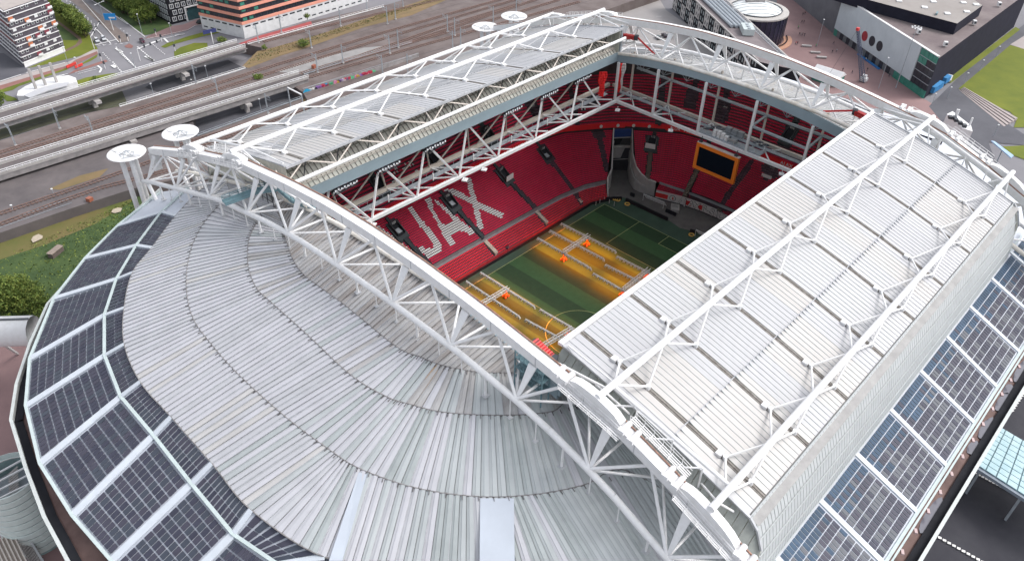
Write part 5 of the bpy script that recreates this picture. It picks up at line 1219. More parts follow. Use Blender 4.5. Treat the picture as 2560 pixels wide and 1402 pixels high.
# graffiti wall
t = thing('graffiti_wall', 'long low concrete retaining wall with coloured graffiti beside the tracks', 'wall', (36.18,177.14,-5.4)); P = [(35.54,176.2,-5.4), (66.56,172.66,-5.4), (93.6,171.88,-5.4)]; m = MB()
for a, b in zip(P, P[1:]): m.bar((a[0], a[1], -3.9), (b[0], b[1], -3.9), .4, 3.2)
obj('wall', m, CONCD, t); GC = [(.02, .35, .6), (.75, .75, .75), (.5, .03, .08), (.1, .5, .25), (.75, .25, .45), (.8, .55, .05), (.03, .03, .04), (.3, .15, .45), (.7, .7, .72), (.55, .05, .1)]
T = resamp(P, 60); GCM = [mat('spray_paint_%s' % n_, c, .7, .25, 1.5) for n_, c in zip(('cyan', 'white', 'red', 'green', 'pink', 'yellow', 'black', 'purple', 'pale', 'crimson'), GC)]
for i in range(1, 34):
    m = MB(); k = i % 10 if i > 4 else 0; a, b = Vector(T[i]), Vector(T[i+1]); d = (b-a).normalized(); n = Vector((d.y, -d.x, 0))*.24; L = (b-a).length
    for q in range(3):
        u = a+d*(L*(.1+.3*q))+n*(1+.04*q); w_ = .7+hsh(i, q)*.8; z_ = -4.7+hsh(q, i)*.6; 
        m.poly([(u.x+d.x*w_*math.cos(j*1.047+i)*(.7+.5*hsh(j, i)), u.y+d.y*w_*math.cos(j*1.047+i)*(.7+.5*hsh(j, i)), z_+.6+1.1*math.sin(j*1.047+i)*(.6+.4*hsh(i, j))) for j in range(6)])
    o = obj('graffiti_patch', m, GCM[(k+int(hsh(i, 3)*2)) % 10], t)
m = MB(); 
for a, b in zip(T, T[1:]): m.bar((a[0], a[1], -3.3), (a[0], a[1], -2.3), .08)
m.bar((P[0][0], P[0][1], -2.3), (P[2][0], P[2][1], -2.3), .1); m.bar((P[0][0], P[0][1], -2.8), (P[2][0], P[2][1], -2.8), .08); obj('guard_rail', m, GREYST, t)
# bridge railings of the middle tracks
for P, nm in (([(-23.09,214.08,-4),(31.37,212.97,-4)], 'white railing along the middle tracks above the dark underpass'), ([(-12.5,174.26,-5.4),(33.75,174.62,-5.4)], 'grey railing along the lower tracks above the underpass'), ([(46.39,235.7,-4),(78.13,234.6,-4),(122.73,232.48,-4)], 'pale railing beside the uppermost track'), ([(45.54,190.35,-4),(70.01,189.43,-4),(101.85,186.14,-4)], 'grey railing beside the tracks above the graffiti wall')):
    m = MB(); L = (Vector(P[-1])-Vector(P[0])).length; T = resamp(P, int(L/2.5))
    for a, b in zip(T, T[1:]): m.bar((a[0], a[1], a[2]), (a[0], a[1], a[2]+1.1), .1); m.bar((a[0], a[1], a[2]+1.1), (b[0], b[1], b[2]+1.1), .12); m.bar((a[0], a[1], a[2]+.3), (b[0], b[1], b[2]+.3), .3, .35)
    tag(obj('railing', m, WHITE if 'white' in nm or 'pale' in nm else GREYST), nm, 'railing')
# catenary masts
def mast():
    t = thing('catenary_mast', 'grey lattice catenary mast with bracket arm beside the railway tracks', 'catenary mast', (0, 0, 0), 'catenary masts along the railway')
    m = MB(); 
    for q in (-.22, .22): m.bar((q, 0, 0), (q*.6, 0, 8.5), .16)
    for k in range(8): m.bar((-.2, 0, k), (.2, 0, k+1), .09); m.bar((.2, 0, k), (-.2, 0, k+1), .09)
    obj('post', m, GREYST, t); m = MB(); m.bar((0, 0, 7.6), (0, -3.2, 7.9), .12); m.bar((0, 0, 6.4), (0, -3.2, 7.8), .1); m.bar((0, 0, 6.3), (0, -2.6, 6.5), .08); m.bar((0, -3.0, 7.8), (0, -3.0, 6.2), .07)
    obj('bracket_arm', m, GREYST, t); m = MB(); m.box((0, 0, .2), (.9, .9, .4)); obj('footing', m, CONC, t); return t
m0 = mast(); ML = [(-46.76,211.94,-4),(-40.59,196.46,-4),(8.69,213.29,-4),(8.42,194.75,-4),(14.9,169.45,-4),(50.96,234.03,-4),(65.6,237.87,-4),(64.81,212.51,-4),(90.74,225.68,-4),(108.79,212.44,-4),(115.77,214.84,-4),(51,188,-4),(64.84,188.89,-4),(86.42,183.21,-4),(93.61,186.01,-4),(70.13,168.09,-4),(78.71,161.66,-4),(122.95,184.82,-4),(122.33,179.11,-4),(146.74,177.73,-4),(129.88,225.86,-4),(110.7,167.95,-4),(116.29,168.56,-4),(113.26,234.11,-4),(162.98,177.72,-4),(-63.07,209.46,-4)]
for i, p in enumerate(ML):
    if i == 0: m0.location = (p[0], p[1], -4)
    else: dup(m0, (p[0], p[1], -4), (math.pi if i % 2 else 0)+.04)
t = thing('catenary_portal', 'white and grey catenary portal frame spanning the lower tracks', 'portal frame', (26.13,171.54,-5.4)); a, b = Vector((26.13,171.54,-5.4)), Vector((26.43,162.5,-5.4)); m = MB()
for p in (a, b): m.bar(p, p+Vector((0, 0, 8)), .4)
obj('post', m, GREYST, t); m = MB(); m.bar(a+Vector((0, 0, 8)), b+Vector((0, 0, 8)), .5, .4); obj('cross_beam', m, WHITE, t)
m = MB()   # overhead wires
for P, z in TRK[:2]+TRK[7:9]+TRK[4:5]:
    for a, b in zip(P, P[1:]): m.bar((a[0], a[1], z+6.3), (b[0], b[1], z+6.3), .05)
tag(obj('overhead_wire', m, DARKST), 'thin dark overhead wires above the railway tracks', 'wires'); COL.objects[-1] if False else None

# ---- road markings
m = MB()
def mk(a, b, wd=.35, dash=None, z=GZ+.34):
    a, b = Vector((a[0], a[1], z)), Vector((b[0], b[1], z)); d = b-a; L = d.length; d.normalize(); n = Vector((-d.y, d.x, 0))*wd/2
    s = 0
    while s < L:
        e = min(L, s+(dash[0] if dash else L)); p, q = a+d*s, a+d*e; m.quad(tuple(p-n), tuple(q-n), tuple(q+n), tuple(p+n)); s = e+(dash[1] if dash else 1)
for P in ([(15.46,362.72,-9),(13.49,344.05,-9),(10.68,315.63,-9)], [(16.47,360.47,-9),(13.01,331.04,-9),(11.11,315.23,-9)], [(12.35,362.97,-9),(9.44,334.37,-9),(7.37,316.46,-9)]): 
    for a, b in zip(P, P[1:]): mk(a, b, .5, (1.1, 4))
mk((11.78,368.76,-9), (7.02,321.35,-9), .25, (1, 3)); mk((9.62,313.21,-9), (6.63,290.9,-9), .4); mk((5.64,312.44,-9), (3.35,290.85,-9), .3, (2, 2)); mk((0.4,294.15,-9), (10.51,294.16,-9), .5); mk((22.63,362.73,-9), (10.03,289.82,-9), .3)
mk((25.6,357.32,-9), (23.46,309.45,-9), .3); mk((24.86,321.2,-9), (21.92,288.32,-9), .3); mk((4.95,278.06,-9), (2.26,256.32,-9), .5, (1.2, .8)); mk((6.66,285.64,-9), (2.68,257.79,-9), .35); mk((13.72,278.99,-9), (11.64,258.86,-9), .5, (1.4, .8)); mk((11.13,266.22,-9), (11.64,258.86,-9), 1.1); mk((11.57,265.31,-9), (11.48,258.53,-9), .8)
mk((20,279.37,-9), (25.2,279.82,-9), .8); mk((25.57,280.55,-9), (37.6,279.12,-9), .3); mk((32.97,280.14,-9), (38.04,278.72,-9), .8, (4, 2)); mk((20.42,278.97,-9), (18.66,262.09,-9), .3, (1, 1)); mk((18.27,306.25,-9), (17.44,292.54,-9), .4, (.8, 3)); mk((27.59,280.82,-9), (26.48,274.34,-9), .9)
mk((21.68,285.29,-9), (40.88,282.8,-9), .2); mk((40.88,282.8,-9), (46.42,285.67,-9), .2); mk((46.42,285.67,-9), (60.89,281.59,-9), .2); mk((13.33,237.47,-9), (13.62,228.18,-9), .5, (1, 3)); mk((14.82,236.97,-9), (14.76,235.2,-9), .8); 
mk((1.27,292.8,-9), (12.6,286.34,-9), .3, (1.2, 1.2)); mk((5.97,284.23,-9), (5.73,277.32,-9), 1.2); mk((-0.59,283.29,-9), (-2.21,271.98,-9), .4, (.8, 1.4)); mk((-2.03,269.87,-9), (-4.08,256.77,-9), .6, (1, 1)); mk((-8.58,270.36,-9), (-8.86,265.93,-9), .8); mk((-8.86,265.93,-9), (-11.16,262.59,-9), .8)
mk((-18.7,269.75,-9), (-9.16,269.03,-9), .2); mk((-26.05,271.32,-9), (-21.55,270.64,-9), .6); mk((-39.67,269.27,-9), (-21.55,270.64,-9), .2); mk((-18.48,267.72,-9), (-8.96,266.96,-9), .2); mk((-45.01,282.29,-9), (-35.99,283.46,-9), .5); mk((-33.84,283.69,-9), (-17.4,283.48,-9), .4); mk((-3.74,266.72,-9), (-3.76,262.96,-9), 1.6)
mk((225.65,135.79,-9), (227.78,133.8,-9), .2); mk((219.05,131.09,-9), (214.67,121.2,-9), .2, (3, 1)); mk((213.71,127.28,-9), (218.95,125.88,-9), .2)
for i in range(7): mk((216.9,129.55,-9) if i == 0 else tuple(Vector((216.9,129.55,-9)).lerp(Vector((201.43,116.88,-9)), i/6)), tuple(Vector((222.35,127.12,-9)).lerp(Vector((207.78,115.86,-9)), i/6)), .2)
for i in range(12): p = Vector((12.02,-88.44,-9)).lerp(Vector((12.56,-98.96,-9)), i/11); q = p+Vector((.55, .2, 0)); mk(tuple(p), tuple(q), .7, z=GZ+.5)
for i in range(10): p = Vector((61.91,-88.96,-9)).lerp(Vector((72.66,-89.14,-9)), i/9); q = p+Vector((.3, .9, 0)); mk(tuple(p), tuple(q), .9, z=GZ+.5)
for i in range(16): p = Vector((35.13,-88.19,-9)).lerp(Vector((35.51,-99.86,-9)), i/15); q = p+Vector((.5, .2, 0)); mk(tuple(p), tuple(q), .6, z=GZ+.5)
struct('road_markings', m, PAINT)

# ---- buildings
def wall_frame(a, b):
    a, b = Vector(a), Vector(b); d = (b-a); L = d.length; d.normalize(); return a, d, Vector((d.y, -d.x, 0)), L
def wallbox(mb, F, u0, u1, z0, z1, t0, t1):
    a, d, n, L = F; P = lambda u, t, z: tuple(Vector((a.x, a.y, 0))+d*u+n*t+Vector((0, 0, z)))
    mb.hexa([P(u0, t0, z0), P(u1, t0, z0), P(u1, t1, z0), P(u0, t1, z0)], [P(u0, t0, z1), P(u1, t0, z1), P(u1, t1, z1), P(u0, t1, z1)])
GLASSD = mat('window_glass', (.03, .035, .045), .15, .2, .8); GLASSG = mat('green_glass', (.05, .22, .17), .25, .2, .5); WINF = mat('window_frame_white', (.65, .66, .67), .6, .08, 1)
def window(parent, F, u, z, w_, h, glass=GLASSD, out=1, frame=WINF, fw_=.22):
    m = MB(); wallbox(m, F, u, u+w_, z, z+h, .02*out, .16*out); f = obj('window', m, frame, parent)
    m = MB(); wallbox(m, F, u+fw_, u+w_-fw_, z+fw_, z+h-fw_, .12*out, .20*out); obj('pane', m, glass, f); return f
# apartment block at the upper left
c = (-31.77,290.64,-9); r_ = (-11.92,296.95,-9); l_ = (-30.48,324.25,-9); H_ = 24.8
t = thing('apartment_building', 'dark brick apartment block with white bands and orange balconies at the upper left', 'building', c)
cv, rv, lv_ = Vector(c), Vector(r_), Vector(l_); lv_ = cv+(lv_-cv)*1.6; bk = rv+(lv_-cv)
m = MB(); m.prism([(p.x, p.y) for p in (cv, rv, bk, lv_)], GZ, GZ+H_); obj('wall', m, mat('dark_brick', (.075, .065, .08), .85, .2, .4), t)
m = MB(); m.prism([(p.x, p.y) for p in (cv+(bk-cv).normalized()*.8, rv+(lv_-rv).normalized()*.8, bk, lv_+(rv-lv_).normalized()*.8)], GZ+H_, GZ+H_+.15); obj('roof', m, mat('roof_gravel', (.36, .32, .30), .9, .1, .4), t)
FRt, FL_ = wall_frame(c, r_), wall_frame(lv_, c)
if FRt[2].dot(cv-bk) < 0: oR = -1
else: oR = 1
oL = 1 if FL_[2].dot(cv-rv) > 0 else -1
for fl in range(10):
    z = GZ+2.2+fl*2.5
    for F, o_ in ((FRt, oR), (FL_, oL)):
        m = MB(); wallbox(m, F, -.2, F[3]+.2, z-.2, z+.06, 0, .4*o_); obj('floor_band', m, WHITE, t)
m = MB(); wallbox(m, FRt, 0, FRt[3], GZ, GZ+2.4, 0, .2*oR); obj('plinth', m, WHITE, t)
BALM = [mat('balcony_orange', (.50, .17, .08), .7, .15, 1), mat('balcony_maroon', (.22, .04, .06), .7, .15, 1)]
for fl in range(9):
    z = GZ+2.9+fl*2.5
    for k in range(int(FRt[3]/2.3)):
        u = .8+k*2.3; h = hsh(k+1, fl*2+3)
        if h < .5: window(t, FRt, u, z+.45, 1.15, 1.1, out=oR, fw_=.15)
        elif h < .62:
            m = MB(); wallbox(m, FRt, u-.2, u+2.0, z-.2, z+1.8, .02*oR, .1*oR); b_ = obj('balcony', m, BALM[int(hsh(k, fl)*2)], t); m = MB(); wallbox(m, FRt, u-.2, u+2.0, z-.3, z+.7, .95*oR, 1.05*oR); wallbox(m, FRt, u-.2, u+2, z-.35, z-.2, .1*oR, 1.0*oR); obj('balustrade', m, WINF, b_)
        elif h < .70: window(t, FRt, u, z+.3, 1.6, 1.2, glass=WINF, out=oR)
    for k in range(int(FL_[3]/3)):
        if hsh(k*2, fl+11) < .55: window(t, FL_, FL_[3]-2.4-k*3, z+.45, 1.1, 1.1, out=oL, fw_=.15)
    if fl in (3, 6): m = MB(); wallbox(m, FL_, 0, FL_[3]-.5, z-.1, z+1.6, .02*oL, .12*oL); obj('wall_panel', m, mat('dark_red_panel', (.17, .035, .035), .8, .2, .6), t)
# black block with white framed windows
c = (39.23,295.3,-9); r_ = (58.81,294.45,-9); cv, rv = Vector(c), Vector(r_); lv_ = cv+(Vector((39.15,312.76,-9))-cv)*3.2; bk = rv+(lv_-cv); H_ = 30
t = thing('black_apartment_building', 'black apartment block with rows of white framed windows behind the crossing', 'building', c)
m = MB(); m.prism([(p.x, p.y) for p in (cv, rv, bk, lv_)], GZ, GZ+H_); obj('wall', m, BLACK, t); FRt, FL_ = wall_frame(c, r_), wall_frame(lv_, c)
oR = 1 if FRt[2].dot(cv-bk) > 0 else -1; oL = 1 if FL_[2].dot(cv-rv) > 0 else -1
for fl in range(7):
    z = GZ+1.2+fl*3.1
    for k in range(int(FRt[3]/3.0)):
        if fl < 2 and k > 2: continue
        u = .8+k*3.0+(.9 if fl % 2 else 0); 
        if u+2.2 < FRt[3]:
            f = window(t, FRt, u, z, 2.1, 2.2, out=oR, fw_=.3); m = MB(); wallbox(m, FRt, u+.95, u+1.15, z, z+2.2, .12*oR, .24*oR); obj('mullion', m, WINF, f)
    for k in range(int(FL_[3]/2.4)):
        u = FL_[3]-2.3-k*2.4-(.8 if fl % 2 else 0)
        if u > 0: window(t, FL_, u, z, 1.6, 2.3, out=oL, glass=mat('pale_pane', (.25, .28, .29), .3, .2, 1) if k == 0 and fl == 0 else bpy.data.materials['pale_pane'], fw_=.16)
m = MB(); wallbox(m, FRt, 8.2, FRt[3]+.6, GZ+.2, GZ+6.4, .05*oR, .2*oR); f = obj('entrance_glazing', m, mat('teal_glass', (.04, .09, .10), .3, .3, .5), t)
m = MB(); wallbox(m, FRt, 8, FRt[3]+.8, GZ+6.4, GZ+6.9, 0, .8*oR); wallbox(m, FRt, 7.6, 8.2, GZ, GZ+6.9, 0, .8*oR); obj('entrance_frame', m, WHITE, f)
# salmon banded office
c = (55.61,255.09,-9); r_ = (129.04,256.51,-9); cv, rv = Vector(c), Vector(r_); lv_ = cv+(Vector((52.59,264.67,-9))-cv)*2.6; rv = cv+(rv-cv)*1.02; bk = rv+(lv_-cv); H_ = 26
t = thing('salmon_office_building', 'office block with salmon pink bands, dark window strips and white base', 'building', c)
SAL = mat('salmon_panel', (.72, .31, .23), .7, .06, .4); WB = mat('white_cladding', (.62, .62, .62), .7, .1, .5)
m = MB(); m.prism([(p.x, p.y) for p in (cv, rv, bk, lv_)], GZ, GZ+H_); obj('wall', m, GLASSD, t); FRt, FL_ = wall_frame(c, tuple(rv)), wall_frame(lv_, c)
oR = 1 if FRt[2].dot(cv-bk) > 0 else -1; oL = 1 if FL_[2].dot(cv-rv) > 0 else -1
for F, o_ in ((FRt, oR), (FL_, oL)):
    m = MB(); wallbox(m, F, -.3, F[3], GZ, GZ+6.6, 0, .35*o_); b_ = obj('base_cladding', m, WB, t)
    for k in range(int(F[3]/4.2)):
        m = MB(); wallbox(m, F, 1+k*4.2, 3.9+k*4.2, GZ+5.1, GZ+5.8, .3*o_, .4*o_); obj('slot_window', m, GLASSD, b_)
        if k > 6 or o_ == oL and F is FL_ and k < 3: m = MB(); wallbox(m, F, 1+k*4.2, 3.4+k*4.2, GZ+1.2, GZ+1.8, .3*o_, .4*o_); obj('slot_window', m, GLASSD, b_)
    for fl in range(6):
        z = GZ+6.6+fl*3.6; m = MB(); wallbox(m, F, -.5, F[3], z, z+1.25, 0, .55*o_); obj('pink_band', m, SAL, t)
        if fl > 3: continue
        for k in range(int(F[3]/3.4)):
            m = MB(); wallbox(m, F, .4+k*3.4, .55+k*3.4, z+1.25, z+3.6, .02*o_, .14*o_); obj('mullion', m, DARKST, t)
            if hsh(k, fl+2) < .33: m = MB(); wallbox(m, F, .8+k*3.4, 3.0+k*3.4, z+1.5+.8*hsh(fl, k), z+3.0, .02*o_, .12*o_); obj('green_blind', m, GLASSG, t)
# concert hall
A_, B_, C_ = Vector((228.96,-2.64,-9)), Vector((271.25,58.8,-9)), Vector((352.11,-2.18,-9)); D_ = B_+(C_-A_); H_ = 18.75
t = thing('concert_hall', 'large black concert hall with a pale slanted panel front and three round windows', 'building', tuple(A_))
m = MB(); m.prism([(p.x, p.y) for p in (A_, C_, D_, B_)], GZ, GZ+H_-.6); obj('wall', m, mat('black_cladding', (.022, .022, .034), .85, .15, .3, spec=.1), t)
rt_ = mat('roof_brown', (.125, .095, .10), .9, col2=(.22, .185, .18), scale=.08, detail=9)
m = MB(); m.poly([(p.x, p.y, GZ+H_-.55) for p in (A_, C_, D_, B_)]); obj('roof', m, rt_, t)
F = wall_frame(tuple(A_), tuple(B_)); oF = 1 if F[2].dot(A_-C_) > 0 else -1
PAN = mat('pale_panel', (.44, .49, .52), .6, col2=(.53, .58, .61), scale=.12, detail=7)
ug = (Vector((236.57,6.05,-9))-A_).length*.95
nP = 13
for i in range(nP):
    u0 = ug+(F[3]-ug)*i/nP+.02; u1 = ug+(F[3]-ug)*(i+1)/nP-.02; m = MB(); wallbox(m, F, u0, u1, GZ+3.6, GZ+H_+.2, .1*oF, .9*oF); obj('front_panel', m, PAN, t)
m = MB(); wallbox(m, F, 0, F[3], GZ+H_+.2, GZ+H_+.5, -.2*oF, 1.0*oF); obj('top_trim', m, WHITE, t)
for fl in range(5):
    for k in range(4):
        m = MB(); wallbox(m, F, ug*k/4+.08, ug*(k+1)/4-.08, GZ+3.2+fl*3.15, GZ+6.1+fl*3.15, .1*oF, .5*oF); obj('glass_pane', m, GLASSG if fl == 4 or (fl == 3 and k > 1) else GLASSD, t)
    m = MB(); wallbox(m, F, 0, ug, GZ+6.1+fl*3.15, GZ+6.35+fl*3.15, .1*oF, .6*oF); obj('glazing_bar', m, GREYST, t)
for k in range(26):
    u0 = F[3]*k/26; kk = k/26; m = MB(); wallbox(m, F, u0+.06, F[3]*(k+1)/26-.06, GZ+.1, GZ+3.5, .05*oF, .5*oF); obj('ground_floor_pane', m, GLASSG if kk < .27 or kk > .94 else (GLASSD if k % 2 else mat('door_grey', (.12, .13, .14), .5, .2, 1) if 'door_grey' not in bpy.data.materials else bpy.data.materials['door_grey']), t)
m = MB(); wallbox(m, F, F[3]*.42, F[3]*.66, GZ, GZ+.6, 1.2*oF, 2.4*oF); obj('blue_rail', m, mat('blue_paint', (.02, .14, .38), .5, .15, 1), t)
for i, (q, cm) in enumerate((((254.43,35.74,-2), mat('round_red', (.30, .03, .04), .4, .3, .6)), ((250.64,30.46,-2), GLASSD), ((246.99,25.3,-2), GLASSD))):
    # centre on the wall plane
    u = F[3]*(.665-.083*i); cz = GZ+8.9; m = MB(); ca = Vector((F[0].x, F[0].y, 0))+F[1]*u
    p = ca+F[2]*.85*oF; m.tube((p.x, p.y, cz), (p.x+F[2].x*.14*oF, p.y+F[2].y*.14*oF, cz), 2.3, 20); obj('round_window', m, cm, t)
def roofblk(name, pts, z0, z1, m_, par): m = MB(); m.prism([(p[0], p[1]) for p in pts], z0, z1); return obj(name, m, m_, par)
blk = [(265.8,68.79,14.5), (262.33,44.14,14.5), (261.22,3.06,14.5), (295.25,3.43,14.5), (305.35,14.09,14.5), (314.71,43.31,14.5)]
rb = roofblk('roof_block', blk, GZ+H_-.5, 14.3, bpy.data.materials['black_cladding'], t)
m = MB(); m.poly([(p[0]*.999, p[1], 14.34) for p in blk]); obj('roof', m, mat('roof_grey_brown', (.24, .215, .20), .9, col2=(.31, .285, .27), scale=.07, detail=8), rb)
for p in ((270.71,33.06,14.6), (281.92,21.32,14.6), (291.27,10.96,14.6), (270.81,21.19,14.6), (270.21,10.68,14.6), (279.43,5.32,14.6), (292.87,5.74,14.6)):
    m = MB(); m.box((p[0], p[1], 14.6), (2.4, 2.4, .5), .6); obj('skylight', m, WHITE, rb)
for p in ((263.84,31.01,9.8), (249.93,14.32,9.8), (243.86,0.5,9.8), (280.61,0.92,9.8), (315.91,1.23,9.8)):
    m = MB(); m.box((p[0], p[1], 10.6), (1.5, 1.5, 1.8), .6); v = obj('roof_vent', m, WHITE, t); m = MB(); m.box((p[0]-.6, p[1]-.6, 10.7), (.8, .8, .8), .6); obj('vent_slot', m, DARKST, v)
m = MB(); p = (263.96,18.84,9.8); m.box((p[0], p[1], 10.4), (3.2, 3, 1.3), .6); obj('roof_hatch', m, BEIGE, t)
m = MB(); p = (267.24,14.2,9.8); q = (264.17,13.49,14.5); m.bar((p[0], p[1], 10), (p[0], p[1], 15), .7); m.bar((p[0], p[1], 15), (q[0], q[1], 15), .7); m.bar((p[0], p[1], 10.5), (p[0]+5, p[1]-1, 10.5), .5); obj('duct', m, TEALST, t)
# dark neighbour wall
a, b = Vector((296.21,89.12,-9)), Vector((272,58.94,-9)); d = (b-a).normalized(); n = Vector((-d.y, d.x, 0)); n = n if n.x > 0 else -n
t = thing('dark_hall', 'windowless dark grey hall joined to the left end of the concert hall', 'building', tuple(b)); m = MB(); m.prism([(q.x, q.y) for q in (b, a-d*25, a-d*25+n*40, b+n*40)], GZ, GZ+22); obj('wall', m, mat('dark_grey_wall', (.10, .10, .115), .8, col2=(.15, .15, .165), scale=.15, detail=7), t)
m = MB(); m.prism([(q.x, q.y) for q in (b+n*.5, a-d*25+n*.5, a-d*25+n*39, b+n*39)], GZ+22, GZ+22.2); obj('roof', m, rt_, t)
# round glass building
L_, R__ = Vector((226.06,97.62,4.5)), Vector((249.1,76.22,4.5)); ctr = (L_+R__)/2; rad = (R__-L_).length/2
t = thing('round_building', 'round dark glass building with pale rim and white glazed dome roof', 'building', (ctr.x, ctr.y, GZ)); cc = (ctr.x, ctr.y, 0); n_ = 36
m = MB(); m.lathe(cc, [(rad*.97, GZ), (rad*.98, 4.2)], n_); obj('glass_wall', m, mat('dark_blue_glass', (.02, .022, .045), .2, .3, .3), t)
for i in range(n_):
    a_ = 2*math.pi*i/n_; m = MB(); m.bar((ctr.x+rad*.985*math.cos(a_), ctr.y+rad*.985*math.sin(a_), GZ), (ctr.x+rad*.99*math.cos(a_), ctr.y+rad*.99*math.sin(a_), 4.2), .16); obj('glazing_bar', m, DARKST, t)
m = MB(); m.lathe(cc, [(rad*.7, 4.9), (rad*.78, 5.0), (rad, 4.8), (rad*1.0, 4.1), (rad*.97, 4.1)], n_); obj('rim', m, mat('rim_stone', (.42, .40, .38), .8, .1, .6), t, smooth=False)
m = MB(); m.lathe(cc, [(0, 7.4), (rad*.3, 7.15), (rad*.55, 6.4), (rad*.76, 5.2)], n_); obj('dome', m, mat('dome_white', (.66, .68, .67), .4, .05, 1), t, smooth=True)
m = MB(); m.lathe(cc, [(rad*.77, 4.9), (rad*.80, 5.4), (rad*.77, 5.5)], n_); obj('dome_ring', m, DARKST, t)
for k in range(7):
    m = MB(); P = []; off = (k-3)*rad*.2
    for j in range(13):
        y_ = (j-6)/6*math.sqrt(max(0, (rad*.74)**2-off**2)); r__ = math.hypot(off, y_); z_ = 7.5-2.2*(r__/(rad*.76))**2; ux, uy = .74, .67
        P.append((ctr.x+ux*off+uy*y_, ctr.y+uy*off-ux*y_, z_))
    for a_, b_ in zip(P, P[1:]): m.bar(a_, b_, .22)
    obj('dome_rib', m, GREYST, t)
m = MB(); m.box((ctr.x+3, ctr.y+3, 7.6), (9, 3, 1.2), -.7); obj('roof_unit', m, CONCD, t)
t2 = thing('cafe_terrace', 'orange curved cafe terrace with dark chairs at the foot of the round building', 'terrace', (ctr.x, ctr.y, GZ)); m = MB(); base_a = math.atan2(-.75, -.3)
for i in range(12):
    a0, a1 = base_a+.1+i*.09, base_a+.1+(i+1)*.09; q = lambda r__, a_, z: (ctr.x+r__*math.cos(a_), ctr.y+r__*math.sin(a_), z)
    m.hexa([q(rad*1.03, a0, GZ), q(rad*1.28, a0, GZ), q(rad*1.28, a1, GZ), q(rad*1.03, a1, GZ)], [q(rad*1.03, a0, GZ+.5), q(rad*1.28, a0, GZ+.5), q(rad*1.28, a1, GZ+.5), q(rad*1.03, a1, GZ+.5)])
obj('deck', m, mat('terrace_orange', (.50, .27, .18), .8, .1, .8), t2)
for i in range(16): 
    m = MB(); a0 = base_a+.14+i*.064; x_, y_ = ctr.x+rad*1.12*math.cos(a0), ctr.y+rad*1.12*math.sin(a0); m.box((x_, y_, GZ+.95), (.5, .5, .1)); m.box((x_+.2, y_, GZ+1.2), (.08, .5, .5))
    for q in ((-.2, -.2), (.2, -.2), (.2, .2), (-.2, .2)): m.bar((x_+q[0], y_+q[1], GZ+.5), (x_+q[0], y_+q[1], GZ+.92), .06)
    obj('chair', m, DARKST, t2)
# long strip building with checkered facade
F0, F1, F2, F3 = Vector((243.1,137.68,5)), Vector((179.72,52.78,5)), Vector((184.31,35.47,5)), Vector((254.98,126.79,5))
t = thing('slab_building', 'long slab building with black and pale checkered facade and silver roof pipes', 'building', (F1.x, F1.y, GZ)); m = MB(); m.prism([(p.x, p.y) for p in (F0, F1, F2, F3)], GZ, 5); obj('wall', m, BLACK, t)
m = MB(); m.prism([(p.x, p.y) for p in (F0, F1, F2, F3)], 5.0, 5.1); obj('roof', m, mat('slab_roof', (.20, .17, .175), .9, .15, .2), t)
F = wall_frame(tuple(F1), tuple(F0)); oF = 1 if F[2].dot(F1-F2) > 0 else -1; CHK = mat('pale_facade_panel', (.40, .38, .37), .8, .1, .4)
nb = int(F[3]/6.2)
for k in range(nb):
    for fl in range(2):
        u = k*6.2; z = GZ+.4+fl*6.8; pale = (k+fl) % 2 == 0
        m = MB(); wallbox(m, F, u+.05, u+6.15, z, z+6.6, .02*oF, .2*oF); pn = obj('facade_panel', m, CHK if pale else BLACK, t)
        for q in range(2):
            for h_ in range(2):
                m = MB(); wallbox(m, F, u+1.0+q*2.7, u+2.0+q*2.7, z+.9+h_*3.2, z+2.7+h_*3.2, .18*oF, .26*oF); obj('window', m, GLASSD if pale else bpy.data.materials['pale_pane'], pn)
for e0, e1, nm in ((F0, F1, .5), (F3, F2, .7)):
    m = MB(); m.bar(tuple(e0+Vector((0, 0, .35))), tuple(e1+Vector((0, 0, .35))), nm, .6); obj('roof_edge', m, CONC, t)
for k in range(5):
    a, b = F0.lerp(F3, .25+.13*k), F1.lerp(F2, .25+.13*k); b = a.lerp(b, .62); m = MB(); m.tube(tuple(a+Vector((0, 0, .9))), tuple(b+Vector((0, 0, .9))), .75, 8); obj('roof_pipe', m, GREYST, t)
p = F0.lerp(F1, .66).lerp(F3.lerp(F2, .66), .55); m = MB(); m.box((p.x, p.y, 6.9), (8.5, 5, 2.8), .7); ac = obj('cooling_unit', m, mat('unit_white', (.45, .50, .50), .5, .1, 1), t)
for k in range(3): m = MB(); m.tube((p.x-2.2+k*1.9, p.y-2+k*1.7, 8.3), (p.x-2.2+k*1.9, p.y-2+k*1.7, 8.6), .8, 12); obj('fan', m, GREYST, ac)
a, b = F1.lerp(F2, .82), F0.lerp(F3, .82); m = MB()
for q in (0, 1.6): m.bar((a.x+q, a.y, 6), (b.x+q, b.y, 6), .2)
for i in range(60): c0 = a.lerp(b, i/60); m.bar((c0.x, c0.y, 6), (c0.x+1.6, c0.y, 6), .12)
obj('gangway', m, GREYST, t)
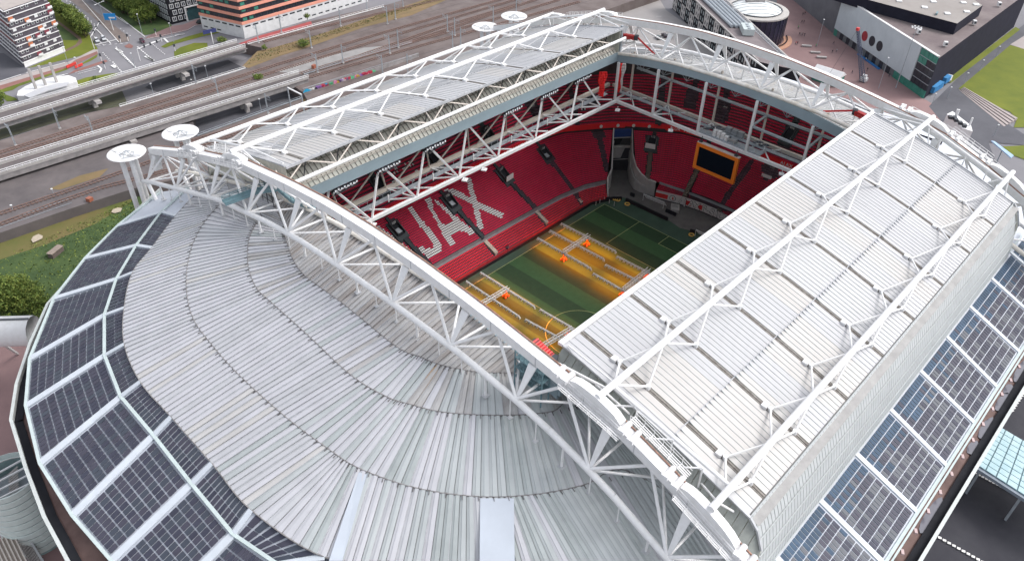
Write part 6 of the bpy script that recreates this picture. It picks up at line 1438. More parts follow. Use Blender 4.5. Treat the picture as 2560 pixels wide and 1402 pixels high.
# small glazed entrance pavilion by the plaza
p = (214.61,34.93,-9); t = thing('entrance_pavilion', 'small white gabled pavilion on the brick plaza behind the far truss', 'pavilion', p); m = MB(); m.prism([(p[0]-3, p[1]-6), (p[0]+3, p[1]-6), (p[0]+3, p[1]+6), (p[0]-3, p[1]+6)], GZ, GZ+4.5); obj('glass_box', m, GLASSG, t)
m = MB(); m.hexa([(p[0]-3.4, p[1]-6.4, GZ+4.5), (p[0]+3.4, p[1]-6.4, GZ+4.5), (p[0]+3.4, p[1]+6.4, GZ+4.5), (p[0]-3.4, p[1]+6.4, GZ+4.5)], [(p[0]-.2, p[1]-6.4, GZ+6.4), (p[0]+.2, p[1]-6.4, GZ+6.4), (p[0]+.2, p[1]+6.4, GZ+6.4), (p[0]-.2, p[1]+6.4, GZ+6.4)]); obj('roof', m, WHITE, t)

# disc towers
def tower(x, y, label):
    t = thing('disc_tower', label, 'tower', (x, y, GZ)); m = MB(); z = 39.5
    m.lathe((x, y, 0), [(0, z-.5), (2.6, z-.3), (4.3, z+.5), (4.5, z+.6), (4.3, z+.7), (2.6, z), (0, z-.1)], 36); obj('dish', m, WHITE, t, smooth=True)
    for i in range(4):
        a = .5+i*math.pi/2; m = MB(); m.bar((x, y, z+.1), (x+4.2*math.cos(a), y+4.2*math.sin(a), z+.65), .2, .25); obj('rib', m, WHITE, t)
    for k in range(5):
        a = k*1.257; m = MB(); m.tube((x+1.8*math.cos(a), y+1.8*math.sin(a), z+.2), (x+1.8*math.cos(a+1.257), y+1.8*math.sin(a+1.257), z+.2), .07, 5); m.tube((x+1.8*math.cos(a), y+1.8*math.sin(a), z+.2), (x, y, z+1.3), .07, 5); obj('inner_strut', m, GREYST, t)
    for dx, dy in ((-1.6, 0), (1.6, .5), (0, -1.6)): m = MB(); m.tube((x+dx, y+dy, GZ), (x+dx, y+dy, z), .62, 12); obj('column', m, WHITE, t)
for (x, y), nm in zip(((-63.8,93.86,39.5), (-49.52,94.61,39.5), (58.51,94.07,39.5), (72.61,94.25,39.5)), ('leftmost disc topped tower of white columns beside the near truss end', 'disc topped tower of white columns directly behind the near truss end', 'disc topped white tower left of the far truss end', 'disc topped white tower nearest the far truss end')) if False else []: pass
TWL = [(-64.15,93.11,39.5), (-49.94,93.83,39.5), (57.49,93.04,39.5), (71.77,93.45,39.5)]
for p, nm in zip(TWL, ('leftmost disc topped tower of white columns beside the near truss end', 'disc topped tower of white columns directly behind the near truss end', 'disc topped white tower left of the far truss end', 'disc topped white tower nearest the far truss end')): tower(p[0], p[1], nm)

# lower left: footbridge, spiral tower, escalator roof
t = thing('white_footbridge', 'white tubular footbridge joining the stadium at the left edge', 'footbridge', (-104.48,92.72,8)); m = MB(); a, b = (-124.41,109.49,9), (-98.84,86.32,9); m.tube(a, b, 3.6, 14); obj('shell', m, WHITE, t, smooth=True)
m = MB(); m.bar((a[0], a[1], 12.7), (b[0], b[1], 12.7), .5, .2); obj('roof_line', m, DARKST, t); m = MB(); m.bar((a[0], a[1], GZ), (a[0], a[1], 6), 1); m.bar((-105.14,96.07,3), (-102.1,104.78,-9), .5); obj('strut', m, WHITE, t)
ctr_ = (-119,45.71,6); t = thing('spiral_stair_tower', 'round pale stair tower with white ribbed cladding at the lower left wall', 'stair tower', (ctr_[0], ctr_[1], GZ)); cx, cy_ = ctr_[0], ctr_[1]
m = MB()
for k in range(11):
    z = -8+k*1.7; m.lathe((cx, cy_, 0), [(5.6, z), (5.8, z+.1), (5.8, z+1.4), (5.6, z+1.5)], 28)
stuff(obj('cladding', m, mat('pale_cladding', (.55, .62, .60), .5, .08, .6), t)); m = MB(); m.lathe((cx, cy_, 0), [(5.5, GZ), (5.5, 9)], 28); obj('inner_wall', m, mat('inner_green', (.22, .30, .30), .6, .15, .6), t)
m = MB(); m.lathe((cx, cy_, 0), [(0, 5.5), (5.4, 5.6)], 20); obj('landing', m, GREYST, t)
for k in range(4): m = MB(); m.bar((cx-5.3, cy_-3+k*2, 9), (cx+5.3, cy_-4+k*2.4, 9), .3); obj('cross_beam', m, WHITE, t)
for k in range(14): m = MB(); m.box((cx-1+.2*k, cy_-3+.45*k, 5.8+.16*k), (2.2, .4, .12), .4); obj('step', m, CONC, t)
t = thing('escalator_roof', 'brown ribbed canopy with stairway beside it at the bottom left corner', 'canopy', (-124.5,40.9,-2)); P = [(-127.14,42.26,-2),(-123,44.38,-2),(-123.2,35.1,-2),(-123.89,29.13,-2),(-129.61,34.96,-2)]; m = MB(); m.prism([(p[0], p[1]) for p in P], -2.4, -2); obj('roof', m, mat('brown_canopy', (.26, .22, .19), .8, .15, .5), t)
for k in range(7): a, b = Vector((-126.92,42.82,-1.9)).lerp(Vector((-122.76,44.96,-1.9)), k/6), Vector((-127.4,32.62,-1.9)).lerp(Vector((-123.7,28.85,-1.9)), k/6); m = MB(); m.bar(tuple(a), tuple(b), .25, .2); obj('roof_rib', m, BEIGE, t)
for sa, sb, w_ in (((-122.37,44.66,-2), (-122.92,38.41,-7), .5), ((-121.06,43.8,-2), (-121.15,36.61,-7), .4)): m = MB(); m.bar(sa, sb, w_, 1.2); obj('stair_wall', m, mat('stair_wall', (.40, .42, .43), .7, .1, .5), t)
for k in range(16): p = Vector((-121.68,43.96,-2)).lerp(Vector((-122.03,37.51,-7)), k/15); m = MB(); m.box(tuple(p), (2.6, .5, .15), .5); obj('step', m, CONC, t)
# flat roofed annexes at the lower right
P = [(43.81,-87.64,0),(43.14,-93.52,0),(41.18,-106.25,0),(25.86,-109.92,0),(27.23,-98.15,0),(28.6,-87.87,0)]; t = thing('glass_canopy', 'pale blue ribbed glass canopy beside the stadium at the lower right', 'canopy', (38.38,-89.35,0)); m = MB(); m.prism([(p[0], p[1]) for p in P], -.3, 0); obj('frame', m, TEALST, t)
a, b, c_, d_ = Vector((43.69,-87.64,0.1)), Vector((41.62,-106.1,0.1)), Vector((25.84,-109.88,0.1)), Vector((28.49,-87.87,0.1)); PG = mat('pale_blue_glass', (.33, .50, .55), .3, col2=(.45, .60, .64), scale=.3)
for i in range(10):
    for j in range(9):
        f = lambda u, v: tuple((a.lerp(b, u)).lerp(d_.lerp(c_, u), v)); m = MB(); g_ = .006
        p4 = [f(i/10+g_, j/9+g_), f((i+1)/10-g_, j/9+g_), f((i+1)/10-g_, (j+1)/9-g_), f(i/10+g_, (j+1)/9-g_)]; m.hexa([(q[0], q[1], q[2]-.08) for q in p4], [(q[0], q[1], q[2]+.12) for q in p4]); obj('glass_panel', m, PG, t)
m = MB(); m.bar((28.36,-87.97,-0.5), (25.59,-110.2,-0.5), 1.2, .8); obj('fascia', m, mat('canopy_fascia', (.22, .26, .31), .6, .1, .5), t)
for q in ((28.44,-89.26,-0.5), (27.24,-97.91,-0.5)): m = MB(); m.bar((q[0], q[1], GZ), (q[0], q[1], -.5), .5); obj('post', m, GREYST, t)
t = thing('plant_room', 'open roof plant with pipes and two white flues beside the far truss', 'plant', (172.26,-30.64,10)); m = MB(); p = (169.96,-31.45,10); m.prism([(q[0], q[1]) for q in [(175.91,-24.85,10),(179.85,-25.46,10),(172.94,-34.32,10),(168.75,-36.23,10),(168.42,-32.96,10)]], 2, 10); obj('wall', m, WHITE, t); m = MB()
for q in ((173.12,-26.86,10), (172.3,-29.15,10), (171.11,-31.05,10), (169.93,-32.92,10), (173.67,-28.16,10)): m.box((q[0], q[1], 10.5), (1.6, 1.2, 1.0), .5)
stuff(obj('machinery', m, DARKST, t))
for q in ((175.63,-27.72,10), (175.77,-28.17,10), (172.49,-33.89,10)): m = MB(); m.tube((q[0], q[1], 10), (q[0], q[1], 13), .32, 10); obj('flue', m, WHITE, t)
t = thing('blue_canopy', 'pale blue flat canopy beyond the far truss at the right edge', 'canopy', (192.87,-43.7,-3)); m = MB(); m.prism([(q[0], q[1]) for q in [(196.29,-38.56,-3),(196.68,-39.71,-3),(190.13,-48.5,-3),(187.63,-48.27,-3)]], -3.4, -3); obj('roof', m, mat('blue_sheet', (.32, .45, .62), .5, .08, .5), t); m = MB(); q = (191.69,-44.06,-3); m.bar((q[0], q[1], GZ), (q[0], q[1], -3.3), .4); obj('post', m, GREYST, t)
# teal footbridge by the tracks
t = thing('teal_footbridge', 'long teal walkway deck with small lamps beside the lower left tracks', 'footbridge', (-74.79,163.47,-7)); a, b = Vector((-91.21,164,-6.5)), Vector((-63.75,162.7,-6.5)); m = MB(); m.bar(tuple(a), tuple(b), 3.0, .3); obj('deck', m, TEALST, t)
d = (b-a).normalized(); n = Vector((-d.y, d.x, 0))*1.5; L = (b-a).length; k = int(L/2.2)
for s_ in (-1, 1):
    m = MB(); m.bar(tuple(a+n*s_+Vector((0, 0, 1.1))), tuple(b+n*s_+Vector((0, 0, 1.1))), .12)
    for i in range(k): p = a+d*(L*i/k)+n*s_; m.bar(tuple(p), tuple(p+Vector((0, 0, 1.1))), .1)
    obj('guard_rail', m, GREYST, t)
for i in range(8): p = a+d*(L*i/8); m = MB(); m.bar((p.x, p.y, GZ), (p.x, p.y, -6.6), .4); obj('pile', m, WHITE, t)

# ================================================================ SMALL THINGS
# grow-light rigs on the pitch
LMP = bpy.data.materials.new('grow_lamp_shade'); LMP.use_nodes = True; LMP.node_tree.nodes['Principled BSDF'].inputs['Base Color'].default_value = (.75, .70, .62, 1)
ORM = mat('machine_orange', (.30, .10, .06), .5, .15, 1)
def rig(arms, beam, wheels, label):
    t = thing('grow_light_rig', label, 'lighting rig', (beam[0][0], beam[0][1], 0)); a, b = Vector(beam[0]), Vector(beam[1])
    m = MB(); d = (b-a).normalized(); n = Vector((-d.y, d.x, 0))*.45
    for s_ in (-1, 1):
        for h in (0, .8): m.bar(tuple(a+n*s_+Vector((0, 0, h))), tuple(b+n*s_+Vector((0, 0, h))), .16)
    k = int((b-a).length/1.1)
    for i in range(k):
        p, q = a.lerp(b, i/k), a.lerp(b, (i+1)/k)
        for s_ in (-1, 1): m.bar(tuple(p+n*s_), tuple(q+n*s_+Vector((0, 0, .8))), .1)
        m.bar(tuple(p+n), tuple(q-n), .1)
    obj('centre_beam', m, WHITE, t)
    for p0, p1 in arms:
        p0, p1 = Vector(p0), Vector(p1); m = MB(); m.bar(tuple(p0), tuple(p1), .22, .22); m.bar(tuple(p0+Vector((0, 0, .4))), tuple(p1+Vector((0, 0, .4))), .12); ar = obj('lamp_arm', m, WHITE, t)
        L = (p1-p0).length; k = int(L/1.15); dd = (p1-p0).normalized()
        for i in range(k+1):
            q = p0+dd*(L*i/k); m = MB(); z = q.z-.25; s = .30; T_ = .16
            m.hexa([(q.x-s, q.y-s, z-.25), (q.x+s, q.y-s, z-.25), (q.x+s, q.y+s, z-.25), (q.x-s, q.y+s, z-.25)], [(q.x-T_, q.y-T_, z+.3), (q.x+T_, q.y-T_, z+.3), (q.x+T_, q.y+T_, z+.3), (q.x-T_, q.y+T_, z+.3)]); obj('lamp_shade', m, LMP, ar)
        ld = bpy.data.lights.new('grow_lamp', 'AREA'); ld.shape = 'RECTANGLE'; ld.size = L; ld.size_y = 2.4; ld.energy = 1600*L/24; ld.color = (1, .19, .0); ld.spread = R(178)
        lo = bpy.data.objects.new('grow_lamp', ld); COL.objects.link(lo); c = (p0+p1)/2; lo.location = (c.x, c.y, c.z-.6); lo.rotation_euler = (0, 0, math.atan2(dd.y, dd.x)); lo.parent = None
    for w_ in wheels:
        x, y = w_[0], w_[1]; m = MB(); m.box((x, y, .8), (.9, .8, .6), .3); m.bar((x, y, 1.2), (x, y, 2.7), .3); m.bar((x-.5, y, 1), (x, y, 2.4), .12); m.bar((x+.5, y, 1), (x, y, 2.4), .12)
        for q in ((-.55, -.5), (.55, -.5), (-.55, .5), (.55, .5)): m.tube((x+q[0], y+q[1]-.12, .4), (x+q[0], y+q[1]+.12, .4), .4, 10)
        o = obj('wheel_unit', m, ORM, t)
    return t
rig([((30.99,33.79,2.8), (31.51,13.52,2.8)), ((25.78,33.76,2.8), (26.14,13.64,2.8)), ((20.34,33.68,2.8), (20.13,13.43,2.8))], ((31.71,23.6,3), (20.12,23.42,3)), ((31.03,23.64,1), (20.54,23.61,1)), 'three armed lawn lighting rig with orange carriages nearest the corner flag')
rig([((29.77,11.76,2.8), (30.1,0.55,2.8)), ((24.33,11.59,2.8), (25.01,0.22,2.8)), ((18.85,11.52,2.8), (18.76,0.35,2.8))], ((30.95,1.44,3), (18.63,1,3)), ((30.9,1.82,1), (19.88,1.92,1)), 'lawn lighting rig partly hidden by the edge of the right sliding roof, mid pitch')
rig([((-2.97,33.76,2.8), (-3.2,13.45,2.8)), ((-8.46,33.69,2.8), (-8.86,13.49,2.8))], ((-2.87,23.21,3), (-12.92,23.61,3)), ((-3.11,23.89,1),), 'lawn lighting rig at the lower left of the pitch by the near truss')
rig([((-2.96,11.6,2.8), (-2.5,0.94,2.8)), ((-8.56,11.62,2.8), (-7.62,0.8,2.8))], ((-2.88,0.63,3), (-13.13,1.61,3)), ((-3.11,1.69,1),), 'lawn lighting rig around the centre circle at the tip of the sliding roof')
# hose reels, goal, tractor, boards
YEL = mat('yellow_tyre', (.65, .42, .10), .6, .15, 1)
for i, (p, nm) in enumerate((((57.14,33.24,0), 'left yellow hose ring of the pair at the corner'), ((57.36,32.43,0), 'right yellow hose ring of the pair at the corner'), ((57.53,28.72,0), 'single yellow hose ring by the black boards behind the goal line'), ((57.77,4.62,0), 'yellow hose ring beside the goal'), ((4.63,39.02,0), 'upper yellow hose ring on the touchline turf'), ((-0.09,39.32,0), 'lower yellow hose ring on the touchline turf'))):
    m = MB(); 
    for k in range(16):
        a, b = k*math.pi/8, (k+1)*math.pi/8; m.tube((p[0]+.75*math.cos(a), p[1]+.75*math.sin(a), .25), (p[0]+.75*math.cos(b), p[1]+.75*math.sin(b), .25), .2, 6)
    tag(obj('hose_ring', m, YEL), nm, 'hose ring')
def goal(p, dx, dy, label):
    t = thing('goal', label, 'goal', p); m = MB(); a = Vector(p); b = a+Vector((dx, dy, 0)); k = Vector((2, .0, 0))
    for q in (a, b): m.tube(tuple(q), tuple(q+Vector((0, 0, 2.44))), .08, 6); m.tube(tuple(q+Vector((0, 0, 2.44))), tuple(q+k), .05, 5)
    m.tube(tuple(a+Vector((0, 0, 2.44))), tuple(b+Vector((0, 0, 2.44))), .08, 6); obj('frame', m, WHITE, t)
    m = MB()
    for i in range(15):
        c = a.lerp(b, i/14); m.bar(tuple(c+Vector((0, 0, 2.4))), tuple(c+k), .02); z = 2.4*i/14; m.bar(tuple(a+k*(1-i/14)+Vector((0, 0, z))), tuple(b+k*(1-i/14)+Vector((0, 0, z))), .02)
    stuff(obj('net', m, WINF, t)); return t
goal((58.16,3.63,0), 0, -7.3, 'white goal half hidden under the sliding roof edge')
goal((63.13,26.68,0), 0.8, -7.3, 'white goal lying back behind the grey channel of the goal end')
t = thing('tractor', 'small green tractor with brown trailer parked in the tunnel mouth', 'tractor', (68.06,31.26,0)); p = (68.06,31.26,0); m = MB(); m.box((p[0], p[1], 1.0), (2.2, 1.0, .9), -.5); m.box((p[0]-.3, p[1]+.2, 1.8), (1.0, 1.0, .9), -.5); obj('body', m, mat('tractor_green', (.03, .14, .05), .5, .15, 1), t)
for q, r_ in (((-.8, .7), .6), ((-.8, -.6), .6), ((.8, .5), .4), ((.8, -.6), .4)): m = MB(); m.tube((p[0]+q[0], p[1]+q[1]-.15, r_), (p[0]+q[0], p[1]+q[1]+.15, r_), r_, 12); obj('wheel', m, DARKST, t)
m = MB(); q = (68.93,29.3,0); m.box((q[0], q[1], 1.1), (2.6, 1.8, 1.2), -.5); obj('trailer', m, mat('trailer_brown', (.35, .14, .08), .6, .2, 1), t)
for i, (a, b, nm) in enumerate((((59,30.32,0), (59.21,14.36,0), 'long black padded board behind the goal line'), ((62.61,31.39,0), (62.96,29.89,0), 'short black board near the tunnel mouth'), ((63.08,17.75,0), (63.19,14.02,0), 'black padded block by the open pit'), ((58.93,5.94,0), (59.31,4.55,0), 'small black board left of the goal post'), ((50.28,39.92,0), (58.59,31.78,0), 'black kerb board round the turf corner'))):
    m = MB(); m.bar((a[0], a[1], .55), (b[0], b[1], .55), .5, 1.1); tag(obj('padded_board', m, BLACK), nm, 'board')
m = MB(); P = [(66.76,18.2,0),(67.77,16.1,0),(65.11,14.3,0),(63.89,16.22,0)]; m.prism([(q[0], q[1]) for q in P], 0, .05); c = P[0]
for a, b in zip(P, P[1:]+P[:1]): m.bar((a[0], a[1], .6), (b[0], b[1], .6), .25, 1.2)
tag(obj('concrete_pit', m, CONC), 'open topped concrete pit box behind the goal end', 'pit')
m = MB(); m.box((12.31,38.48,0.8), (1.6, 1.2, 1.6), .5); m.bar((11.76,38.99,0.3), (13.62,38.35,0.3), 1.2, .3); tag(obj('camera_stand', m, DARKST), 'dark equipment trolley on the touchline below the red front rows', 'trolley')
for i, q in enumerate(((1092, 175), (1120, 158), (1150, 140), (1185, 158), (1220, 178))): pass
for p, nm in (((50.02,35.51,0), 'first'), ((51.98,35.46,0), 'second'), ((53.89,35.23,0), 'third'), ((53.98,33.26,0), 'fourth'), ((53.93,31.21,0), 'fifth')): m = MB(); m.bar((p[0], p[1], 0), (p[0], p[1], 1.5), .09); tag(obj('corner_pole', m, WHITE), nm+' of five thin white poles round the pitch corner, from the left', 'pole')
# vehicles
def car(col, nm='parked_car', label='', L=4.4):
    t = thing(nm, label, 'car', (0, 0, 0)); m = MB(); b = [(-L/2, -.85), (L/2, -.85), (L/2, .85), (-L/2, .85)]
    n0 = [(x*.98, y) for x, y in b]
    m.hexa([(x, y, .3) for x, y in b], [(x, y, .62) for x, y in b]); m.hexa([(x, y, .62) for x, y in b], [(x*.96, y*.95, .92) for x, y in b]); obj('body', m, mat('car_paint_'+label.split()[0], col, .3, .05, 1), t)
    m = MB(); m.hexa([(-L*.40, -.78, .92), (L*.24, -.78, .92), (L*.24, .78, .92), (-L*.40, .78, .92)], [(-L*.30, -.64, 1.40), (L*.10, -.64, 1.40), (L*.10, .64, 1.40), (-L*.30, .64, 1.40)]); obj('windows', m, GLASSD, t)
    m = MB(); m.hexa([(-L*.30, -.65, 1.40), (L*.10, -.65, 1.40), (L*.10, .65, 1.40), (-L*.30, .65, 1.40)], [(-L*.28, -.6, 1.47), (L*.08, -.6, 1.47), (L*.08, .6, 1.47), (-L*.28, .6, 1.47)]); obj('roof', m, bpy.data.materials['car_paint_'+label.split()[0]], t)
    for x in (-L*.31, L*.31):
        for y in (-.82, .82): m = MB(); m.tube((x, y-.1, .33), (x, y+.1, .33), .33, 12); obj('wheel', m, DARKST, t)
    for y in (-.6, .6): m = MB(); m.box((L/2, y, .68), (.06, .3, .16)); obj('headlight', m, WINF, t)
    return t
def put(o, p, rz): o.location = (p[0], p[1], GZ+.35); o.rotation_euler = (0, 0, rz)
rd = math.atan2(*(lambda a, b: (b[1]-a[1], b[0]-a[0]))((22.63,362.73,-9), (10.03,289.82,-9)))
put(car((.6, .62, .65), 'car', 'white car waiting in the left lane at the stop line'), (3.35,298.22,-9), rd)
put(car((.55, .57, .60), 'car', 'silver car waiting in the right lane at the stop line'), (6.57,298.41,-9), rd)
put(car((.25, .35, .38), 'car', 'grey car half hidden by roadside trees before the crossing'), (5.92,315.55,-9), rd)
put(car((.07, .012, .03), 'car', 'maroon car leaving the crossing on the right carriageway'), (18.23,283.16,-9), rd)
put(car((.02, .03, .03), 'parked_car', 'black car parked before the black apartment block'), (50.16,287.44,-9), .5)
put(car((.12, .25, .25), 'parked_car', 'teal car parked beside the entrance of the black apartment block'), (53.76,289.44,-9), .6)
for p, c_, nm in (((201.09,117.19,-9), (.03, .05, .05), 'darkgreen car in the parking lot left of its dark neighbour'), ((205.63,116.55,-9), (.04, .02, .03), 'plum car in the middle of the parking lot row'), ((206.09,114.14,-9), (.10, .10, .11), 'slate car at the right of the parking lot row'), ((216.73,112.13,-9), (.05, .015, .025), 'wine car parked alone near the slab building'), ((214.06,103.37,-9), (.03, .03, .035), 'jet car behind the far truss near the slab building')):
    put(car(c_, 'parked_car', nm), p, 1.0)
def truck(p, rz, L, label, cab=True):
    t = thing('lorry' if cab else 'container', label, 'lorry' if cab else 'container', (0, 0, 0)); BL = bpy.data.materials.get('truck_blue') or mat('truck_blue', (.05, .24, .50), .45, .12, .8); m = MB(); m.box((0, 0, 1.9 if not cab else 2.2), (L, 2.5, 2.7), 0); o = obj('box_body', m, BL, t)
    for k in range(int(L/.8)): m = MB(); m.box((-L/2+.4+k*.8, 0, 1.95 if not cab else 2.25), (.12, 2.6, 2.5)); obj('wall_rib', m, BL, t)
    if cab: 
        m = MB(); m.box((L/2+1.1, 0, 1.7), (1.9, 2.4, 2.5)); c = obj('cab', m, WHITE, t); m = MB(); m.box((L/2+2.06, 0, 2.2), (.06, 2.0, .9)); obj('windscreen', m, GLASSD, c)
        for x in (-L*.35, -L*.2, L/2+1):
            for y in (-1.1, 1.1): m = MB(); m.tube((x, y-.15, .5), (x, y+.15, .5), .5, 12); obj('wheel', m, DARKST, t)
    t.location = (p[0], p[1], GZ+.35); t.rotation_euler = (0, 0, rz); return t
a, b = Vector((233.62,-2.71,-9)), Vector((246.51,-3.44,-9)); rz = math.atan2(b.y-a.y, b.x-a.x)
truck(tuple((a+b)/2), rz, 9.5, 'long blue container standing at the right corner of the concert hall', False)
a = Vector((250.98,-3.08,-9)); truck(tuple(a), rz, 5.0, 'light blue box lorry behind the long blue container')
rzf = math.atan2(*(lambda a, b: (b[1]-a[1], b[0]-a[0]))((228.96,-2.64,-9), (271.25,58.8,-9)))
truck((242.7,14.95,-9), rzf, 5.2, 'left blue container against the front of the concert hall', False); truck((239.65,11.07,-9), rzf, 4.6, 'right blue container against the front of the concert hall', False)
# plaza crane, lamp masts, benches
t = thing('crawler_crane', 'tall dark lattice boom crane standing on the brick plaza', 'crane', (226.67,23.58,-9)); a, b = Vector((226.67,23.58,-9)), Vector((213.95,28.21,17)); m = MB(); d = (b-a).normalized(); s_ = d.cross(Vector((0, 1, 0))).normalized()*.7; u_ = d.cross(s_).normalized()*.7; k = 24
CR = [s_+u_, s_-u_, -s_-u_, -s_+u_]
for i in range(4):
    m.bar(tuple(a+CR[i]*1.2), tuple(b+CR[i]*.5), .22)
    for j in range(k):
        f0, f1 = j/k, (j+1)/k; m.bar(tuple(a.lerp(b, f0)+CR[i]*(1.2-.7*f0)), tuple(a.lerp(b, f1)+CR[(i+1) % 4]*(1.2-.7*f1)), .1)
obj('lattice_boom', m, mat('crane_blue_grey', (.07, .09, .14), .5, .2, 1), t); m = MB(); m.box((a.x, a.y, GZ+1.3), (2.2, 3, 1.6)); m.box((a.x, a.y, GZ+2.7), (1.6, 1.8, 1.2)); obj('carriage', m, WHITE, t); m = MB(); m.box(tuple(b), (1.2, 1.2, 1.2)); obj('boom_head', m, REDST, t); m = MB(); m.bar(tuple(b), (b.x-4, b.y+6, GZ+2), .08); obj('cable', m, DARKST, t)
def lampmast(p, h, label, kind=0):
    t = thing('lamp_mast', label, 'lamp post', (0, 0, 0)); m = MB(); m.tube((0, 0, 0), (0, 0, h), .22 if h > 15 else .13, 8, r2=.1 if h > 15 else .07); obj('pole', m, GREYST, t); m = MB()
    if kind == 1:
        for k in range(8): m.bar((0, 0, h), (1.9*math.cos(k*.785), 1.9*math.sin(k*.785), h), .12); m.box((1.9*math.cos(k*.785), 1.9*math.sin(k*.785), h), (.7, .5, .25))
    elif kind == 2: m.bar((-2.3, -.8, h), (2.3, .8, h+.2), .14); m.box((-2.4, -.85, h), (.9, .4, .2), .3); m.box((2.4, .85, h+.2), (.9, .4, .2), .3)
    else: m.tube((0, 0, h-.1), (0, 0, h+.15), .35, 10)
    obj('lamp_head', m, WINF, t); t.location = (p[0], p[1], GZ+.3); return t
lampmast((230.57,10.31,-9), 27, 'tallest floodlight mast with ring of lamps before the concert hall', 1); lampmast((224.27,15.48,-9), 14, 'thin grey pole left of the tall floodlight mast'); lampmast((248.84,57,-9), 13.5, 'slim lamp mast on the brick plaza beside the dark hall'); lampmast((16.48,319.23,-9), 9.5, 'twin armed street lamp on the road median', 2); lampmast((22.77,292.65,-9), 9.5, 'pale green street lamp at the edge of the roadside trees'); lampmast((28.62,273.04,-9), 9, 'dark street lamp on the grass island'); lampmast((-18.92,262.73,-9), 9, 'dark lamp post beside the red lane, nearer one'); lampmast((-17.54,278.93,-9), 8.5, 'dark lamp post on the cycle path, farther one'); lampmast((1.75,256.14,-9), 7, 'grey lamp post close to the upper viaduct railing')

for p, nm in (((278.45,-9.39,-9), 'middle lamp post along the lawn path'), ((301.66,-9.16,-9), 'farthest lamp post along the lawn path'), ((257.73,-9.55,-9), 'third lamp post along the lawn path, nearer the lorry'), ((236.71,-9.78,-9), 'lamp post beside the blue container'), ((213.83,-36.04,-9), 'lamp post on the dark asphalt below the lawn steps'), ((225.07,-7.5,-9), 'lamp post at the corner of the brick plaza'), ((19.03,182.66,-9), 'little white lamp post in the lower underpass'), ((-4.92,225.56,-9), 'little white lamp post in the upper underpass'), ((20.04,226.49,-9), 'little white lamp post by the underpass railing'), ((-78.79,169.86,-9), 'left little lamp on the teal footbridge'), ((-65.87,170.83,-9), 'right little lamp on the teal footbridge')): lampmast(p, 5, nm)
t = thing('road_sign', 'large blue direction sign on a pale post on the median', 'road sign', (15.22,307.21,-9)); p = Vector((15.22,307.21,-9)); m = MB(); m.bar(tuple(p), tuple(p+Vector((0, 0, 6.5))), .3); obj('post', m, WHITE, t); dv_ = (Vector((16.05,306.43,-9))-p).normalized(); BS = mat('sign_blue', (.02, .25, .62), .5, .1, 1)
m = MB(); m.bar(tuple(p+dv_*-2.6+Vector((0, 0, 6.6))), tuple(p+dv_*2.9+Vector((0, 0, 6.6))), .18, 3.2); sgn = obj('sign_board', m, BS, t); m = MB(); m.bar(tuple(p+dv_*-.4+Vector((-.15, -.15, 6.2))), tuple(p+dv_*2.4+Vector((-.15, -.15, 6.2))), .12, .7); obj('white_field', m, WHITE, sgn)
t = thing('road_sign', 'dark blue road sign gantry beside the lower road', 'road sign', (41.14,258.95,-9)); p = Vector((41.14,258.95,-9)); m = MB(); m.bar(tuple(p), tuple(p+Vector((0, 0, 6))), .3); obj('post', m, WHITE, t); dv_ = (Vector((43.21,258.59,-9))-p).normalized(); m = MB(); m.bar(tuple(p-dv_*3.6+Vector((0, 0, 6.2))), tuple(p+dv_*2.6+Vector((0, 0, 6.2))), .2, 1.8); obj('sign_board', m, mat('sign_navy', (.04, .05, .16), .5, .1, 1), t)
def traffic(p, label, arm=None):
    t = thing('traffic_light', label, 'traffic light', p); p = Vector(p); h = 3.2 if not arm else 5.6; m = MB(); m.bar(tuple(p), tuple(p+Vector((0, 0, h))), .22); 
    hd = [p+Vector((0, 0, h-.4))]
    if arm: e = Vector(arm); e.z = p.z+h; m.bar(tuple(p+Vector((0, 0, h))), tuple(e), .2); hd = [(p+Vector((0, 0, h))).lerp(e, f_) for f_ in (.35, .65, .98)]
    obj('pole', m, WHITE, t); 
    for q in hd: m = MB(); m.box((q.x, q.y, q.z), (.7, .5, 1.3)); obj('signal_head', m, DARKST, t)
traffic((-1.13,291.06,-9), 'traffic light with long arm over the left carriageway', (9.68,306.43,-9)); traffic((7.49,263.28,-9), 'traffic light with long arm in the middle of the crossing', (18.06,265.68,-9)); traffic((10.71,289.49,-9), 'traffic light at the end of the median'); traffic((14.19,289.26,-9), 'traffic light right of the median end'); traffic((-4.76,275.04,-9), 'traffic light on the corner by the cycle path'); traffic((26.78,286.78,-9), 'traffic light by the grass corner'); traffic((25.15,277.94,-9), 'traffic light at the brick pavement'); traffic((-7.32,265.65,-9), 'traffic light beside the red bus lane'); traffic((24.13,262.93,-9), 'traffic light near the round grass island')
m = MB(); p = (-16.98,277.5,-9); m.box((p[0], p[1], GZ+.9), (5, .4, 1.1), .3); m.box((p[0]+2, p[1]-3, GZ+.9), (4, .4, 1.1), .3); tag(obj('barrier', m, mat('barrier_red', (.6, .05, .04), .5, .2, 1)), 'red and white construction barriers beside the cycle path', 'barrier')
for p, nm in (((245.86,60.85,-9), 'upper long stone bench on the plaza'), ((241.25,53.95,-9), 'middle long stone bench on the plaza'), ((237.96,49.11,-9), 'lower long stone bench on the plaza')): m = MB(); m.box((p[0], p[1], GZ+.75), (4.6, 1.3, .5), -.95); m.box((p[0], p[1], GZ+.5), (4.2, .9, .5), -.95); tag(obj('stone_bench', m, CONC), nm, 'bench')
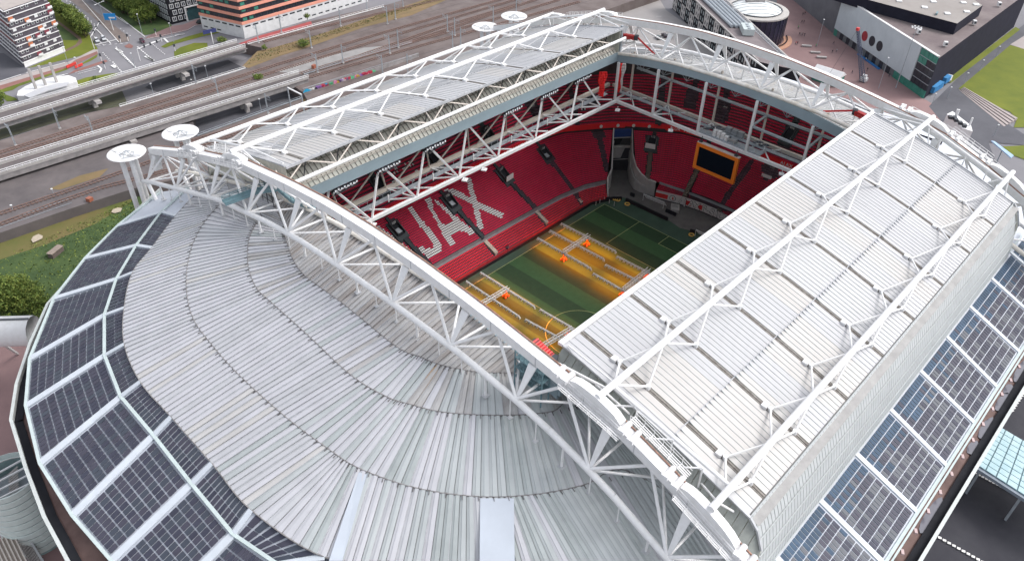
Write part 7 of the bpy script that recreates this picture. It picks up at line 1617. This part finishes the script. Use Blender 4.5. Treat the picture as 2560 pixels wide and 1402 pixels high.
t = thing('white_oval_building', 'low white curved building with three grey pillars beside the upper viaduct', 'building', (-34.1,259.84,-9)); P = [(-46.33,257.44,-9),(-44.32,261.69,-9),(-40.51,264.37,-9),(-34.39,266.6,-9),(-27.97,265.45,-9),(-23.42,263.12,-9),(-22.35,258.42,-9),(-23.65,254.72,-9),(-28.46,254.45,-9),(-35.91,255.21,-9),(-43.25,254.49,-9)]; m = MB(); m.prism([(q[0], q[1]) for q in P], GZ, GZ+2.6); obj('wall', m, WHITE, t); m = MB(); m.prism([(q[0], q[1]) for q in [(-44.33,255.28,-6.3),(-37.27,257.92,-6.3),(-30.2,257.61,-6.3),(-26.19,255.43,-6.3),(-28.33,252.6,-6.3),(-35.74,253.29,-6.3),(-43.47,251.39,-6.3)]], GZ+2.5, GZ+2.9); obj('roof_recess', m, SHEET[1], t)
for a, b in (((-38.25,259.02,-9), 0), ((-34.1,259.84,-9), 0), ((-29.69,259.67,-9), 0)): m = MB(); m.bar((a[0], a[1], GZ), (a[0], a[1], GZ+11), .9); obj('pillar', m, CONC, t)
t = thing('wooden_crate', 'brown flat roofed shed box on the meadow at the left', 'shed', (-77.53,141.79,-9)); p = (-77.53,141.79,-9); m = MB(); m.box((p[0], p[1], GZ+.9), (4.6, 1.8, 1.6), .5); obj('wall', m, mat('shed_brown', (.13, .10, .09), .8, .2, 1), t); m = MB(); m.box((p[0], p[1], GZ+1.8), (4.9, 2.1, .16), .5); obj('roof', m, mat('shed_roof', (.25, .20, .17), .8, .2, 1), t)
m = MB(); p = (-78.16,153.9,-9); m.poly([(p[0]+2.2*math.cos(k)*(.6+hsh(k, 2)), p[1]+2*math.sin(k)*(.6+hsh(2, k)), GZ+.5) for k in range(6)]); m.poly([(p[0]+24+1.8*math.cos(k), p[1]-2+1.6*math.sin(k), GZ+.5) for k in range(6)]); struct('sand_patch', m, mat('sand', (.42, .36, .28), .9, .15, 1))
m = MB(); p = (-59.26,158.16,-5.5); m.box((p[0], p[1], -4.8), (1.6, 1.6, 1.2), .4); tag(obj('orange_cabinet', m, ORM), 'orange trackside cabinet at the end of the teal footbridge', 'cabinet')
m = MB(); p = (52.62,193.19,-4); m.box((p[0], p[1], -3.2), (1.8, 1.2, 1.6), .4); tag(obj('orange_cabinet', m, ORM), 'orange trackside cabinet above the end of the lower viaduct', 'cabinet')
# people
def person(p, rz, top, leg, label, stride=.3):
    m = MB(); H = Vector
    for s_, st_ in ((-1, stride), (1, -stride)):
        m.mi = 1; m.tube((0, .1*s_, .88), (st_*.5, .1*s_, .47), .095, 7, .075); m.tube((st_*.5, .1*s_, .47), (st_*.75, .1*s_, .06), .07, 7, .05); m.box((st_*.75+.06, .1*s_, .04), (.26, .1, .08))
        m.mi = 0; m.tube((0, .2*s_, 1.42), (-st_*.35, .26*s_, 1.14), .055, 6, .045); m.tube((-st_*.35, .26*s_, 1.14), (-st_*.45+.08, .26*s_, .9), .045, 6, .035)
    m.mi = 0; m.tube((0, 0, .85), (0, 0, 1.15), .16, 8, .17); m.tube((0, 0, 1.15), (0, 0, 1.48), .18, 8, .12); m.mi = 2; m.tube((0, 0, 1.46), (0, 0, 1.56), .055, 6)
    m.tube((0, 0, 1.54), (0, 0, 1.66), .085, 8, .105); m.mi = 3; m.tube((-.01, 0, 1.66), (-.01, 0, 1.77), .108, 8, .05)
    o = obj('person', m, [mat('jacket_'+label.split()[0], top, .8, .1, 2), mat('trousers_'+label.split()[0], leg, .8, .1, 2), SKIN, HAIR]); tag(o, label, 'person'); o.location = (p[0], p[1], GZ+.3); o.rotation_euler = (0, 0, rz)
SKIN = mat('skin', (.45, .28, .2), .6, .05, 2); HAIR = mat('hair', (.04, .03, .02), .7, .1, 2)
DK = (.02, .02, .03); PP = [((284.84,83.03,-9), DK, 'dark clothed left one of two people nearest the dark hall'), ((286.89,82.84,-9), (.1, .03, .03), 'maroon jacketed right one of two people nearest the dark hall'), ((274.03,77.98,-9), DK, 'black clothed left walker of a pair beside the round building'), ((274.49,77.08,-9), DK, 'black clothed right walker of a pair beside the round building'),
 ((265.16,75.39,-9), (.1, .5, .15), 'green jacketed person alone on the plaza'), ((256.86,70.4,-9), DK, 'first person from the left in the row of four'), ((256.99,69.61,-9), (.35, .35, .36), 'second person from the left in the row of four'), ((257.27,68.91,-9), DK, 'third person from the left in the row of four'), ((257.68,68.08,-9), DK, 'fourth person from the left in the row of four'), ((244.32,65.85,-9), (.6, .05, .04), 'red jacketed person left of the long stone benches'),
 ((244.93,65.27,-9), (.15, .03, .03), 'dark red clothed person beside the red jacketed one'), ((258.16,52.81,-9), DK, 'dark clothed person standing alone before the hall front'), ((247.57,48.38,-9), DK, 'dark clothed left one of two people below the hall front'), ((250.16,47.55,-9), (.4, .4, .42), 'grey clothed right one of two people below the hall front'), ((248.53,57.29,-9), (.1, .45, .15), 'green clothed person by the slim lamp mast'), ((230.59,35.16,-9), DK, 'dark clothed person left of the crane near the truss'),
 ((231.17,30.94,-9), DK, 'dark clothed person close to the truss left of the crane'), ((239.23,27.32,-9), DK, 'dark clothed person right of the crane'), ((240.43,17.59,-9), DK, 'dark clothed person left of the blue containers'), ((249.98,32.85,-9), (.5, .48, .46), 'pale clothed person at the hall doors')]
for i, (p, c_, nm) in enumerate(PP): person(p, i*1.3, c_, (.03, .035, .06), nm, .25+.1*(i % 3))
# trees and bushes
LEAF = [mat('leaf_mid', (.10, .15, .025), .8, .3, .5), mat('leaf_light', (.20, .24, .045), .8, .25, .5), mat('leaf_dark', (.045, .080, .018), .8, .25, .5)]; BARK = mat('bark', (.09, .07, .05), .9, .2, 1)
def foliage(mb, c, rx, rz_, n, s):
    for i in range(n):
        k = 14; cl = int(hsh(i, 1.3)*k); a = hsh(cl, c[0])*6.28; e = hsh(cl, c[1]+3)*2-1; rr = .62*hsh(cl, 5.5)**.4
        bx, by, bz = rr*math.cos(a)*math.sqrt(1-e*e)*rx, rr*math.sin(a)*math.sqrt(1-e*e)*rx, e*rr*rz_
        v = Vector((random.gauss(0, 1), random.gauss(0, 1), random.gauss(0, 1))).normalized()*random.random()**.35*.48
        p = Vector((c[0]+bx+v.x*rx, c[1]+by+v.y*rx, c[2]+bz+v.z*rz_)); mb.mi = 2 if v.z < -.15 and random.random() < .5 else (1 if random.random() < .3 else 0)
        t1 = Vector((random.gauss(0, 1), random.gauss(0, 1), random.gauss(0, .7))).normalized()*s; t2 = t1.cross(Vector((random.gauss(0, 1), random.gauss(0, 1), random.gauss(0, 1)))).normalized()*s*.6
        mb.quad(tuple(p-t1), tuple(p+t2), tuple(p+t1), tuple(p-t2))
def tree(p, h, r, n, s, label, z=GZ, group=None):
    t = thing('tree', label, 'tree', (p[0], p[1], z), group); m = MB(); top = Vector((p[0], p[1], z+h*.7)); m.tube((p[0], p[1], z), tuple(top), .05*r+.12, 8, .06)
    for k in range(5): a = k*1.257; b0 = Vector((p[0], p[1], z+h*(.28+.07*k))); m.tube(tuple(b0), (p[0]+r*.6*math.cos(a), p[1]+r*.6*math.sin(a), z+h*(.55+.07*k)), .025*r+.05, 6, .03)
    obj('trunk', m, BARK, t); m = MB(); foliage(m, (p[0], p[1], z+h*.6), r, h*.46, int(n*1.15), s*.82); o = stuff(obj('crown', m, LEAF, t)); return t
tree((-95.26,122.8,-9), 11, 8.6, 9000, .42, 'large bushy willow-like tree at the left edge beside the meadow'); tree((-99.81,128.55,-9), 10, 7, 4500, .42, 'bushy tree cut by the left picture edge beside the large one'); tree((-92.61,116.58,-9), 7, 5, 2500, .38, 'smaller bush right of the large tree at the stadium wall')
tree((-53.95,256.47,-9), 8, 5, 2200, .4, 'yellow green tree at the left edge beside the upper viaduct')
for i, p in enumerate([(9,367.38,-9),(7.82,361.98,-9),(6.67,356.67,-9),(5.76,351.23,-9),(5.34,346.68,-9),(4.81,342.3,-9),(4.75,338.74,-9),(4.81,335.1,-9),(4.29,330.87,-9),(3.78,326.68,-9),(3.28,322.56,-9),(3.34,319.09,-9),(2.85,315.06,-9),(2.36,311.08,-9),(1.88,307.15,-9),(3.52,308.89,-9),(4.82,315.45,-9),(5.62,323.81,-9),(6.45,332.39,-9)]): tree(p, 7+2*hsh(i, 2), 3.6, 900, .42, 'leafy tree in the dense row between the apartment block and the road', group='trees between the apartment block and the road')
for i, p in enumerate([(35.52,342.84,-9),(36.55,339.26,-9),(36.72,333.9,-9),(32.25,332.92,-9),(32.91,327.26,-9),(35.39,326.2,-9),(34.92,320.39,-9),(29.38,321.86,-9),(30.44,317.21,-9),(31.89,313.44,-9),(33.92,311.55,-9),(30.27,305.43,-9),(32.89,304.16,-9),(27.28,305.89,-9),(36.92,313.61,-9),(35.85,306.15,-9),(28.53,326.34,-9),(37.44,318.05,-9)]): tree(p, 7.5+2*hsh(i, 5), 3.8, 900, .42, 'leafy tree in the grove between the road and the black apartment block', group='grove between the road and the black apartment block')
for i, p in enumerate([(26.19,354.11,-9),(27.72,350.06,-9),(29.24,346.03,-9),(29.51,339.3,-9),(30.19,333.57,-9),(29.18,325.73,-9),(31.32,350.69,-9),(33.6,344.61,-9),(33.65,336.75,-9)]): tree(p, 7.5+2*hsh(i, 7), 3.8, 900, .42, 'leafy tree in the grove between the road and the black apartment block', group='grove between the road and the black apartment block')
for p, nm in (((44.87,301.34,-9), 'round green tree before the corner of the black apartment block'), ((54.11,299.45,-9), 'round green tree before the glazed entrance'), ((59.37,298.9,-9), 'round green tree at the right end of the glazed entrance')): tree(p, 6.5, 2.6, 700, .36, nm)
tree((29.98,200.96,-6), 4, 2.6, 700, .35, 'palm-like green bush between the middle tracks and lower viaduct', -6); tree((44.92,256.99,-9), 3, 3, 500, .35, 'low hedge bush at the end of the upper viaduct'); tree((63.41,216.53,-4), 3, 3.5, 700, .35, 'green bush on the railway verge', -4); tree((48.6,224.73,-4), 2.5, 1.6, 300, .3, 'small bush at the abutment of the upper viaduct', -4); tree((84.25,243.91,-4), 3, 1.8, 300, .3, 'small tree before the white office base', -4); tree((-16.44,254.46,-9), 2.5, 2.5, 400, .35, 'dark shrub behind the upper viaduct railing')
m = MB()
for i in range(2600):   # clumps on the meadow, verges
    P_, Q_ = ((-94,122.76,-9), (-48.89,149.73,-9)); u, v = random.random(), random.random()
    a = Vector((-91.41,151.53,-9)).lerp(Vector((-47.6,155.32,-9)), u); b = Vector((-92.99,116.97,-9)).lerp(Vector((-48.43,149.28,-9)), u); p = a.lerp(b, v)
    s = .3+.5*random.random(); m.mi = int(random.random()*3); t1 = Vector((random.gauss(0, 1), random.gauss(0, 1), .9)).normalized()*s; t2 = Vector((random.gauss(0, 1), random.gauss(0, 1), .1)).normalized()*s
    m.quad(tuple(p), tuple(p+t2*.5), tuple(p+t1), tuple(p-t2*.5))
o = obj('meadow_tufts', m, LEAF); o['kind'] = 'stuff'; o['label'] = 'rough dark green tufts of meadow grass beside the stadium wall'; o['category'] = 'grass'
m = MB()
for i in range(1800):
    u, v = random.random(), random.random(); a = Vector((33.58,216,-4)).lerp(Vector((152.81,221.98,-4)), u); b = Vector((45.18,224.17,-4)).lerp(Vector((146.97,224.85,-4)), u); p = a.lerp(b, v)
    s = .25+.4*random.random(); m.mi = int(random.random()*2); t1 = Vector((random.gauss(0, .6), random.gauss(0, .6), .9)).normalized()*s; t2 = Vector((random.gauss(0, 1), random.gauss(0, 1), .1)).normalized()*s
    m.quad(tuple(p), tuple(p+t2*.5), tuple(p+t1), tuple(p-t2*.5))
o = obj('verge_tufts', m, [mat('dry_tuft', (.17, .13, .05), .9, .3, 1), mat('green_tuft', (.08, .11, .03), .9, .3, 1)]); o['kind'] = 'stuff'; o['label'] = 'dry brown and green weeds along the railway verge'; o['category'] = 'grass'
